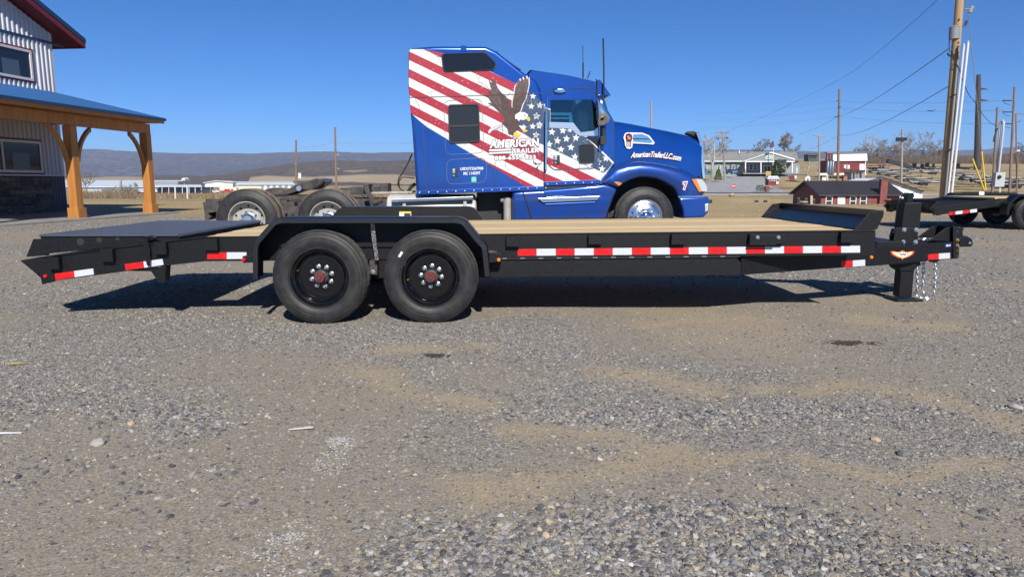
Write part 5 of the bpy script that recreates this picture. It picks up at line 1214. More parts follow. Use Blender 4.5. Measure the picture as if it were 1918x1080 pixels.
# --- wheels
KR = .515
def wheel(front):
    w = bpy.data.objects.new('wheel', None); COL.objects.link(w); w.empty_display_size = .1
    m = MB(); m.lathe([(.290, .05), (.296, .022), (.31, .014), (.33, .004), (.37, 0), (.40, .002), (.405, .004), (.44, .012), (.47, .022), (.49, .034), (.503, .045)], (0, 0, 0), 80)
    m.lathe([(.503, .235), (.48, .26), (.42, .275), (.35, .27), (.29, .24)], (0, 0, 0), 48); ty = m.build('tyre', M['tyre'], w, smooth=40)
    t = MB(); t.lathe([(.503, .045), (KR, .06), (KR, .09), (KR - .012, .092), (KR - .012, .102), (KR, .104), (KR, .135), (KR - .012, .137), (KR - .012, .147), (KR, .149), (KR, .178), (KR - .012, .18), (KR - .012, .19), (KR, .192), (KR, .22), (.503, .235)], (0, 0, 0), 120, wob=lambda i, k: (-.006 if (k % 2 == 0 and i in (0, 1, 2, 13, 14, 15)) else 0))
    t.build('tread', M['tread' if front else 'dusty'], ty, smooth=30)
    rm = M['alu'] if front else M['alu_dull']
    r = MB()
    if front: prof = [(.298, .03), (.306, .018), (.302, .010), (.292, .010), (.284, .02), (.280, .03), (.25, .018), (.215, -.002), (.19, -.012), (.175, -.014), (.165, -.02), (.14, -.022), (.10, -.022)]
    else: prof = [(.298, .03), (.306, .018), (.302, .010), (.292, .010), (.284, .022), (.279, .06), (.270, .11), (.262, .14), (.24, .150), (.20, .158), (.165, .158), (.10, .156)]
    r.lathe(prof, (0, 0, 0), 64); rim = r.build('rim', rm, w, smooth=40)
    nh = 10; yy = .008 if front else .149; rr = .232 if front else .222
    for k in range(nh):
        a = 2 * math.pi * (k + .5) / nh; m = MB(); m.lathe([(.001, yy - (.004 if front else .003)), (.020, yy - (.004 if front else .003)), (.020, yy + .006)], (rr * math.cos(a), 0, rr * math.sin(a)), 12); m.build('hand_hole', M['gasket'], rim)
    yl = -.022 if front else .157
    for k in range(10):
        a = 2 * math.pi * k / 10; m = MB(); m.lathe([(.001, yl - .045), (.012, yl - .045), (.017, yl - .03), (.019, yl)], (.142 * math.cos(a), 0, .142 * math.sin(a)), 10); m.build('lug_nut', M['chrome' if front else 'zinc'], rim, smooth=40)
    h = MB(); yb = -.022 if front else .156
    h.lathe([(.105, yb), (.10, yb - .05), (.085, yb - .075), (.05, yb - .09), (.001, yb - .093)] if front else [(.118, yb), (.118, yb - .03), (.10, yb - .035), (.095, yb - .09), (.07, yb - .115), (.001, yb - .12)], (0, 0, 0), 32); h.build('hub_cap', M['chrome' if front else 'alu'], rim, smooth=40)
    w.parent = truck; return w
zf = K.at(1208.8, 406.8, 0).z
wf = wheel(True); wf.location = (K.at(1208.6, 406.8, 0).x, 0.0, zf)
wd = wheel(False)
xa, xb = K.at(461.5, 411.5, 0).x, K.at(613.5, 411.0, 0).x
wd.location = (xa, 0, .515); wd2 = copy_tree(wd, truck); wd2.location = (xb, 0, .515); wd2.rotation_euler = (0, R(15), 0)
for x in (xa, xb):
    wi = copy_tree(wd, truck); wi.location = (x, .62, .515); wi.rotation_euler = (0, 0, math.pi)
    wi = copy_tree(wd, truck); wi.location = (x, KW, .515); wi.rotation_euler = (0, 0, math.pi)
    wi = copy_tree(wd, truck); wi.location = (x, KW - .62, .515)
    m = MB(); m.tube([(x, .3, .515), (x, KW - .3, .515)], .09, 12); m.tube([(x, KW / 2 - .2, .515), (x, KW / 2 + .2, .515)], .22, 14); m.build('drive_axle', M['frame'], truck, smooth=40)
wf2 = copy_tree(wf, truck); wf2.location = (wf.location.x, KW, zf); wf2.rotation_euler = (0, 0, math.pi)
# ---------------------------------------------------------------- hills
def ridge_mesh(name, px, py_top, dist, depth, z0, seed, material, rough=1.0, rows=26, dens=3):
    """a wooded ridge: crest traced where it stands against the sky, slope running down toward us"""
    pxs = np.arange(px[0], px[-1] + 1, dens); crest = np.interp(pxs, px, py_top)
    crest = crest + (fbm(pxs, pxs * 0 + seed, 0.05, seed, 4) - 0.5) * 1.6 * rough
    V = []; nC = len(pxs)
    for r in range(rows + 4):
        t = r / rows
        for i, (a, b) in enumerate(zip(pxs, crest)):
            top = P(a, b, dist)
            if t <= 1:
                d = lerp(dist - depth, dist, t); x = top.x * (d / dist) ** 0.6
                prof = t ** 1.25
                z = lerp(z0, top.z, prof)
                gully = (fbm(np.array(x / depth * 9.0), np.array(t * 2.2 + seed), 1.0, seed + 3, 4) - 0.5) * 0.30 * (top.z - z0) * math.sin(math.pi * min(t, 1)) * rough
                z += float(gully)
            else:
                d = dist + (t - 1) * depth; x = top.x * (d / dist); z = lerp(top.z, z0, min(1, (t - 1) * 5))
            V.append((x, d, z))
    fs = [(r * nC + i, r * nC + i + 1, (r + 1) * nC + i + 1, (r + 1) * nC + i) for r in range(rows + 3) for i in range(nC - 1)]
    m = MB(); m.add(V, fs); return m.build(name, material, None, smooth=80, recalc=False)
def forest_mat(name, a, b, c_, scale, bump, field=None, fscale=0.002, flo=.6):
    m = bpy.data.materials.new(name); m.use_nodes = True; nt = m.node_tree; N = nt.nodes; L = nt.links; bs = N['Principled BSDF']; bs.inputs['Roughness'].default_value = 0.95; bs.inputs['Specular IOR Level'].default_value = 0.05
    geo = N.new('ShaderNodeNewGeometry'); mp = N.new('ShaderNodeMapping'); mp.inputs['Scale'].default_value = (1, 0.5, 0.35); L.new(geo.outputs['Position'], mp.inputs[0])
    def nz(s, d=5, r=.65):
        n = N.new('ShaderNodeTexNoise'); n.inputs['Scale'].default_value = s; n.inputs['Detail'].default_value = d; n.inputs['Roughness'].default_value = r; L.new(mp.outputs[0], n.inputs['Vector']); return n.outputs['Fac']
    def rp(f, lo, hi):
        r = N.new('ShaderNodeMapRange'); r.inputs[1].default_value = lo; r.inputs[2].default_value = hi; L.new(f, r.inputs[0]); return r.outputs[0]
    def mx(f, A, B):
        x = N.new('ShaderNodeMix'); x.data_type = 'RGBA'; L.new(f, x.inputs['Factor'])
        for s, q in (('A', A), ('B', B)):
            if isinstance(q, tuple): x.inputs[s].default_value = (*q, 1)
            else: L.new(q, x.inputs[s])
        return x.outputs['Result']
    col = mx(rp(nz(scale), .38, .62), a, b); col = mx(rp(nz(scale * .08, 4), .45, .65), col, c_)
    if field: col = mx(rp(nz(fscale, 3, .5), flo, flo + .012), col, field)
    L.new(col, bs.inputs['Base Color'])
    n = nz(scale * 1.0, 6, .75); bp = N.new('ShaderNodeBump'); bp.inputs['Strength'].default_value = bump; bp.inputs['Distance'].default_value = 25.0; L.new(n, bp.inputs['Height']); L.new(bp.outputs[0], bs.inputs['Normal'])
    return m
mtn = forest_mat('bare_wood_far', (0.035, 0.027, 0.04), (0.20, 0.16, 0.18), (0.085, 0.068, 0.105), 0.035, 1.0)
mid = forest_mat('bare_wood_near', (0.085, 0.066, 0.052), (0.19, 0.15, 0.115), (0.12, 0.092, 0.07), 0.09, 0.8)
midf = forest_mat('wood_and_fields', (0.10, 0.078, 0.06), (0.20, 0.155, 0.115), (0.14, 0.105, 0.075), 0.09, 0.6, (0.36, 0.27, 0.17), 0.006, .66)
o = ridge_mesh('mountain', [-700, -200, 0, 141, 180, 262, 300, 370, 400, 470, 560, 620, 680, 770, 1000, 1200, 1400, 1490, 1530, 1600, 1640, 1700, 1780, 1830, 1870, 1918, 2200, 2700],
    [268, 270, 276, 279.5, 279, 284.5, 286, 287.5, 286.5, 287.5, 284.5, 284, 286.5, 285, 283, 281, 280, 283, 284.5, 284, 281, 281.5, 281.5, 281, 277.5, 273.5, 262, 255], 4300, 1700, -30, 3, mtn, dens=4)
tag(o, 'long purple brown wooded ridge across the horizon', None, None, 'structure')
o = ridge_mesh('hill', [-200, 140, 330, 380, 420, 480, 560, 620, 680, 770, 900, 1100], [330, 331, 328, 330, 327, 316, 305, 300, 302, 301, 297, 300], 1500, 650, -6, 7, midf, 1.2, dens=3)
tag(o, 'lower bare wooded hill with tan field strips below the ridge', None, None, 'structure')
o = ridge_mesh('hill', [1300, 1500, 1560, 1640, 1720, 1800, 1860, 1918, 2100], [300, 300, 298, 296, 295, 294, 291, 286, 276], 1200, 500, 6, 9, mid, 1.0, dens=3)
tag(o, 'bare wooded rise behind the parked trailer lot', None, None, 'structure')
o = ridge_mesh('field', [60, 150, 165, 200, 240, 275, 290], [334.5, 334, 333, 330.5, 330, 331.5, 334.5], 900, 200, -8, 5, mat('tan_field', (.36, .28, .17), .95, col2=(.30, .225, .135), scale=.01), .2, 10)
tag(o, 'tan ploughed field on the far rise', None, None, 'structure')
for pts in (([470, 500, 540, 600, 650], [331, 328, 330, 331, 334]), ([560, 600, 680, 740, 790], [333, 330, 326, 325.5, 332])):
    o = ridge_mesh('field', pts[0], pts[1], 1000, 60, -4, 6, mat('tan_field', (.36, .28, .17), .95, col2=(.30, .225, .135), scale=.01), .2, 8)
    tag(o, 'tan field strip below the wooded hill', None, None, 'structure')

# ---------------------------------------------------------------- roads and paving
def strip(name, left, right, lift, material, n=60):
    """a ribbon laid on the terrain between two plan polylines"""
    m = MB(); L_ = []
    def samp(pl, t):
        d = [0]
        for a, b in zip(pl[:-1], pl[1:]): d.append(d[-1] + math.hypot(b[0] - a[0], b[1] - a[1]))
        return (np.interp(t * d[-1], d, [p[0] for p in pl]), np.interp(t * d[-1], d, [p[1] for p in pl]))
    rows = []
    for k in range(n + 1):
        a, b = samp(left, k / n), samp(right, k / n); row = []
        for q in range(-1, 10):
            e = min(max(q, 0), 8) / 8; x, y = lerp(a[0], b[0], e), lerp(a[1], b[1], e); row.append(Vector((x, y, tz(x, y) + (lift if 0 <= q <= 8 else -.9))))
        rows.append(row)
    m.loft(rows, False, False); return m.build(name, material, None, smooth=80)
asph = mat('asphalt', (.27, .268, .262), .9, col2=(.37, .365, .355), scale=.6, detail=6, lo=.3, hi=.7)
o = strip('road', [(-10, 131), (60, 131), (300, 133)], [(-10, 138.5), (60, 138.5), (300, 140.5)], .10, asph, 120); tag(o, 'narrow asphalt road across the hollow', None, None, 'structure')
def ug(px, d): return ((px - 959) / F * d, d)
o = strip('driveway', [ug(1290, 140), ug(1300, 165), ug(1330, 190), ug(1345, 214)], [ug(1478, 140), ug(1440, 160), ug(1430, 190), ug(1470, 206), ], .14, asph, 60); tag(o, 'wide grey asphalt drive rising to the store', None, None, 'structure')
o = strip('driveway', [ug(1610, 268), ug(1700, 265), ug(1790, 262)], [ug(1610, 285), ug(1700, 282), ug(1790, 280)], .14, mat('lot_gravel', (.27, .26, .24), .9, col2=(.34, .32, .28), scale=.5)); tag(o, 'grey gravel lane through the trailer lot', None, None, 'structure')

# ---------------------------------------------------------------- the metal-sided building at the left with its timber porch
D2 = (G(286.5, 400.5) - G(142.5, 411)).normalized(); N2 = Vector((-D2.y, D2.x, 0))       # along the porch (away from us), and inward
corner = G(126.5, 398.5)
BF = Frame(corner, math.atan2(D2.y, D2.x))          # x away from us along the wall, y inward (left)
shop = thing('shop_building', 'white ribbed metal building with blue roof and timber porch at the yard edge', 'building', BF.o, BF.yaw)
wallmat = mat('white_siding', (.56, .57, .60), .42, col2=(.50, .51, .54), scale=.8); blu = mat('blue_roof_metal', (.035, .115, .29), .32, .25); bsid = mat('blue_siding', (.035, .05, .10), .4)
redm = mat('red_fascia', (.16, .012, .02), .5); dblue = mat('dark_blue_fascia', (.012, .045, .11), .4)
XL = -26.0                                           # the wall runs this far toward and past us
def wat(px, py, y=0.0): return BF.at(px, py, y)
eave = wat(125, 90).z; zs = wat(100, 330).z          # eave and top of the stone
# gable wall: its roofline rises toward us
r0 = wat(126, 88, -.0); r1 = wat(14, 0, -.0)
slope = (r1.z - r0.z) / (r1.x - r0.x)
zroof = lambda x: r0.z + slope * (x - r0.x)
XP = -9.5
m = MB()
m.prism([(0, 0.02, 0), (0, 0.02, zroof(0)), (XP, .02, zroof(XP)), (2 * XP, .02, zroof(0)), (2 * XP, .02, 0)], (0, 14, 0)); m.build('wall', wallmat, shop)
WINS = []
for a, t_, b_ in ((58, 95, 152), (76, 265, 324)):
    rt, rb = wat(a, t_, -.03), wat(a, b_, -.03); WINS.append((rt.x - 3.35, rt.x + .05, rb.z - .05, rt.z + .05))
# vertical ribs of the siding: each rib its own
rib = None; k = 0; x = -0.12
while x > -6.6:
    zt_ = zroof(x) - .02; zb_ = zs + .02
    cuts = [(zb_, zt_)]
    for wx0, wx1, wz0, wz1 in WINS:
        if wx0 - .09 < x < wx1 + .09: cuts = [q for lo_, hi_ in cuts for q in ((lo_, min(hi_, wz0)), (max(lo_, wz1), hi_)) if q[1] - q[0] > .05]
    for lo_, hi_ in cuts:
        mb = MB(); mb.prism([(x - .045, .02, lo_), (x - .02, -.03, lo_), (x + .02, -.03, lo_), (x + .045, .02, lo_)], (0, 0, hi_ - lo_)); mb.build('siding_rib', wallmat, shop)
    x -= .19
# horizontal dark trim, corner trim
m = MB(); a, b = wat(-60, 40, -.02), wat(119, 86.5, -.02); m.prism([(b.x, -.045, b.z + .03), (b.x, -.045, b.z - .05), (a.x, -.045, b.z - .05), (a.x, -.045, b.z + .03)], (0, .055, 0)); m.build('trim_band', dblue, shop)
m = MB(); m.box((-.10, -.02, zs), (.012, .04, zroof(0))); m.build('corner_trim', wallmat, shop)
m = MB(); m.box((-6.5, -.03, zs), (.0, .018, zs + .06)); m.build('belt_trim', wallmat, shop)
m = MB(); m.box((-.66, -.025, .05), (.0, .018, zs)); m.build('corner_panel', bsid, shop)
for q in range(5):
    m = MB(); x = -.07 - q * .13; m.prism([(x - .03, -.024, .05), (x - .015, -.05, .05), (x + .015, -.05, .05), (x + .03, -.024, .05)], (0, 0, zs - .05)); m.build('siding_rib', bsid, shop)
# stone veneer laid stone by stone
stm = [mat('ledge_stone', c, .85, col2=tuple(v * .6 for v in c), scale=7, bump=.5, bscale=14) for c in ((.10, .085, .07), (.16, .135, .105), (.075, .068, .062), (.20, .165, .12), (.13, .12, .115))]
m = MB(); m.box((-12, .0, 0), (-.67, .018, zs)); m.build('mortar', mat('mortar', (.05, .047, .044), .9), shop)
z = .05; row = 0
while z < zs - .05:
    h = random.choice((.07, .09, .12, .15)); h = min(h, zs - .01 - z); prev = -.68
    while prev > -5.0:
        L_ = random.uniform(.18, .62); d_ = random.uniform(.025, .065); x0 = prev - L_
        mb = MB(); j = .006
        mb.prism([(prev - j, -d_, z + j), (x0 + j, -d_ + random.uniform(-.008, .008), z + j + random.uniform(0, .006)), (x0 + j, -d_, z + h - j - random.uniform(0, .006)), (prev - j, -d_ + random.uniform(-.006, .006), z + h - j)], (0, d_ - .002, 0)); mb.build('stone', random.choice(stm), shop); prev = x0
    z += h; row += 1
# windows: upper and lower
def shop_win(px_r, py_rt, py_rb, nm, w=3.3):
    rt, rb = wat(px_r, py_rt, -.03), wat(px_r, py_rb, -.03); x1 = rt.x; x0 = x1 - w; zt, zb = rt.z, rb.z
    fr = mat('window_trim_white', (.62, .60, .60), .4)
    m = MB(); o_ = [(x0, -.05, zb), (x1, -.05, zb), (x1, -.05, zt), (x0, -.05, zt)]; i_ = [(x0 + .09, -.05, zb + .09), (x1 - .09, -.05, zb + .09), (x1 - .09, -.05, zt - .09), (x0 + .09, -.05, zt - .09)]
    m.ring([Vector(p) for p in o_], [Vector(p) for p in i_], (0, .067, 0)); w_ = m.build(nm, fr, shop, bevel=.01)
    m = MB(); oo = [(x0 - .05, -.035, zb - .05), (x1 + .05, -.035, zb - .05), (x1 + .05, -.035, zt + .05), (x0 - .05, -.035, zt + .05)]
    m.ring([Vector(p) for p in oo], [Vector(p) for p in o_], (0, .05, 0)); m.build('window_surround', redm, w_)
    m = MB(); m.box((x0 + .09, -.01, zb + .09), (x1 - .09, .005, zt - .09)); m.build('pane', mat('shop_pane', (.012, .016, .026), .05, spec=.6), w_)
    m = MB(); m.box((x1 - 1.25, -.014, zb + .1), (x1 - .55, -.0105, zt - .42)); m.build('blind', mat('blind_behind_glass', (.07, .10, .14), .2), w_)
    m = MB(); m.box((x0 + w * .5 - .03, -.045, zb + .09), (x0 + w * .5 + .03, -.011, zt - .09)); m.build('mullion', fr, w_)
shop_win(58, 95, 152, 'window'); shop_win(76, 265, 324, 'window')
# main roof: overhang, soffit, red fascia, blue edge
ov = .55; e0 = wat(158, 90, -ov); 
def rz(x): return zroof(x) + .12
xe = e0.x if -0.2 < e0.x < 3 else .9
dz_ = wat(158, 90, -ov).z - rz(xe)
m = MB(); m.prism([(xe, -ov, rz(xe) + dz_), (XP, -ov, rz(XP) + dz_), (XP, -ov, rz(XP) + dz_ + .05), (xe, -ov, rz(xe) + dz_ + .05)], (0, 16, 0)); m.build('soffit', redm, shop)
m = MB(); m.prism([(xe + .01, -ov - .03, rz(xe) + dz_ - .02), (XP, -ov - .03, rz(XP) + dz_ - .02), (XP, -ov - .03, rz(XP) + dz_ + .16), (xe + .01, -ov - .03, rz(xe) + dz_ + .16)], (0, .04, 0)); m.prism([(xe, -ov - .03, rz(xe) + dz_ - .02), (xe + .03, -ov - .03, rz(xe) + dz_ - .02), (xe + .03, -ov - .03, rz(xe) + dz_ + .16), (xe, -ov - .03, rz(xe) + dz_ + .16)], (0, 16, 0)); m.build('fascia', redm, shop)
m = MB(); m.prism([(xe + .05, -ov - .05, rz(xe) + dz_ + .165), (XP, -ov - .05, rz(XP) + dz_ + .165), (XP, -ov - .05, rz(XP) + dz_ + .36), (xe + .05, -ov - .05, rz(xe) + dz_ + .33)], (0, 16.2, 0)); m.build('roof', dblue, shop)
m = MB(); m.prism([(XP, -ov - .05, rz(XP) + dz_), (2 * XP - xe, -ov - .05, rz(xe) + dz_), (2 * XP - xe, -ov - .05, rz(xe) + dz_ + .3), (XP, -ov - .05, rz(XP) + dz_ + .36)], (0, 16.2, 0)); m.build('roof', dblue, shop)
# porch
pw = mat('stained_timber', (.50, .215, .05), .5, col2=(.38, .15, .032), scale=2.5, detail=6, stretch=(4, 4, .5), bump=.1, bscale=8)
p1 = BF.I @ (G(142, 411) - BF.o); p2 = BF.I @ (G(286.5, 401) - BF.o)
yp = (p1.y + p2.y) / 2
et = BF.at(307, 228, yp - .62); ew = BF.at(0, 183, yp - .62)
ze = et.z
zt_p = wat(125, 178).z
xe2 = et.x; XB = -9.0
hb_ = ze - .05
def pbox(nm, lo, hi, mt, par=shop, bev=.008): m = MB(); m.box(lo, hi); return m.build(nm, mt, par, bevel=bev)
pbox('porch_beam', (XB, yp - .11, hb_ - .36), (p2.x + .16, yp + .11, hb_ - .04), pw)
for px_ in (p1.x, p2.x, p1.x - (p2.x - p1.x), p1.x - 2 * (p2.x - p1.x)):
    post = pbox('porch_post', (px_ - .135, yp - .135, .06), (px_ + .135, yp + .135, hb_ - .365), pw)
    pbox('post_base', (px_ - .18, yp - .18, .02), (px_ + .18, yp + .18, .36), pw, post)
    for s_ in (-1, 1):
        if s_ == 1 and abs(px_ - p2.x) < .01: continue
        m = MB(); pts = []
        for q in range(9):
            t = q / 8; pts.append((px_ + s_ * (.13 + .72 * lerp(1 - math.cos(t * math.pi / 2), t, .5)), hb_ - 1.42 + 1.06 * lerp(math.sin(t * math.pi / 2), t, .5)))
        inner = [(a + s_ * .0 + s_ * .13 * (1 - q / 8), b - .0 - .13 * (q / 8)) for q, (a, b) in enumerate(pts)]
        poly = pts + inner[::-1]
        m.prism([(a, yp - .06, b) for a, b in poly], (0, .12, 0)); m.build('post_brace', pw, post, bevel=.006)
    m = MB(); m.tube([(px_ - .22, yp - .02, hb_ - 1.36), (px_ + .22, yp - .02, hb_ - 1.36)], .014, 6); m.build('peg', M['zinc'], post)
m = MB(); m.box((XB, yp - .685, ze + .02), (xe2 + .05, yp - .642, ze + .105)); m.build('eave_trim', dblue, shop)
pbox('eave_board', (XB, yp - .64, ze - .075), (xe2, yp - .60, ze + .078), pw); pbox('porch_ceiling', (XB, yp - .60, ze - .045), (xe2 - .03, -.06, ze - .005), pw)
m = MB(); m.prism([(xe2 - .03, yp - .62, ze - .06), (xe2 - .03, yp - .62, ze + .06), (xe2 - .03, 0.0, zt_p - .05), (xe2 - .03, 0.0, ze - .06)], (.03, 0, 0)); m.build('porch_gable', pw, shop)
m = MB(); m.prism([(XB, yp - .67, ze + .05), (XB, yp - .67, ze + .085), (XB, -.06, zt_p), (XB, -.06, zt_p - .04)], (xe2 + .05 - XB, 0, 0)); proof = m.build('porch_roof', blu, shop)
x = xe2
while x > XB:
    m = MB(); m.prism([(x - .03, yp - .68, ze + .08), (x, yp - .68, ze + .115), (x + .03, yp - .68, ze + .08)], (0, -yp - .06 + .68, zt_p - ze - .085)); m.build('roof_rib', blu, proof); x -= .3
# slab of the porch
m = MB(); m.box((XB, yp - .62, -.1), (p2.x + .75, .0, .055)); so = m.build('porch_slab', mat('porch_concrete', (.30, .285, .26), .85, col2=(.22, .21, .19), scale=2), None, bevel=.01)
so.location = BF.o; so.rotation_euler = (0, 0, BF.yaw); tag(so, 'pale concrete porch slab along the shop wall', None, None, 'structure')
# ---------------------------------------------------------------- utility poles and lines
pole_tan = mat('pole_new_wood', (.42, .29, .15), .85, col2=(.34, .22, .11), scale=4, stretch=(6, 6, .4)); pole_brown = mat('pole_brown_wood', (.17, .115, .085), .9, col2=(.25, .18, .135), scale=3, stretch=(6, 6, .5))
pole_grey = mat('pole_grey_wood', (.34, .31, .27), .9, col2=(.26, .235, .20), scale=3, stretch=(6, 6, .5)); steel_dark = mat('weathered_steel', (.055, .045, .042), .8); pvc = mat('white_conduit', (.62, .62, .61), .45)
wire_m = mat('wire_dark', (.015, .015, .016), .6); wire_w = mat('wire_bright', (.45, .47, .5), .35, .5); porcelain = mat('insulator', (.04, .035, .034), .3); can_grey = mat('transformer_grey', (.22, .23, .24), .5); yellow_g = mat('yellow_guard', (.70, .46, .03), .5)
def pole(name, label, d, top, base_x, r0, r1, material, group=None, zb=None, slant=True):
    tp = P(top[0], top[1], d); x0 = (base_x - 959) / F * d; z0 = tz(x0, d) - .3
    # foot found on the line of the pole
    o = thing(name, label, 'utility pole', (x0, d, z0), 0, group)
    m = MB(); n = 9; m.tube([Vector((lerp(0, tp.x - x0, k / n), 0, lerp(0, tp.z - z0, k / n))) for k in range(n + 1)], [lerp(r0, r1, k / n) for k in range(n + 1)], 10); m.build('shaft', material, o, smooth=50)
    o['_top'] = 0; del o['_top']
    return o, Vector((x0, d, z0))
def ppart(po, nm, mb, mt, smooth=None): 
    o, base = po; ob = mb.build(nm, mt, o, smooth=smooth); ob.location = -Vector(base); return ob
# the near pole with conduits
NP = pole('utility_pole', 'tall tan wooden pole with white conduits and a transformer behind the second trailer', 30, (1806, -110), 1762.5, .20, .15, pole_tan)
PD = 30
def pp(px, py, d=PD): return P(px, py, d)
for a, b, r, mt in (((1813.5, 80), (1781.5, 372), .050, pvc), ((1805.5, 85), (1774.6, 374), .043, pvc), ((1796, 88), (1770, 374), .045, can_grey)):
    m = MB(); m.tube([pp(*a, 29.75), (pp(*a, 29.75) + pp(*b, 29.75)) / 2, pp(*b, 29.75)], r, 10); m.tube([pp(a[0], a[1], 29.75), pp(a[0] + .3, a[1] - 3, 29.8)], [r, r * .4], 8); ppart(NP, 'conduit', m, mt, 50)
m = MB(); c0, c1 = pp(1785.5, 74), pp(1786.5, 52); m.tube([c0 + Vector((-.0, -.05, 0)), c1 + Vector((-.0, -.05, 0))], .20, 16); m.tube([c1 + Vector((0, -.05, .0)), c1 + Vector((0, -.05, .08))], [.21, .05], 12); ppart(NP, 'transformer', m, can_grey, 40)
m = MB(); m.tube([pp(1806, 17.5), pp(1818, 17)], .03, 6); ppart(NP, 'bracket', m, can_grey)
m = MB(); m.tube([pp(1816, 24), pp(1821, 12)], .07, 8); m.tube([pp(1820, 24), pp(1822.5, 16), pp(1826, 13)], .02, 6); ppart(NP, 'insulator', m, can_grey)
m = MB(); m.tube([pp(1808, 47), pp(1811, 39)], .05, 8); m.tube([pp(1802, 50), pp(1808, 49)], .02, 6); ppart(NP, 'insulator', m, porcelain)
m = MB(); m.tube([pp(1779, 74), pp(1777.5, 82), pp(1778, 96), pp(1784, 100), pp(1783, 88), pp(1787, 80)], .018, 6); m.tube([pp(1774, 100), pp(1778, 104), pp(1784, 103)], .03, 6); m.tube([pp(1778, 100), pp(1775, 104), pp(1781, 107), pp(1788, 104)], .016, 6); ppart(NP, 'cable_loop', m, wire_m)
m = MB(); m.tube([pp(1793, 86, 29.7), pp(1795, 110, 29.7), pp(1790, 118, 29.7), pp(1795.5, 127, 29.7), pp(1799, 136, 29.7)], .02, 6); m.tube([pp(1787, 104, 29.75), pp(1796, 98, 29.65)], .03, 6); m.tube([pp(1778, 183, 29.75), pp(1790, 177, 29.6)], .03, 6); ppart(NP, 'cable_loop', m, wire_m)
m = MB(); m.tube([pp(1768, 284.5, 29.7), pp(1784, 278, 29.6)], .03, 6); m.tube([pp(1770.5, 290, 29.7), pp(1780, 279, 29.6)], .02, 6); ppart(NP, 'strap', m, wire_m)
for k, (x, y) in enumerate(((1796.5, 37), (1796, 55), (1796.5, 65), (1795, 80))):
    m = MB(); c = pp(x, y, 29.83); m.lathe([(.001, -.02), (.035, -.02), (.035, 0)], c, 8); ppart(NP, 'bolt', m, porcelain)
# other poles
SP = pole('steel_mast', 'thick dark tapered mast standing far off beyond the trailer lot', 270, (1833, 140), 1818.5, 1.35, .75, steel_dark)
for y in (166, 187): m = MB(); m.tube([P(1833, y, 270), P(1850, y + 1.5, 270)], [.5, .15], 6); ppart(SP, 'mast_arm', m, steel_dark)
C_ = pole('utility_pole', 'brown wooden pole right beside the grey meter box', 60, (1868.5, 201), 1852.5, .11, .085, pole_brown)
m = MB(); m.tube([P(1869, 240, 59.8), P(1865, 248, 59.8), P(1862, 258, 59.8), P(1861, 266, 59.8)], .05, 6); ppart(C_, 'cable_loop', m, wire_m)
E_ = pole('utility_pole', 'tall brown wooden pole just right of the grey meter box', 62, (1900.5, 163), 1885, .125, .088, pole_brown)
for y in (188.5, 210, 232): m = MB(); m.tube([P(1895, y, 62), P(1878, y, 62)], .05, 6); m.tube([P(1878, y, 62), P(1883, y + 6, 62), P(1893, y + 8, 62)], .02, 5); ppart(E_, 'standoff_arm', m, wire_m)
F_ = pole('utility_pole', 'distant grey pole with a crossarm at the right edge of the lot', 150, (1903, 213), 1896, .19, .14, pole_brown)
m = MB(); m.tube([P(1896, 229, 150), P(1912, 227, 150)], .14, 6); m.tube([P(1904, 213, 150), P(1922, 214, 150)], .1, 6); ppart(F_, 'crossarm', m, pole_brown)
G_ = pole('utility_pole', 'short thin dark pole at the right end of the trailer rows', 64, (1906.5, 284), 1899, .08, .065, pole_brown)
m = MB(); m.tube([P(1905.5, 284, 63.9), P(1905.5, 281, 63.9)], .2, 8); ppart(G_, 'lamp_head', m, pvc)
H_ = pole('utility_pole', 'tall bare brown pole rising in front of the red barn', 105, (1572.5, 167), 1564.5, .22, .15, pole_brown)
for y, dx in ((188.5, -4), (201, 4), (218, -9)): m = MB(); m.tube([P(1571, y, 104.8), P(1571 + dx, y - .5 * dx / 4, 104.8)], .06, 6); ppart(H_, 'insulator', m, wire_m)
I_ = pole('utility_pole', 'slim grey pole with a plain crossarm beside the lookout cabin', 150, (1534.5, 254), 1528.5, .22, .17, pole_grey)
m = MB(); m.tube([P(1523.5, 254, 150), P(1545.5, 255, 150)], .13, 6); m.tube([P(1529, 255.5, 149.8), P(1534, 260, 149.8)], .06, 5); m.tube([P(1539, 255.5, 149.8), P(1534, 260, 149.8)], .06, 5); ppart(I_, 'crossarm', m, pole_grey)
J_ = pole('utility_pole', 'grey pole with a row of dark insulators over the white house-wrapped building', 150, (1690, 242), 1681, .26, .2, pole_grey)
m = MB(); m.tube([P(1678.5, 264, 150), P(1697, 261, 150)], .16, 6); m.tube([P(1680, 272, 150), P(1697, 274, 150)], .12, 6); m.tube([P(1681, 264, 149.8), P(1687, 270, 149.8), P(1695, 262, 149.8)], .08, 5); ppart(J_, 'crossarm', m, pole_brown)
for k, x in enumerate((1680, 1684.5, 1688.5, 1692, 1696.5)): m = MB(); m.tube([P(x, 263.5, 149.7), P(x, 257.5, 149.7)], .27, 8); ppart(J_, 'insulator', m, porcelain)
K_ = pole('utility_pole', 'pale grey pole with crossarms and a transformer standing before the store', 186, (1353.5, 246), 1353.5, .26, .2, pole_grey)
m = MB(); m.tube([P(1342, 249, 186), P(1365, 248, 186)], .14, 6); m.tube([P(1344, 257.5, 186), P(1362, 258, 186)], .12, 6); ppart(K_, 'crossarm', m, pole_brown)
m = MB(); m.tube([P(1350, 266, 185.6), P(1350, 274, 185.6)], .38, 10); m.tube([P(1356.5, 267, 185.6), P(1356.5, 274, 185.6)], .28, 10); ppart(K_, 'transformer', m, can_grey, 40)
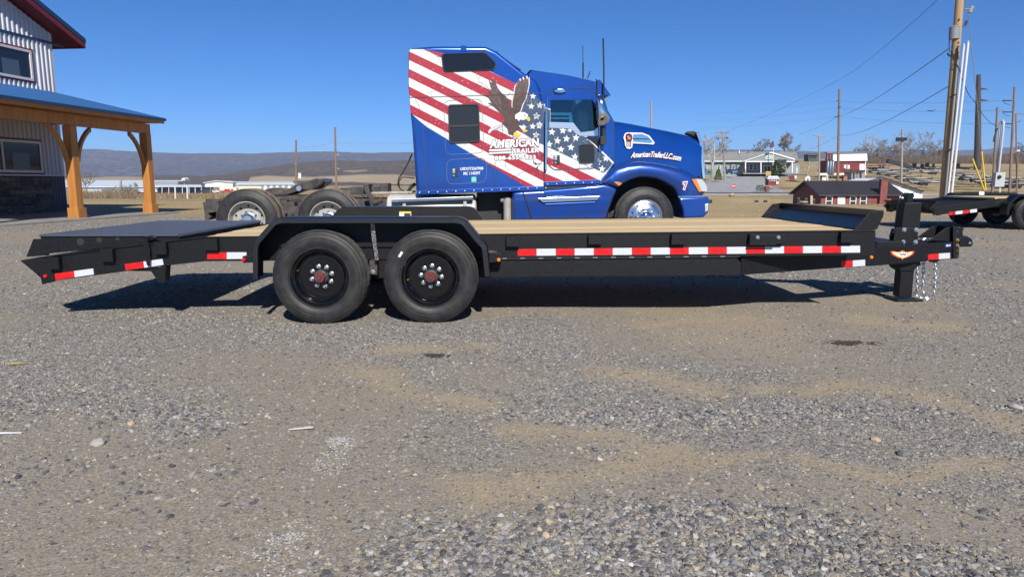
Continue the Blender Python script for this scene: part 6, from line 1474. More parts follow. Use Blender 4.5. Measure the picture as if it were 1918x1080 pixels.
for x, y in ((1343, 258), (1345, 260), (1361.5, 258.5)): m = MB(); m.tube([P(x, y - 2, 185.8), P(x, y + 2, 185.8)], .2, 6); ppart(K_, 'insulator', m, porcelain)
L_p = pole('utility_pole', 'pole top showing above the blue hood of the truck', 100, (1219.6, 190), 1219.0, .16, .13, pole_grey)
M_ = pole('utility_pole', 'dark brown pole with a small white box behind the truck fifth wheel', 112, (554.5, 262), 558, .19, .14, pole_brown)
a = P(559, 333, 111.7); m = MB(); m.box((a.x, a.y - .1, a.z - .1), (a.x + .45, a.y + .1, a.z + .75)); ppart(M_, 'pole_box', m, pvc)
m = MB(); m.tube([P(551, 308, 111.8), P(556, 307, 111.8)], .06, 6); ppart(M_, 'insulator', m, wire_w)
N_ = pole('utility_pole', 'tall reddish pole between the fifth wheel and the blue sleeper', 96, (627.5, 238), 632.8, .17, .12, pole_brown)
for y in (266, 290, 316): m = MB(); m.tube([P(628.5 + (y - 238) * .04, y, 95.8), P(633 + (y - 238) * .04, y, 95.8)], .09, 6); ppart(N_, 'insulator', m, wire_w)
O_ = pole('utility_pole', 'short weathered pale post standing between the two porch posts', 62, (226.5, 336), 230.2, .10, .08, pole_grey)
Q_ = pole('utility_pole', 'thin brown post left of the rearmost truck wheel', 58, (395, 351), 396.8, .06, .05, pole_brown)
fence_posts = []
for px, t, b in ((327.8, 351, 376), (350.5, 350, 375.5)):
    d = 55; a, b_ = P(px, t, d), P(px + .8, b, d); o = thing('marker_post', ('left' if px < 340 else 'right') + ' one of two thin white posts before the blue building', 'post', (b_.x, d, b_.z), 0, 'white marker posts in the field')
    m = MB(); m.tube([(0, 0, -.1), (a.x - b_.x, 0, a.z - b_.z)], .06, 8); m.build('shaft', pvc, o)
    m = MB(); m.tube([(a.x - b_.x, 0, a.z - b_.z), (a.x - b_.x, 0, a.z - b_.z + .1)], .08, 8); m.build('post_cap', pvc, o)
# wires
def wire(label, pts, r, mt=None, sag=0.0, name='power_line', group=None):
    q = [P(*p) for p in pts]; out = []
    for a, b in zip(q[:-1], q[1:]):
        n = 14; L_ = (b - a).length
        for k in range(n): t = k / n; out.append(a * (1 - t) + b * t - Vector((0, 0, sag * L_ * 4 * t * (1 - t))))
    out.append(q[-1]); m = MB(); m.tube(out, r, 5); o = m.build(name, mt or wire_m, None); return tag(o, label, 'cable' if name == 'power_line' else 'guy wire', group)
wire('thick black cable running from the tan pole down to the store', [(1776, 162, 30), (1571.5, 253, 104.6), (1496, 284, 160), (1484, 290, 203)], .016, sag=.008)
wire('high thin wire slanting from the top of the picture down to the store pole', [(1763, -6, 45), (1572, 150, 104.6), (1353, 249, 186)], .016, sag=.006)
wire('thin wire from the transformer of the tan pole past the tall bare pole', [(1776, 92, 30), (1571, 217, 104.6), (1497, 252, 150)], .018, sag=.006)
for k, (a, b, c) in enumerate(((214, 189, 188.5), (228, 202, 207), (241, 218, 232))):
    wire(('uppermost', 'middle', 'lowest')[k] + ' of three faint wires strung level past the tall bare pole', [(1300, a, 165), (1571, b, 105), (1880, c, 62)], .014, wire_w, sag=.006)
wire('black service cable from the tan pole over to the brown pole by the meter box', [(1798, 136, 29.7), (1824, 188, 42), (1866.5, 236, 60)], .018, sag=.012)
wire('pair of faint wires between the two poles over the valley', [(558, 279, 112), (628.5, 266, 96), (772, 268, 75)], .013, wire_w, sag=.004)
wire('lower faint wire from the reddish pole toward the sleeper', [(633, 316, 96), (700, 311, 85), (778, 307, 72)], .013, wire_w, sag=.004)
wire('lowest dark wire reaching from the bare pole across to the store roof', [(1565, 297, 104.8), (1490, 299, 170), (1462, 300, 204)], .02, sag=.006)
gy = wire('pale guy wire stayed from the tan pole top down beside the mast', [(1810, -5, 30), (1826, 150, 33), (1838.6, 284, 37)], .016, wire_w, name='guy_wire')
for lab, a, b in (('yellow plastic guard leaning left on the nearer guy wire', (1821.5, 297, 37), (1843.5, 356, 37)), ('upright yellow plastic guard on the guy wire left of the meter box', (1838.6, 283.5, 37.3), (1846.3, 356, 37.3))):
    m = MB(); m.tube([P(*a), P(*b)], .04, 8); tag(m.build('guy_guard', yellow_g, None, smooth=50), lab, 'guy guard', None)
# meter board
a, b = P(1863, 323, 45), P(1878, 350, 45); mo = thing('meter_box', 'grey electric meter box on a stand with white conduit by the lot', 'meter box', ((a.x + b.x) / 2, 45, tz(b.x, 45)), 0)
mb_ = Vector(mo.location)
def mpart(nm, mb, mt, par=None, **k): ob = mb.build(nm, mt, par or mo, **k); ob.location = -mb_ if par is None else (0, 0, 0); return ob
m = MB(); m.box((a.x, 44.85, b.z), (b.x, 45.15, a.z)); bx = mpart('box', m, mat('meter_grey', (.42, .45, .45), .45), bevel=.015)
m = MB(); c = P(1871.5, 331.5, 44.84); m.lathe([(.001, -.10), (.10, -.09), (.12, -.02), (.12, 0)], c, 16); mpart('meter_glass', m, M['glass_black'], bx, smooth=40)
m = MB(); m.tube([P(1866, 352, 45.3), P(1868, 300, 45.3), P(1873.5, 233, 45.3), P(1875, 228, 45.3), P(1878, 226, 45.2), P(1880, 229, 45.1), P(1879, 245, 45.1), P(1870.5, 322, 45.1)], .065, 8); mpart('conduit', m, mat('conduit_grey', (.48, .48, .48), .4), smooth=60)
m = MB(); m.tube([P(1865, 354, 45.4), P(1873, 232, 45.4)], .055, 8); mpart('stand_post', m, pole_tan)
m = MB(); m.tube([P(1872.5, 350, 45), P(1872.5, 362, 45)], .05, 8); mpart('stand_post', m, pvc)

# ---------------------------------------------------------------- bare trees
def bare_tree(name, label, d, px, py_base, py_top, spread, mt, seed, group=None, cat='tree', density=1.0, base_z=None):
    rn = random.Random(seed); base = P(px, py_base, d); top = P(px, py_top, d); h = top.z - base.z
    o = thing(name, label, cat, base, 0, group); tr, cr = MB(), MB(); tips = []
    def grow(p, dr, L_, r, lev):
        n = 3; q = [p]; dd = dr.copy()
        for k in range(n):
            dd = (dd + Vector((rn.gauss(0, .10), rn.gauss(0, .10), .04 + rn.gauss(0, .05)))).normalized(); q.append(q[-1] + dd * L_ / n)
        rv = max(r, h * .0015, d * .00014)
        (tr if lev <= 1 else cr).tube(q, [lerp(rv, rv * .7, k / n) for k in range(n + 1)], 5 if lev < 2 else 3, False)
        if lev >= 6: return
        nb = rn.choice((2, 3, 3)) if lev else 4; nb = int(nb * density + rn.random() * .6)
        for _ in range(max(nb, 2)):
            a = rn.random() * 6.283; sp = spread * (.35 + .5 * rn.random()); side = Vector((math.cos(a), math.sin(a), 0))
            nd = (dd * math.cos(sp) + side * math.sin(sp)).normalized(); k = rn.randint(1, n)
            grow(q[k], nd, L_ * rn.uniform(.55, .85), r * (.58 if lev else .5) * rn.uniform(.75, 1), lev + 1)
    grow(Vector((0, 0, -.2)), Vector((0, 0, 1)), h * .30, h * .020, 0)
    tr.build('trunk', mt, o, smooth=60, recalc=False)
    if cr.v: cr.build('crown', mt, o, recalc=False)
    zs_ = max(v[2] for v in (cr.v or tr.v)); o.scale = (h / zs_,) * 3; return o
bark = mat('bare_bark', (.19, .165, .145), .9); bark_l = mat('pale_birch_bark', (.42, .40, .37), .8, col2=(.26, .24, .22), scale=1.2); bark_r = mat('twig_brown', (.16, .125, .10), .9); bark_g = mat('grey_bark', (.25, .225, .205), .9)
bare_tree('bare_tree', 'pale birch like bare tree beside the truck grille', 180, 1333, 330, 239, 1.0, bark_l, 3, density=1.15)
bare_tree('bare_tree', 'small round bare tree behind the left half of the store roof', 240, 1425, 300, 257, 1.05, bark, 4, density=1.15)
bare_tree('bare_tree', 'wide bare tree standing behind the store roof right of the flag', 245, 1473, 303, 244, 1.15, bark, 5, density=1.2)
ORD = ('first', 'second', 'third', 'fourth', 'fifth', 'sixth', 'seventh', 'eighth', 'ninth', 'tenth', 'eleventh', 'twelfth')
TX = (1610, 1628, 1652, 1667, 1700, 1716, 1752, 1744, 1598, 1776, 1922)
for i, (px, t, b, d) in enumerate(((1610, 262, 312, 330), (1628, 266, 312, 330), (1652, 256, 312, 330), (1667, 262, 312, 335), (1700, 244, 312, 335), (1716, 254, 312, 340), (1752, 257, 310, 335), (1744, 262, 310, 342), (1598, 276, 312, 330), (1776, 268, 312, 340), (1922, 238, 312, 330))):
    bare_tree('bare_tree', 'grey bare tree, ' + ORD[sorted(TX).index(px)] + ' from the left in the row behind the trailer lot', d, px, b, t, 1.1, bark_g, 20 + i, 'bare trees behind the trailer lot', density=1.12)
bare_tree('bare_tree', 'bare leaning tree in the brush left of the pale post', 62, 241, 377, 338, 1.25, bark_g, 41, density=1.2); bare_tree('bare_tree', 'bare tree rising behind the nearer porch post', 75, 163, 366, 320, 1.0, bark, 42, density=1.1); bare_tree('bare_tree', 'small reddish bare tree before the red barn window', 170, 1589, 333, 312, 1.2, bark_r, 43, density=1.2)
# brush: too many stems to count
def brush(name, label, region, n, hgt, cols, seed, wide=.02):
    g = np.random.default_rng(seed); xs, ys = [], []
    px = g.random(n) * (region[1] - region[0]) + region[0]; d = g.random(n) * (region[3] - region[2]) + region[2]
    x = (px - 959) / F * d; z = terrain(x, d) - .05
    clump = .45 + .9 * fbm(x, d, region[4] if len(region) > 4 else .2, seed, 4)
    h = hgt * clump * (.4 + .8 * g.random(n)); a = g.random(n) * 3.1416; lean = (g.random((n, 2)) - .5) * 1.3
    w = wide * (.6 + .8 * g.random(n))
    b0 = np.stack([x - w * np.cos(a), d - w * np.sin(a), z], 1); b1 = np.stack([x + w * np.cos(a), d + w * np.sin(a), z], 1); tp = np.stack([x + lean[:, 0] * h, d + lean[:, 1] * h, z + h], 1)
    V = np.stack([b0, b1, tp], 1).reshape(-1, 3); f = np.arange(n * 3).reshape(-1, 3); c = np.array(cols)[g.integers(0, len(cols), n)] * (.7 + .6 * g.random((n, 1)))
    o = tri_mesh(name, [(V, f, np.repeat(c, 3, 0))], tone_mat(name + '_tone', .9)); return tag(o, label, None, None, 'stuff')
brush('brush', 'tangled leafless brush along the far side of the straw field at the left', (146, 262, 56, 68, .25), 9000, 1.05, [(.22, .17, .055), (.30, .24, .18), (.17, .125, .095), (.26, .19, .14)], 5, .011)
brush('weeds', 'brown weeds along the bottom of the straw field', (250, 800, 54, 110, .12), 14000, .6, [(.26, .19, .12), (.33, .25, .16), (.20, .145, .10), (.27, .17, .055)], 6, .022)
brush('far_woods', 'leafless grey brown woodland edge behind the trailer lot', (1588, 2300, 318, 352, .05), 42000, 4.4, [(.16, .125, .095), (.22, .175, .13), (.125, .10, .08), (.26, .20, .14)], 7, .055)
brush('dry_grass', 'dry straw coloured grass tufts along the edge of the gravel yard', (100, 1960, 19.5, 44, .6), 70000, .085, [(.50, .38, .19), (.42, .30, .14), (.60, .47, .26), (.36, .27, .15)], 8, .009)
# ---------------------------------------------------------------- buildings across the hollow
red_sid = mat('barn_red', (.20, .028, .028), .75, col2=(.16, .022, .024), scale=.6); brick = mat('brick_wall', (.23, .075, .06), .85, col2=(.17, .052, .045), scale=3); brick_s = mat('brick_gable', (.15, .06, .055), .85)
white_w = mat('white_trim', (.78, .78, .76), .5); roof_dk = mat('dark_metal_roof', (.060, .055, .055), .45, .2); roof_gr = mat('grey_shingle', (.20, .195, .185), .9, col2=(.26, .25, .24), scale=.8); sid_gr = mat('grey_green_siding', (.24, .28, .27), .7); dark_in = mat('dark_board_and_shade', (.05, .05, .05), .8); wrap = mat('house_wrap', (.80, .82, .84), .5); wrap_blue = mat('wrap_print', (.10, .28, .50), .5)  # dark_in: dark boards, and shade painted as flat sheets for the shed openings
glassw = mat('far_window_glass', (.03, .035, .045), .1); tan_sid = mat('cream_siding', (.66, .60, .48), .7); metal_w = mat('white_metal', (.72, .74, .74), .4); metal_wr = mat('white_metal_roof', (.68, .72, .72), .35); grey_roof = mat('grey_metal_roof', (.30, .31, .33), .4, .3); dkgreen = mat('lookout_green', (.075, .085, .07), .8); postw = mat('weathered_post', (.33, .29, .24), .9); blue_w = mat('blue_wall', (.03, .085, .20), .6); red_d = mat('red_door', (.42, .03, .03), .5)
class B:
    """a building seen square on: pixel outlines at a depth, all real solids"""
    def __init__(s, name, label, cat, px, d, group=None, py=None):
        b = P(px, 340, d); s.d = d; z = tz(b.x, d) if py is None else P(px, py, d).z; s.o = thing(name, label, cat, (b.x, d, z), 0, group); s.base = Vector(s.o.location)
    def l(s, px, py, dd=0.0): return P(px, py, s.d + dd) - s.base
    def prism(s, nm, px, dd, depth, mt, par=None, bevel=0):
        m = MB(); m.prism([s.l(a, b, dd) for a, b in px], (0, depth, 0)); return m.build(nm, mt, par or s.o, bevel=bevel)
    def rect(s, nm, x0, y0, x1, y1, dd, depth, mt, par=None): return s.prism(nm, [(x0, y0), (x1, y0), (x1, y1), (x0, y1)], dd, depth, mt, par)
    def slab(s, nm, pts, mt, th=.15, par=None):
        """sheet through 3-D corners given as (px, py, depth offset)"""
        q = [s.l(*p) for p in pts]; n = (q[1] - q[0]).cross(q[2] - q[0]).normalized()
        if n.z < 0: n = -n
        m = MB(); m.prism(q, -n * th); return m.build(nm, mt, par or s.o)
    def window(s, x0, y0, x1, y1, dd, frame=None, bars=True, fw=.12, pane=None):
        a, b = s.l(x0, y0, dd), s.l(x1, y1, dd); o_ = [Vector((a.x, a.y, b.z)), Vector((b.x, a.y, b.z)), Vector((b.x, a.y, a.z)), Vector((a.x, a.y, a.z))]
        i_ = [o_[0] + Vector((fw, 0, fw)), o_[1] + Vector((-fw, 0, fw)), o_[2] + Vector((-fw, 0, -fw)), o_[3] + Vector((fw, 0, -fw))]
        m = MB(); m.ring(o_, i_, (0, -.10, 0)); w = m.build('window', frame or white_w, s.o)
        m = MB(); m.prism([p + Vector((0, -.03, 0)) for p in i_], (0, .02, 0)); m.build('pane', pane or glassw, w)
        if bars:
            zc = (a.z + b.z) / 2; m = MB(); m.box((i_[0].x, a.y - .08, zc - .04), (i_[1].x, a.y - .035, zc + .04)); m.build('glazing_bar', frame or white_w, w)
        return w
# --- the store
S = B('store', 'long grey store with a white trimmed gabled porch at the top of the drive', 'building', 1440, 210)
S.rect('wall', 1312, 301.5, 1492, 330, 0, 12, sid_gr)
S.slab('roof', [(1300, 302.5, -.9), (1496, 300.5, -.9), (1492, 284, 6), (1305, 284.5, 6)], roof_gr); S.slab('roof', [(1305, 284.5, 6), (1492, 284, 6), (1496, 303, 13), (1300, 303, 13)], roof_gr)
S.rect('fascia', 1300, 301.4, 1397, 303, -1.15, .2, white_w)
S.prism('gable', [(1397, 300.5), (1443.5, 286), (1488, 299), (1488, 302.2), (1397, 303)], -4.5, .3, sid_gr)
for q in range(4): S.rect('clapboard', 1404 + 9 * (3 - q), 299.5 - 3.2 * q, 1484 - 11 * (3 - q) * .9, 300 - 3.2 * q, -4.56, .05, sid_gr)
S.prism('rake', [(1391, 301.5), (1443.5, 284.2), (1443.5, 286.4), (1392, 303)], -4.8, .35, white_w); S.prism('rake', [(1443.5, 284.2), (1489, 297.5), (1489, 300), (1443.5, 286.4)], -4.8, .35, white_w)
S.rect('porch_beam', 1396, 301.8, 1489, 303.6, -4.7, .3, white_w)
S.slab('porch_roof', [(1391, 301.5, -4.8), (1443.5, 284.2, -4.8), (1443.5, 285, 6), (1391, 302, -.5)], roof_gr, .1); S.slab('porch_roof', [(1443.5, 284.2, -4.8), (1489, 297.5, -4.8), (1489, 299, -.5), (1443.5, 285, 6)], roof_gr, .1)
for x in (1396.5, 1425.5, 1455, 1484): S.rect('porch_post', x - .9, 303.5, x + .9, 327, -4.6, .3, white_w)
S.window(1403, 308, 1410.2, 318.5, -.02); S.window(1410.8, 308, 1418, 318.5, -.02); S.window(1343, 309, 1349, 316, -.02); S.window(1370.5, 309, 1377, 317, -.02); S.window(1318, 309, 1324, 318, -.02)
for x in (1367.2, 1377.3): S.rect('shutter', x, 309, x + 3, 317.5, -.15, .12, dark_in)
d1 = S.rect('door', 1430, 309.5, 1444, 323.5, -.15, .1, white_w)
for x in (1431.6, 1437.8): S.rect('door_glass', x, 311.4, x + 4.8, 321.5, -.2, .04, glassw, d1)
S.rect('porch_floor', 1392, 323.8, 1490, 326, -5.2, 5.1, roof_gr)
S.prism('garage', [(1485, 305), (1487, 304), (1499, 309.5), (1498, 312), (1498, 324), (1485, 324)], .5, 5, sid_gr); S.prism('garage_door', [(1485.5, 324), (1485.5, 314), (1487, 311.5), (1490, 310.5), (1492.5, 312), (1493.5, 315), (1493.5, 324)], .3, .15, white_w)
for x, h in ((1384.5, 281), (1401, 280.5)): S.rect('vent_pipe', x, h, x + 1.2, 287, 4, .2, white_w if x < 1390 else dark_in)
mb = MB(); q = lambda x0, y0, x1, y1: quad_map(S.l(x0, y1, -4.66), S.l(x1, y1, -4.66), S.l(x0, y0, -4.66), S.l(x1, y0, -4.66))
lettering(mb, 'Lod', q(1433, 288.5, 1441, 294.5), 1, .03, .35); mb.build('store_lettering', white_w, S.o, recalc=False)
mb = MB(); lettering(mb, "al's", q(1440.5, 289.5, 1447.5, 294.8), 1, .03, .35); mb.build('store_lettering', white_w, S.o, recalc=False)
mb = MB(); lettering(mb, 'OUTLET', q(1433, 295.4, 1447.5, 298.2), 1, .05); mb.build('store_lettering', white_w, S.o, recalc=False)
# flagpole and flag
a = P(1447.2, 330, 203); fp = thing('flagpole', 'white flagpole standing before the store porch', 'flagpole', (a.x, 203, tz(a.x, 203)), 0)
t_ = P(1449.2, 260.5, 203) - Vector(fp.location); m = MB(); m.tube([(0, 0, 0), t_], [.12, .07], 8); m.build('shaft', white_w, fp); m = MB(); m.tube([t_, t_ + Vector((0, 0, .25))], .14, 8); m.build('finial', M['brass'], fp)
fpts = [(1449.0, 261.5), (1446.5, 265.5), (1443, 269), (1441.2, 275), (1442.5, 277.2), (1446, 276.5), (1449, 277), (1450.2, 272)]
m = MB(); m.prism([P(x, y, 202.8 - .25 * math.sin(i * 1.9)) for i, (x, y) in enumerate(fpts)], (0, .03, 0)); fo_ = m.build('flag', M['flag_navy'], None); tag(fo_, 'limp dark red and navy flag hanging on the flagpole', 'flag')
for k in range(3):
    m = MB(); m.prism([P(1443 + k * .6, 270.2 + k * 2.2, 202.3), P(1449.3, 269 + k * 2.4, 202.3), P(1449.3, 270.2 + k * 2.4, 202.3), P(1442.6 + k * .6, 271.4 + k * 2.2, 202.3)], (0, .03, 0)); m.build('flag_stripe', mat('flag_cloth_red', (.32, .05, .05), .8), fo_)
# --- red barn
R_ = B('barn', 'red barn with a white and grey gambrel roof beyond the dark roofed house', 'barn', 1592, 195)
R_.rect('wall', 1561, 300, 1622.5, 326, 0, 9, red_sid); R_.rect('foundation', 1561, 324, 1622.5, 328, -.1, 9.2, tan_sid)
R_.slab('roof', [(1559.5, 301.5, -.5), (1625, 301, -.5), (1624, 288, 1.2), (1561, 289.5, 1.2)], metal_wr); R_.slab('roof', [(1561, 289.3, 1.2), (1624, 287.8, 1.2), (1622, 283.5, 4.5), (1562, 285, 4.5)], grey_roof); R_.slab('roof', [(1562, 285, 4.5), (1622, 283.5, 4.5), (1624, 300, 9.5), (1559, 301, 9.5)], grey_roof)
for k in range(4): R_.rect('roof_vent', 1569 + 14 * k, 291.2, 1577 + 14 * k, 292, -.1 + .9, .12, grey_roof)
for x in (1561.4, 1621.2): R_.rect('corner_board', x - .6, 301, x + .9, 325, -.12, .1, white_w)
R_.window(1584, 309, 1588, 316, -.02); R_.rect('shutter', 1581, 309, 1584, 316, -.13, .1, white_w); R_.rect('shutter', 1588, 309, 1591.5, 316, -.13, .1, white_w); R_.rect('door', 1610, 307, 1619.5, 319, -.14, .12, white_w)
# --- grain leg and bins at the left of the barn
gb = B('grain_bins', 'dark grain bins with a red gabled hood at the left end of the barn', 'silo', 1554, 188)
for k, x in enumerate((1549.5, 1554.5, 1559)):
    c = gb.l(x, 324, 0); t = gb.l(x, 303, 0); m = MB(); n = 14; m.loft([[Vector((c.x + .42 * math.cos(6.283 * i / n), .42 * math.sin(6.283 * i / n), z)) for i in range(n)] for z in (c.z - .4, t.z, )] + [[Vector((c.x, 0, t.z + .5))] * n], True, True); m.build('bin', mat('bin_metal', (.13, .15, .18), .4, .5), gb.o, smooth=40)
gb.prism('hood', [(1546.5, 301.5), (1549, 287), (1550, 286), (1558, 286), (1560.5, 301.5)], 0, .4, dark_in); gb.rect('hood_roof', 1549, 285.2, 1558.5, 287.2, -.3, 1.5, mat('pink_roof', (.45, .10, .13), .6))
for x in (1550, 1555): gb.prism('spout', [(x - .6, 288), (x + .7, 288), (x + .4, 300), (x - .8, 299)], -.2, .2, mat('spout_red', (.30, .10, .09), .6))
# --- lookout cabins on stilts
def lookout(px, d, y0, y1, y2, label, sc=1.0):
    L_ = B('lookout_cabin', label, 'cabin', px, d, None); w = 9 * sc
    cab_ = L_.rect('cabin', px - w, y0 + 1.5, px + w, y1, 0, 2.6, dkgreen); L_.slab('roof', [(px - w - 1, y0 + 2, -.3), (px + w + 1, y0 + 2, -.3), (px + w, y0, 2.9), (px - w, y0, 2.9)], mat('lookout_roof', (.10, .11, .10), .8))
    for k in range(3): L_.rect('window', px - w * .72 + k * w * .5, y0 + 4.2, px - w * .72 + k * w * .5 + w * .33, y0 + 9, -.06, .05, glassw)
    for s_ in (-1, 1):
        for dd in (.1, 2.3): m = MB(); m.bar(L_.l(px + s_ * w * .75, y1, dd), L_.l(px + s_ * w * 1.25, y2, dd), .2, .2); m.build('leg', postw, L_.o)
    for a, b in (((-.8, y1 + 1), (1.0, y1 + (y2 - y1) * .55)), ((.8, y1 + 1), (-1.0, y1 + (y2 - y1) * .55))): m = MB(); m.bar(L_.l(px + a[0] * w, a[1], .05), L_.l(px + b[0] * w, b[1], .05), .12, .14); m.build('brace', postw, L_.o)
lookout(1523, 175, 287.5, 302, 326, 'dark lookout cabin on stilts between the slim pole and the store'); lookout(1465, 195, 298, 309, 326, 'dark lookout cabin in front of the right end of the store porch', .9)
# --- brick house in the hollow
HB = B('brick_house', 'brick house with dark metal roof and two chimneys below the yard', 'house', 1600, 90)
def hz(py, d): return CH + (340 - py) / F * d
X0, X1, Y0, Y1 = (1533 - 959) / F * 90, (1679 - 959) / F * 90, 90, 98.9
ze_, zr_ = CH - (364.5 - 340) / F * 90, CH - .4 / F * 94.45
hb = Vector(HB.o.location); g0 = -2.2 * 0 + tz(X0 + 5, 92) - .3
m = MB(); m.prism([Vector((X0, Y0, g0)) - hb, Vector((X1, Y0, g0)) - hb, Vector((X1, Y0, ze_)) - hb, Vector((X0, Y0, ze_)) - hb], (0, Y1 - Y0, 0)); m.build('wall', brick, HB.o)
for x in (X0 - .02, X1 - .02): m = MB(); m.prism([Vector((x, Y0, g0)) - hb, Vector((x, Y1, g0)) - hb, Vector((x, Y1, ze_)) - hb, Vector((x, (Y0 + Y1) / 2, zr_ - .12)) - hb, Vector((x, Y0, ze_)) - hb], (.04, 0, 0)); m.build('gable', brick_s, HB.o)
for a, b in (((Y0 - .45, ze_ - .12), (Y0 + 4.45, zr_)), ((Y1 + .45, ze_ - .12), (Y0 + 4.45, zr_))):
    m = MB(); m.prism([Vector((X0 - .5, a[0], a[1])) - hb, Vector((X0 - .5, b[0], b[1])) - hb, Vector((X0 - .5, b[0], b[1] + .13)) - hb, Vector((X0 - .5, a[0], a[1] + .13)) - hb], (X1 - X0 + 1.0, 0, 0)); rf = m.build('roof', roof_dk, HB.o)
    if a[0] < 92:
        k = X0 - .4
        while k < X1 + .5:
            m = MB(); p, q = Vector((k, a[0], a[1] + .14)) - hb, Vector((k, b[0], b[1] + .14)) - hb; m.bar(p, q, .07, .08); m.build('roof_seam', roof_dk, rf); k += .42
HB.window(1546.5, 367, 1558, 386, -.03, fw=.09); HB.window(1591.5, 367, 1602.5, 386, -.03, fw=.09); HB.window(1610.5, 366.8, 1622, 386, -.03, fw=.09); HB.rect('door', 1569, 368.5, 1583, 392, -.08, .06, white_w)
for y in (91.6, 93.9, 96.4):
    m = MB(); m.box(Vector((X0 - .09, y, -2.6)) - hb, Vector((X0 - .025, y + .75, -1.05)) - hb); w = m.build('window', white_w, HB.o); m = MB(); m.box(Vector((X0 - .11, y + .12, -2.4)) - hb, Vector((X0 - .095, y + .63, -1.2)) - hb); m.build('pane', glassw, w)
a, b = HB.l(1651, 337.5, -.5), HB.l(1659.5, 392, -.5); m = MB(); m.box((a.x, a.y, b.z), (b.x, a.y + .55, a.z)); ch_ = m.build('chimney', brick, HB.o, bevel=.02); m = MB(); m.box((a.x - .06, a.y - .06, a.z), (b.x + .06, a.y + .6, a.z + .12)); m.build('chimney_cap', brick_s, ch_)
a, b = HB.l(1580.5, 328, 5), HB.l(1586.5, 342, 5); m = MB(); m.box((a.x, a.y, b.z), (b.x, a.y + .5, a.z)); ch_ = m.build('chimney', mat('old_chimney_brick', (.34, .15, .10), .85), HB.o); m = MB(); m.box((a.x - .07, a.y - .07, a.z - .12), (b.x + .07, a.y + .57, a.z)); m.build('chimney_cap', brick, ch_)
m = MB(); m.prism([HB.l(1518, 366, -.6), HB.l(1522.5, 366, -.6), HB.l(1522.5, 384, -.6), HB.l(1518, 384, -.6)], (0, .06, 0)); m.build('fence_panel', mat('raw_fence', (.45, .35, .20), .8), HB.o)
# --- building in white house wrap
W_ = B('wrapped_building', 'white house-wrapped building with a low dark gable behind the brick house', 'building', 1690, 115)
W_.prism('wall', [(1585, 353), (1655, 333.5), (1727.5, 357.5), (1727.5, 372), (1585, 372)], 0, 9, wrap)
W_.slab('roof', [(1653.5, 331.2, -.5), (1731, 357.6, -.5), (1726, 356, 9), (1650, 330, 9)], roof_dk, .25); W_.slab('roof', [(1653.5, 331.2, -.5), (1580, 351.5, -.5), (1580, 351, 9), (1650, 330, 9)], roof_dk, .25)
for x, y in ((1669.5, 340.5), (1677, 351), (1693, 351), (1709, 351.5), (1714, 360), (1682, 360.5), (1697, 361)):
    m = MB(); q = [(x - 5, y + 2), (x - 3.6, y - .8), (x, y - 1.7), (x + 3.6, y - .8), (x + 5, y + 2)]; i_ = [(x - 3.6, y + 1.2), (x - 2.8, y), (x, y - .8), (x + 2.8, y), (x + 3.6, y + 1.2)]
    m.ring([W_.l(*p, -.012) for p in q], [W_.l(*p, -.012) for p in i_], (0, .008, 0)); m.build('wrap_print', wrap_blue, W_.o)
# --- sheds, playhouse, signs along the drive
Pz = B('playhouse', 'small red playhouse with white windows and white roof beside the drive', 'playhouse', 1448, 150, py=349)
Pz.rect('wall', 1439, 333, 1458, 347, 0, 1.8, red_sid); Pz.slab('roof', [(1437, 334.5, -.2), (1460, 334.5, -.2), (1457, 329.5, .9), (1440, 329.5, .9)], metal_wr); Pz.slab('roof', [(1440, 329.5, .9), (1457, 329.5, .9), (1460, 335, 2), (1437, 335, 2)], metal_wr)
for x in (1440.5, 1446, 1450.5): Pz.window(x, 334.8, x + 3.8, 339, -.02, bars=False, fw=.06)
Pz.rect('shutter', 1454.3, 339.5, 1456, 345, -.06, .05, white_w); Pz.rect('shutter', 1456.6, 339.5, 1458, 345, -.06, .05, white_w)
Sh = B('garden_shed', 'cream lean roofed shed beside the slim crossarm pole', 'shed', 1541, 155)
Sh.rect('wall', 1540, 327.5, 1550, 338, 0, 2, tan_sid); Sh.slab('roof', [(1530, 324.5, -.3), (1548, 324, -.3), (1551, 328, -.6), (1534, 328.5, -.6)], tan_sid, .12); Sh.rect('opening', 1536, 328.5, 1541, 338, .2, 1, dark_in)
for x in (1534, 1550.3): Sh.rect('post', x, 327.5, x + .9, 339, -.4, .12, white_w)
Sg = B('garden_shed', 'grey shed with maroon roof before the right end of the barn', 'shed', 1606, 140)
Sg.rect('wall', 1594.5, 322, 1620, 337, 0, 3, mat('grey_board', (.26, .26, .25), .8)); Sg.slab('roof', [(1593, 322, -.4), (1618, 321.5, -.4), (1621, 318.5, 1.5), (1600, 318, 1.5)], mat('maroon_roof', (.10, .035, .045), .6), .12); Sg.prism('gable', [(1593.5, 322), (1600.5, 318.3), (1607, 322)], -.1, .2, dark_in)
for x in (1596, 1601, 1608, 1614): Sg.rect('post', x, 323, x + .9, 336, -.5, .12, postw)
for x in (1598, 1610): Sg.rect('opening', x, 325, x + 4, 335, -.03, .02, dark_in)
Sw = B('swing_set', 'dark roofed play frame with swings right of the playhouse', 'swing set', 1490, 152, py=341)
Sw.rect('roof_beam', 1471, 326, 1512, 328.5, 0, 1.6, mat('play_roof', (.10, .11, .12), .8))
for x in (1471, 1490, 1510): Sw.rect('post', x, 327, x + 1, 338, .2, .12, postw)
Sw.rect('play_panel', 1479, 329, 1488, 337.5, .1, .2, red_sid); Sw.rect('play_panel', 1488.5, 329, 1492, 334, .1, .2, white_w)
Dl = B('doghouse', 'tiny white gabled doghouse frame behind the house ridge', 'doghouse', 1512, 150, py=340)
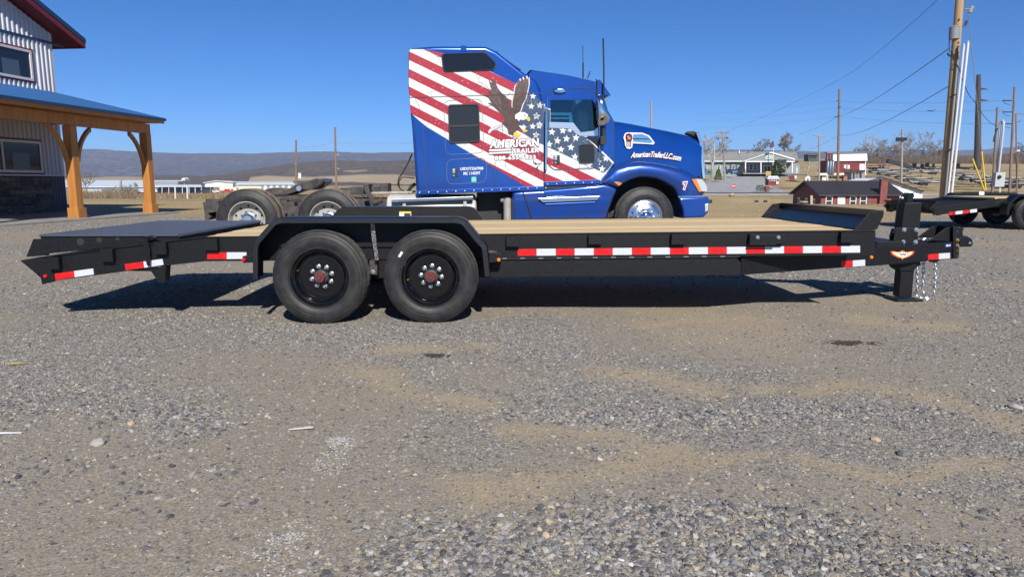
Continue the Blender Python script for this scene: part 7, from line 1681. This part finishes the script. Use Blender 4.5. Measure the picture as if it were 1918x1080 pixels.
Dl.prism('front', [(1508.5, 340), (1508.5, 332), (1513, 328.5), (1517.5, 332), (1517.5, 340), (1515, 340), (1515, 334), (1511, 334), (1511, 340)], 0, .15, white_w); Dl.slab('roof', [(1508, 332.5, 0), (1513, 328.3, 0), (1513, 328.3, 1.4), (1508, 332.5, 1.4)], roof_dk, .08); Dl.slab('roof', [(1518, 332.5, 0), (1513, 328.3, 0), (1513, 328.3, 1.4), (1518, 332.5, 1.4)], roof_dk, .08)
Hs = B('hunting_blind', 'grey green box blind on short legs beside the round conifer', 'cabin', 1328, 172, py=336)
Hs.rect('cabin', 1322.5, 317, 1334.5, 328, 0, 1.8, mat('blind_green', (.12, .135, .12), .8)); Hs.rect('window', 1326, 321, 1331, 324, -.04, .03, glassw)
for x in (1323.5, 1328.5, 1333): Hs.rect('leg', x, 328, x + 1, 337, .1, .12, postw)
# orange sign
Os = B('roadside_sign', 'orange board with a green strip below beside the drive', 'sign', 1439.5, 160)
Os.rect('board', 1434.5, 321, 1444, 326.3, 0, .08, mat('orange_board', (.75, .30, .03), .6)); Os.rect('lower_board', 1434.5, 327, 1444, 329.4, 0, .08, mat('green_board', (.25, .42, .26), .6))
for x in (1435.2, 1442.6): Os.rect('post', x, 321, x + .8, 336, .09, .08, postw)
# stop sign
c = P(1374.4, 348.5, 128); gz = tz(c.x, 128); st = thing('stop_sign', 'red octagonal stop sign at the foot of the drive', 'stop sign', (c.x, 128, gz), 0); r_ = .38
cl = c - Vector((c.x, 128, gz)); m = MB(); m.prism([cl + Vector((r_ * math.cos(R(22.5 + 45 * k)), 0, r_ * math.sin(R(22.5 + 45 * k)))) for k in range(8)], (0, .02, 0)); m.build('sign_face', mat('stop_red', (.50, .02, .03), .5), st)
mb = MB(); lettering(mb, 'STOP', quad_map(cl + Vector((-.28, -.006, -.1)), cl + Vector((.28, -.006, -.1)), cl + Vector((-.28, -.006, .12)), cl + Vector((.28, -.006, .12))), 1, .04); mb.build('sign_lettering', white_w, st, recalc=False)
m = MB(); m.tube([(0, .04, 0), cl + Vector((0, .04, 0))], .035, 6); m.build('post', postw, st)
# boulder, conifers, hedges
def lump(name, label, cat, px, py, d, w, h, mt, seed, leafy=True, n=900):
    n = int(n * 2.2)
    rn = random.Random(seed); c = P(px, py, d); sc = d / F; o = thing(name, label, cat, (c.x, d, c.z), 0)
    if not leafy:
        m = MB(); V, Fc = ICO; m.add([(v[0] * w * sc * (.8 + .4 * rn.random()), v[1] * w * sc, max(-.1, v[2] * h * sc * (.8 + .4 * rn.random()) + h * sc * .6)) for v in V], [tuple(f) for f in Fc]); m.build('rock', mt, o, bevel=.05); return o
    m = MB(); s_ = .10 * h * sc
    for _ in range(n):
        t = rn.random(); a = rn.random() * 6.283; rr = math.sqrt(rn.uniform(.35, 1)); prof = (1 - t) ** .55 if cat == 'conifer' else math.sqrt(max(0, 1 - (2 * t - .8) ** 2 / 1.6))
        p = Vector((math.cos(a) * rr * w * sc * prof, math.sin(a) * rr * w * sc * prof, t * 2 * h * sc)); b = Vector((rn.gauss(0, 1), rn.gauss(0, 1), rn.gauss(0, 1))).normalized(); u = b.orthogonal().normalized()
        m.mat(rn.random() < .4); m.poly([p - u * s_ * .5, p + b.cross(u) * s_ * .6, p + u * s_ * .5 + b * .02, p - b.cross(u) * s_ * .4])
    m.build('foliage', mt, o, recalc=False); m = MB(); m.tube([(0, 0, -.1), (0, 0, h * sc)], .1, 6); m.build('stem', bark, o); return o
gr1 = [mat('conifer_green', (.13, .15, .03), .9, spec=.05), mat('conifer_green_dark', (.075, .09, .022), .9, spec=.05)]; gr2 = [mat('bush_green', (.055, .07, .02), .9, spec=.05), mat('bush_dark', (.028, .036, .014), .9, spec=.05)]; gr3 = [mat('rust_bush', (.16, .08, .05), .9, spec=.05), mat('rust_dark', (.08, .045, .03), .9, spec=.05)]
lump('conifer', 'round yellow green conifer in front of the pale store pole', 'conifer', 1345, 337, 178, 7.5, 10.5, gr1, 1); lump('conifer', 'small dark conifer against the store wall left of the car', 'conifer', 1358.5, 325, 205, 4, 7, gr2, 2); lump('bush', 'large dark bush at the foot of the flagpole', 'bush', 1454, 331, 190, 9.5, 12.5, gr2, 3, n=1400)
lump('bush', 'rusty brown bush below the left porch post of the store', 'bush', 1392, 325, 203, 7, 4.5, gr3, 4, n=500); lump('hedge', 'low dark hedge beside the brick pillar at the drive', 'hedge', 1424, 357.5, 140, 9, 5.2, gr2, 5, n=900); lump('bush', 'small green bush right of the grain bins', 'bush', 1558, 334, 160, 7, 3.5, gr1, 6, n=400)
lump('boulder', 'tan boulder at the foot of the stop sign', 'boulder', 1370.5, 368, 122, 6.2, 4.6, mat('tan_boulder', (.42, .32, .20), .9, col2=(.30, .22, .14), scale=2), 7, False)
lump('boulder', 'low pale boulder on the crest before the brick house', 'boulder', 1505, 380, 46, 10, 2.5, mat('pale_boulder', (.40, .33, .23), .9), 8, False)
Bp = B('brick_pillar', 'short brick pillar at the right end of the hedge', 'pillar', 1437.5, 141, py=359); Bp.rect('shaft', 1434.5, 350, 1441, 360, 0, .7, brick); Bp.rect('cap', 1434, 349, 1441.5, 350.2, -.05, .8, brick_s)
for x in (1417, 1433.5):
    Gv = B('solar_panel', ('left' if x < 1425 else 'right') + ' one of two low dark panels in the grass on the crest', 'panel', x, 70, py=378); Gv.slab('panel', [(x - 4, 378, 0), (x + 4, 378, 0), (x + 3.4, 374.8, .5), (x - 3.4, 374.8, .5)], roof_dk, .05); Gv.rect('stand', x - 2, 376, x + 2, 379, .3, .1, postw)
# car at the store
def small_car(label, px, py, d, yaw, paint, group=None):
    c = P(px, py, d); o = thing('parked_car', label, 'car', c, yaw, group); prof = [(-2.1, .35), (-2.15, .75), (-1.9, .95), (-1.3, 1.0), (-.7, 1.45), (.7, 1.48), (1.4, 1.05), (2.0, .95), (2.15, .7), (2.1, .35)]
    m = MB(); m.prism([Vector((x, -.85, z)) for x, z in prof], (0, 1.7, 0)); m.build('body', paint, o, bevel=.12, seg=3, smooth=50)
    m = MB(); m.prism([Vector((x, -.86, z)) for x, z in ((-1.1, 1.02), (-.65, 1.38), (.62, 1.40), (1.15, 1.05))], (0, 1.72, 0)); m.prism([Vector((-1.32, -.7, 1.0)), Vector((-.74, -.65, 1.42)), Vector((-.70, -.65, 1.42)), Vector((-1.2, -.7, 1.0))], (0, 1.4, 0)); m.build('side_glass', glassw, o)
    for x in (-1.35, 1.3):
        for y in (-.86, .66): m = MB(); m.lathe([(.001, 0), (.2, 0), (.33, .02), (.33, .18), (.2, .2), (.001, .2)], (x, y, .33), 16); m.build('wheel', M['tyre'], o)
    return o
small_car('light blue car parked at the store wall', 1370.5, 326.5, 198, R(100), mat('car_blue', (.10, .22, .40), .3, .3))
small_car('white pickup parked far left beside the cream warehouse', 402, 362, 285, R(0), mat('car_white', (.6, .6, .62), .4)); small_car('dark car parked far left at the end of the blue building', 386, 361, 283, R(0), mat('car_dark', (.04, .045, .05), .4)); small_car('red vehicle parked far left before the cream warehouse', 425, 361.5, 287, R(20), mat('car_red', (.45, .04, .04), .4))
# --- warehouses far left
L1 = B('warehouse', 'long low grey warehouse with a white roof seen past the porch posts', 'building', 240, 310); L1.rect('wall', 100, 349, 345, 366, 0, 20, mat('slate_wall', (.16, .19, .24), .7)); L1.slab('roof', [(95, 349.5, -.5), (350, 349.5, -.5), (340, 337.5, 25), (100, 337.5, 25)], metal_wr, .3); L1.rect('wall', 130, 355, 190, 366, -2, 1.8, metal_w)
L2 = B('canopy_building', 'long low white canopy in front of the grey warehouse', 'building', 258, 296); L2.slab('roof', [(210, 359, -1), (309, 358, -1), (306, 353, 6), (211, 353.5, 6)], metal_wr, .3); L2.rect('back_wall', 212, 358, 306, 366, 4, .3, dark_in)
for x in (212, 240, 270, 300): L2.rect('post', x, 358.5, x + .9, 367, -.6, .25, white_w)
L3 = B('blue_building', 'blue walled building with white posts and a red door far left', 'building', 335, 292); L3.rect('wall', 296, 351, 377, 364.5, 2, 12, blue_w); L3.slab('roof', [(290, 348.5, -1.5), (378, 348.5, -1.5), (376, 345.6, 14), (290, 345.8, 14)], metal_wr, .25); L3.rect('eave', 290, 348.6, 378, 350.2, -1.4, .3, white_w); L3.rect('door', 309, 354.5, 315, 364, 1.8, .15, red_d)
for x in (303, 315.5, 328, 341, 353.5, 365, 376.5): L3.rect('post', x, 350, x + .9, 364.5, -1, .25, white_w)
L3.rect('clerestory', 290, 339.5, 333, 345.8, 13, 6, grey_roof)
L4 = B('warehouse', 'white low pitched warehouse left of the cream one', 'building', 408, 420); L4.prism('wall', [(384, 350), (384, 341.5), (406, 338.6), (436, 341), (436, 350)], 0, 18, metal_w); L4.slab('roof', [(380, 342, -1), (406, 338, -1), (404, 337.8, 18), (380, 342, 18)], metal_wr, .3); L4.slab('roof', [(437, 341, -1), (406, 338, -1), (404, 337.8, 18), (435, 340.8, 18)], metal_wr, .3)
L5 = B('warehouse', 'cream warehouse with a row of tall doors behind the truck wheels', 'building', 500, 400); L5.rect('wall', 442, 344.5, 552, 360, 0, 20, tan_sid); L5.slab('roof', [(441, 345, -1), (553, 345, -1), (548, 340, 22), (446, 340, 22)], metal_wr, .3); L5.rect('annex', 411, 350.5, 443, 359.5, -3, 6, tan_sid)
for k in range(11): L5.rect('door', 489 + k * 5.6, 346.5, 493.6 + k * 5.6, 358, -.2, .15, metal_w if k % 2 else sid_gr)
for x in (421, 427, 433): L5.rect('window', x, 354, x + 3.4, 357.5, -3.15, .12, glassw)
L6 = B('farmhouse', 'tiny white farmhouse high on the far field', 'house', 343, 620, py=338); L6.prism('wall', [(339.5, 338), (339.5, 334.5), (343, 332.3), (346.5, 334.5), (346.5, 338)], 0, 8, metal_w); L6.slab('roof', [(339, 334.8, -.5), (343, 332, -.5), (343, 332, 9), (339, 334.8, 9)], grey_roof, .2); L6.slab('roof', [(347, 334.8, -.5), (343, 332, -.5), (343, 332, 9), (347, 334.8, 9)], grey_roof, .2)
# ---------------------------------------------------------------- trailers parked in the lot
deckm = mat('weathered_deck', (.46, .40, .30), .8); deckg = mat('pale_deck', (.58, .56, .52), .7); blk = mat('lot_trailer_black', (.018, .018, .02), .5)
def lot_trailer(px, py, d, yaw, L_, deck, label, group, rack=False):
    c = P(px, py, d); z0 = c.z; o = thing('parked_trailer', label, 'trailer', (c.x, d, z0), yaw, group); o.rotation_euler.x = math.atan((tz(c.x, d + 3) - tz(c.x, d - 3)) / 6) + R(1.2)
    m = MB(); m.box((-L_ / 2, -1.05, .55), (L_ / 2, 1.05, .74)); m.build('frame', blk, o); m = MB(); m.box((-L_ / 2 + .1, -.95, .745), (L_ / 2 - .1, .95, .80)); m.build('deck', deck, o)
    m = MB(); m.prism([Vector((L_ / 2, -.9, .55)), Vector((L_ / 2 + 1.4, -.06, .55)), Vector((L_ / 2 + 1.4, .06, .55)), Vector((L_ / 2, .9, .55)), Vector((L_ / 2, .75, .55)), Vector((L_ / 2 + 1.1, 0, .55)), Vector((L_ / 2, -.75, .55))], (0, 0, .12)); m.box((L_ / 2 + 1.1, -.06, .1), (L_ / 2 + 1.22, .06, 1.1)); m.build('tongue', blk, o)
    for x in (-.9, 0):
        for y in (-1.28, 1.05): m = MB(); m.lathe([(.001, .03), (.2, .03), (.22, 0), (.36, .01), (.38, .05), (.38, .2), (.001, .2)], (x - .4, y, .38), 14); m.build('wheel', M['tyre'], o)
    for y in (-1.3, 1.06): m = MB(); m.prism([Vector((x, y, z)) for x, z in ((-1.9, .75), (-1.6, .93), (.3, .93), (.6, .75), (.6, .71), (.25, .88), (-1.55, .88), (-1.9, .71))], (0, .24, 0)); m.build('fender', blk, o)
    m = MB(); m.box((-L_ / 2 - .5, -1.0, .75), (-L_ / 2 - .42, 1.0, 2.0 if rack else 1.2)); m.build('ramp', blk, o)
    return o
rr = random.Random(5)
rowA = 'trailers parked in the row behind the white wrapped building'; rowB = 'dark trailers parked along the gravel lane at the back of the lot'; rowC = 'pale decked trailers parked right of the tan pole'
RA = sorted((1655, 1672, 1690, 1708, 1640, 1722, 1736))
for k, (px, py, d) in enumerate(((1655, 326, 196), (1672, 329, 190), (1690, 333, 182), (1708, 338, 170), (1640, 322.5, 206), (1722, 343, 158), (1736, 346, 148))): lot_trailer(px, py + 1.5, d, R(-14 + rr.uniform(-4, 4)), 6.4, deckm if k % 3 else deckg, 'flatbed trailer, ' + ORD[RA.index(px)] + ' from the left in the row behind the wrapped building', rowA)
RB = sorted((1710, 1728, 1745, 1752, 1768, 1640, 1795, 1812))
for k, px in enumerate((1710, 1728, 1745, 1752, 1768, 1640, 1795, 1812)): lot_trailer(px, 316.5 + (k % 3), 245 - 4 * (k % 3), R(rr.uniform(-12, 12)), 6.0, blk if k % 2 else deckm, 'dark trailer, ' + ORD[RB.index(px)] + ' from the left along the gravel lane behind the lot', rowB, True)
RC = sorted(((1800, 330), (1818, 333), (1838, 335), (1812, 337.5), (1836, 341), (1858, 345), (1880, 338), (1752, 326), (1900, 343), (1908, 352), (1880, 352)))
for k, (px, py, d) in enumerate(((1800, 330, 178), (1818, 333, 172), (1838, 335, 166), (1812, 337.5, 160), (1836, 341, 150), (1858, 345, 140), (1880, 338, 160), (1752, 326, 195), (1900, 343, 142), (1908, 352, 120), (1880, 352, 122))): lot_trailer(px, py + 1, d, R(-16 + rr.uniform(-5, 5)), 6.6, deckg if k % 4 else deckm, 'pale decked trailer, ' + ORD[RC.index((px, py))] + ' from the left in the lot right of the tan pole', rowC)
# dump trailer, tilted
c = P(1688, 322, 215); dt = thing('dump_trailer', 'black dump trailer with its bed tilted up beside the insulator pole', 'trailer', c, R(-8))
m = MB(); m.box((-3, -1, .5), (3.4, 1, .75)); m.build('frame', blk, dt); m = MB(); m.prism([Vector((-4.4, -1.05, 2.9)), Vector((2.6, -1.05, .9)), Vector((2.8, -1.05, 1.9)), Vector((-4.0, -1.05, 3.9))], (0, 2.1, 0)); m.build('dump_bed', blk, dt)
for x in (.4, 1.3): m = MB(); m.lathe([(.001, 0), (.2, 0), (.38, .02), (.38, .2), (.001, .2)], (x, -1.25, .38), 14); m.build('wheel', M['tyre'], dt)
c = P(1648, 314, 235); ft = thing('equipment_trailer', 'rusty red trailer with two upright racks behind the barn', 'trailer', c, 0)
m = MB(); m.box((-3.4, -1, .5), (3.4, 1, .8)); m.build('frame', mat('rusty_red', (.16, .06, .045), .8), ft)
for x in (-1.0, .6): m = MB(); m.box((x, -.8, .8), (x + .8, -.7, 2.1)); m.build('rack', mat('rust_rack', (.12, .07, .05), .8), ft)
for x in (-.5, .5): m = MB(); m.lathe([(.001, 0), (.38, .02), (.38, .2), (.001, .2)], (x, -1.2, .38), 14); m.build('wheel', M['tyre'], ft)
# small pylons on the rise
for px in (1618.5, 1631.5):
    b = P(px, 312, 420); t = P(px, 252, 420); py_ = thing('pylon', ('left' if px < 1625 else 'right') + ' one of two slim pylon poles above the barn roof end', 'pylon', b, 0); h = t.z - b.z
    m = MB(); m.tube([(0, 0, 0), (0, 0, h)], [.5, .3], 6); m.build('shaft', pole_grey, py_); m = MB(); m.tube([(-2.6, 0, h * .91), (2.6, 0, h * .91)], .25, 6); m.build('crossarm', pole_grey, py_)
# bird
c = P(1745, 209, 90); bd = thing('bird', 'dark bird gliding in the sky right of the bare pole', 'bird', c, .4); m = MB(); m.tube([(-.25, 0, 0), (0, 0, .03), (.3, 0, .02)], [.03, .07, .02], 6); m.build('body', M['gasket'], bd)
for s_ in (-1, 1): m = MB(); m.prism([(-.08, 0, .03), (.12, 0, .03), (.05, s_ * .35, .2), (-.12, s_ * .6, .12)], (0, 0, .015)); m.build('wing', M['gasket'], bd)
# ---------------------------------------------------------------- second black trailer at the right edge
t2 = P(1934, 400, 16.6); X2 = Frame((t2.x + .44, 16.55, 0), R(1.0))
tr2 = thing('equipment_trailer', 'second black trailer cut off by the right edge, tail toward the tan pole', 'trailer', X2.o, X2.yaw)
def x2prism(nm, px, y, dy, mt, far=False, bevel=.003):
    m = MB(); m.prism(X2.pts(px, y), (0, dy, 0)); m = mirror_y(m) if far else m; return m.build(nm, M[mt] if isinstance(mt, str) else mt, tr2, bevel=bevel)
ze2 = X2.at(1893, 372.5, RY).z
for far in (False, True):
    x2prism('dovetail_rail', [(1748, 389), (1832, 377.5), (1872, 371.5), (1872, 386), (1775, 400.5), (1750, 403)], RY, .07, 'black', far)
    x2prism('side_rail', [(1870, 371.5), (2060, 369), (2300, 366), (2300, 382), (2060, 384), (1870, 386)], RY + .001, .07, 'black', far)
    x2prism('tail_gusset', [(1741, 391), (1752, 380), (1762, 380), (1764, 402), (1756, 404)], RY + .02, .03, 'black', far)
a = X2.at(1744, 383, RY); b = X2.at(1757, 402, RY)
m = MB(); m.box((b.x - .10, RY + .08, b.z + .02), (b.x - .0, WID - RY - .08, a.z + .02)); m.build('rear_crossbar', M['black'], tr2, bevel=.004)
m = MB(); m.prism([(b.x - .32, RY + .3, a.z + .06), (b.x - .1, RY + .08, b.z + .05), (b.x - .1, RY + .08, a.z + .04)], (0, WID - 2 * RY - .5, 0)); m.build('ramp_stand', M['black'], tr2)
for k, px in enumerate((1777, 1790, 1803, 1817)):
    f = lambda x: 397.3 - (x - 1777) * .118
    m = MB(); m.prism(X2.pts([(px, f(px)), (px + 13, f(px + 13)), (px + 13, f(px + 13) + 6), (px, f(px) + 6)], RY - .003), (0, .002, 0)); m.build('reflector_strip', M['tape_white' if k % 2 else 'tape_red'], tr2)
for px0, px1, mt in ((1718, 1727, 'tape_white'), (1727, 1736, 'tape_red')):
    q0 = lerp(RY + .08, WID - RY - .08, (1750 - px0) / 95); q1 = lerp(RY + .08, WID - RY - .08, (1750 - px1) / 95)
    m = MB(); m.box((b.x - .104, min(q0, q1), b.z + .05), (b.x - .101, max(q0, q1), b.z + .12)); m.build('reflector_strip', M[mt], tr2)
zt2 = X2.at(1760, 376.5, RY + .05).z; xl2, xr2 = X2.at(1757, 377, RY).x, X2.at(1862, 377, RY).x
m = MB(); m.box((xl2, RY + .08, zt2 - .04), (xr2, WID - RY - .08, zt2)); m.prism([(xl2, RY + .08, zt2 - .041), (xr2, RY + .08, zt2 - .041), (xl2 + .03, RY + .08, zt2 - .22)], (0, .02, 0)); rp2 = m.build('ramp', M['black_gloss'], tr2)
for q in range(30):
    pass
g = MB()
for q in range(26): x = lerp(xl2, xr2, q / 25); g.prism([(x - .012, RY + .09, zt2 + .001), (x, RY + .09, zt2 + .012), (x + .012, RY + .09, zt2 + .001)], (0, WID - 2 * RY - .18, 0))
tag(g.build('ramp_grating', M['black_gloss'], rp2), kind='stuff')
zd2 = X2.at(1890, 371, RY).z + .0
for k in range(11):
    y0 = RY + .01 + k * w_pl if False else RY + .01 + k * (WID - 2 * RY - .02) / 11; wq = (WID - 2 * RY - .02) / 11
    m = MB(); m.box((xr2 + .02, y0 + .003, zd2 - .03), (xr2 + 5.2, y0 + wq - .003, zd2 + .012)); m.build('plank', WOOD[(k * 2) % 3], tr2)
xw2 = X2.at(1934, 400, 0).x
for xw in (xw2, xw2 + .93):
    for y, rz_ in ((0, 0), (WID, math.pi)):
        w5 = copy_tree(w1, tr2); w5.location = (xw, y, WR - .003); w5.rotation_euler = (0, 0, rz_)
    m = MB(); m.tube([(xw, .12, WR), (xw, WID - .12, WR)], .045, 12); m.build('axle', M['black'], tr2)
fl = [Vector(p) for p in ((xw2 - .62, 0, .36), (xw2 - .62, 0, .62), (xw2 - .38, 0, .85), (xw2 + 1.32, 0, .85), (xw2 + 1.55, 0, .62), (xw2 + 1.57, 0, .36))]
fl = soften(fl); li = offset_in(fl, .05)
for far in (False, True):
    m = MB(); m.loft([[(o_.x, RY - .001, o_.z), (o_.x, .0, o_.z), (l_.x, 0, l_.z), (l_.x, .006, l_.z), (lerp(o_.x, l_.x, .15), .012, lerp(o_.z, l_.z, .15)), (lerp(o_.x, l_.x, .15), RY - .001, lerp(o_.z, l_.z, .15))] for o_, l_ in zip(fl, li)], True, True)
    (mirror_y(m) if far else m).build('fender', M['black_gloss'], tr2, smooth=35)
    m = MB(); m.prism([Vector((p.x, RY - .02, p.z)) for p in fl], (0, .016, 0)); (mirror_y(m) if far else m).build('wheel_well_plate', M['black'], tr2)
q = X2.pts([(1834, 359), (1843.5, 359), (1843.5, 365), (1834, 365)], WID - RY - .001); m = MB(); m.prism([p - Vector((0, .002, 0)) for p in q], (0, .0012, 0)); m.build('warning_sticker', M['sticker_white'], tr2)
# ---------------------------------------------------------------- small things lying in the yard
def stone(label, px, py, s, seed, mt, flat=.55, name='rock', cat='rock'):
    rn = random.Random(seed); c = G(px, py); V, Fc = ICO; m = MB()
    m.add([(v[0] * s * rn.uniform(.75, 1.25), v[1] * s * .8 * rn.uniform(.75, 1.2), (v[2] * flat + .3) * s * rn.uniform(.85, 1.15)) for v in V], [tuple(f) for f in Fc]); o = m.build(name, mt, None, bevel=.004, seg=1); o.location = (c.x, c.y, float(ground_z(c.x, c.y)) - .004); o.rotation_euler = (0, 0, rn.random() * 6); return tag(o, label, cat)
lime = mat('grey_limestone', (.40, .375, .33), .9, col2=(.30, .28, .25), scale=14, bump=.3, bscale=40); tanst = mat('tan_stone', (.46, .36, .24), .9, col2=(.38, .29, .19), scale=14); dkst = mat('dark_stone', (.15, .15, .155), .9)
stone('fist sized grey stone lying alone left of the cracked drawing mark', 184, 833, .042, 1, lime); stone('small tan stone left of the big grey stone', 245, 796, .026, 2, tanst); stone('round tan pebble near the bottom edge of the yard', 1022, 1006, .020, 3, tanst, .8, 'pebble', 'pebble'); stone('dark angular stone in the gravel right of the yard middle', 1640, 823, .026, 4, tanst); stone('dark broken stones beside the sandy swath at the right', 1690, 850, .03, 5, dkst); stone('grey flat stone near the right edge of the yard', 1900, 765, .045, 6, lime, .35)
for lab, px, py, w, h, n in (('dark oily dirt patch on the gravel below the second trailer wheel', 816, 665, .085, .035, 900), ('flat dark stain of damp soil on the gravel near the tongue jack', 1597, 642, .13, .05, 1500)):
    c = G(px, py); g = np.random.default_rng(px); x = c.x + g.normal(0, w * .5, n); y = c.y + g.normal(0, h * .6, n); q = fbm(x, y, 18, 3, 3) > .38; x, y = x[q], y[q]; n = len(x); s_ = .002 + .006 * g.random(n) ** 2
    stone_field('dirt_patch', [(np.stack([x, y, ground_z(x, y) + .002], 1), np.stack([s_ * 1.4, s_ * 1.1, s_ * .6], 1), np.stack([x * 0, x * 0, g.random(n) * 6.28], 1), np.array([(.05, .04, .03)]) * (.6 + 1.2 * g.random((n, 1))))], lab)
c = G(563, 805); lt = MB()
for k in range(5): lt.bar((-.05 + .02 * k, -.012 + .006 * k, .006 + .002 * (k % 2)), (.06 - .006 * k, .004 * k - .002, .012), .006, .004)
o = lt.build('litter', mat('pale_litter', (.6, .56, .5), .7), None); o.location = (c.x, c.y, float(ground_z(c.x, c.y)) + .002); tag(o, 'crumpled pale scrap lying above the white chalk mark', 'litter')
c = G(18, 816); m = MB(); m.prism([(-.10, -.008, 0), (.05, .006, 0), (.05, .018, 0), (-.10, .006, .004)], (0, 0, .001)); o = m.build('paper_strip', M['sticker_white'], None); o.location = (c.x, c.y, float(ground_z(c.x, c.y)) + .006); tag(o, 'white paper strip at the left edge of the yard', 'litter')
c = G(32, 684); m = MB(); m.prism([(-.05, -.02, 0), (.06, 0, 0), (.05, .02, 0), (-.04, .015, .006)], (0, 0, .001)); o = m.build('leaf', mat('yellow_leaf', (.42, .34, .08), .7), None); o.location = (c.x, c.y, float(ground_z(c.x, c.y)) + .008); tag(o, 'yellow leaf on the gravel at the left edge', 'leaf')
# chalk on the stones: worn white powder lying in grains
def chalk(label, lines, n, seed):
    g = np.random.default_rng(seed); xs, ys = [], []
    for a, b, w in lines:
        t = g.random(n); A_, B_ = np.array(gp(*a)), np.array(gp(*b)); off = g.normal(0, w * 1.4, (n, 2)); p = A_[None] * (1 - t[:, None]) + B_[None] * t[:, None] + off; xs.append(p[:, 0]); ys.append(p[:, 1])
    x = np.concatenate(xs); y = np.concatenate(ys); keep = fbm(x, y, 14, seed, 3) > .42; x, y = x[keep], y[keep]; n = len(x)
    s = .0014 + .0034 * g.random(n) ** 2; c = np.array([(.47, .45, .41)]) * (.7 + .45 * g.random((n, 1)))
    stone_field('chalk_powder', [(np.stack([x, y, ground_z(x, y) + .002], 1), np.stack([s * 1.4, s, s * .4], 1), np.stack([x * 0, x * 0, g.random(n) * 6.28], 1), c)], label)
chalk('worn white chalk mark like an open loop on the gravel', [((592, 886), (618, 830), .022), ((618, 826), (648, 820), .018), ((646, 826), (625, 884), .022)], 260, 3)
chalk('white chalky smear at the bottom edge of the yard', [((490, 1075), (530, 1010), .05), ((525, 1010), (560, 990), .03)], 330, 4)
# ---------------------------------------------------------------- the air: thin blue haze over the valley
hm = bpy.data.materials.new('haze_air'); hm.use_nodes = True; hn_ = hm.node_tree; hn_.nodes.clear()
ho = hn_.nodes.new('ShaderNodeOutputMaterial'); hv = hn_.nodes.new('ShaderNodeVolumePrincipled')
hv.inputs['Color'].default_value = (0.62, 0.78, 1.0, 1); hv.inputs['Density'].default_value = 0.00014; hv.inputs['Anisotropy'].default_value = 0.0
hn_.links.new(hv.outputs[0], ho.inputs['Volume'])
m = MB(); m.box((-6400, -700, -31.5), (6400, 7000, 280)); hz_o = m.build('haze', hm, None); tag(hz_o, 'thin pale blue haze filling the valley air', None, None, 'stuff')
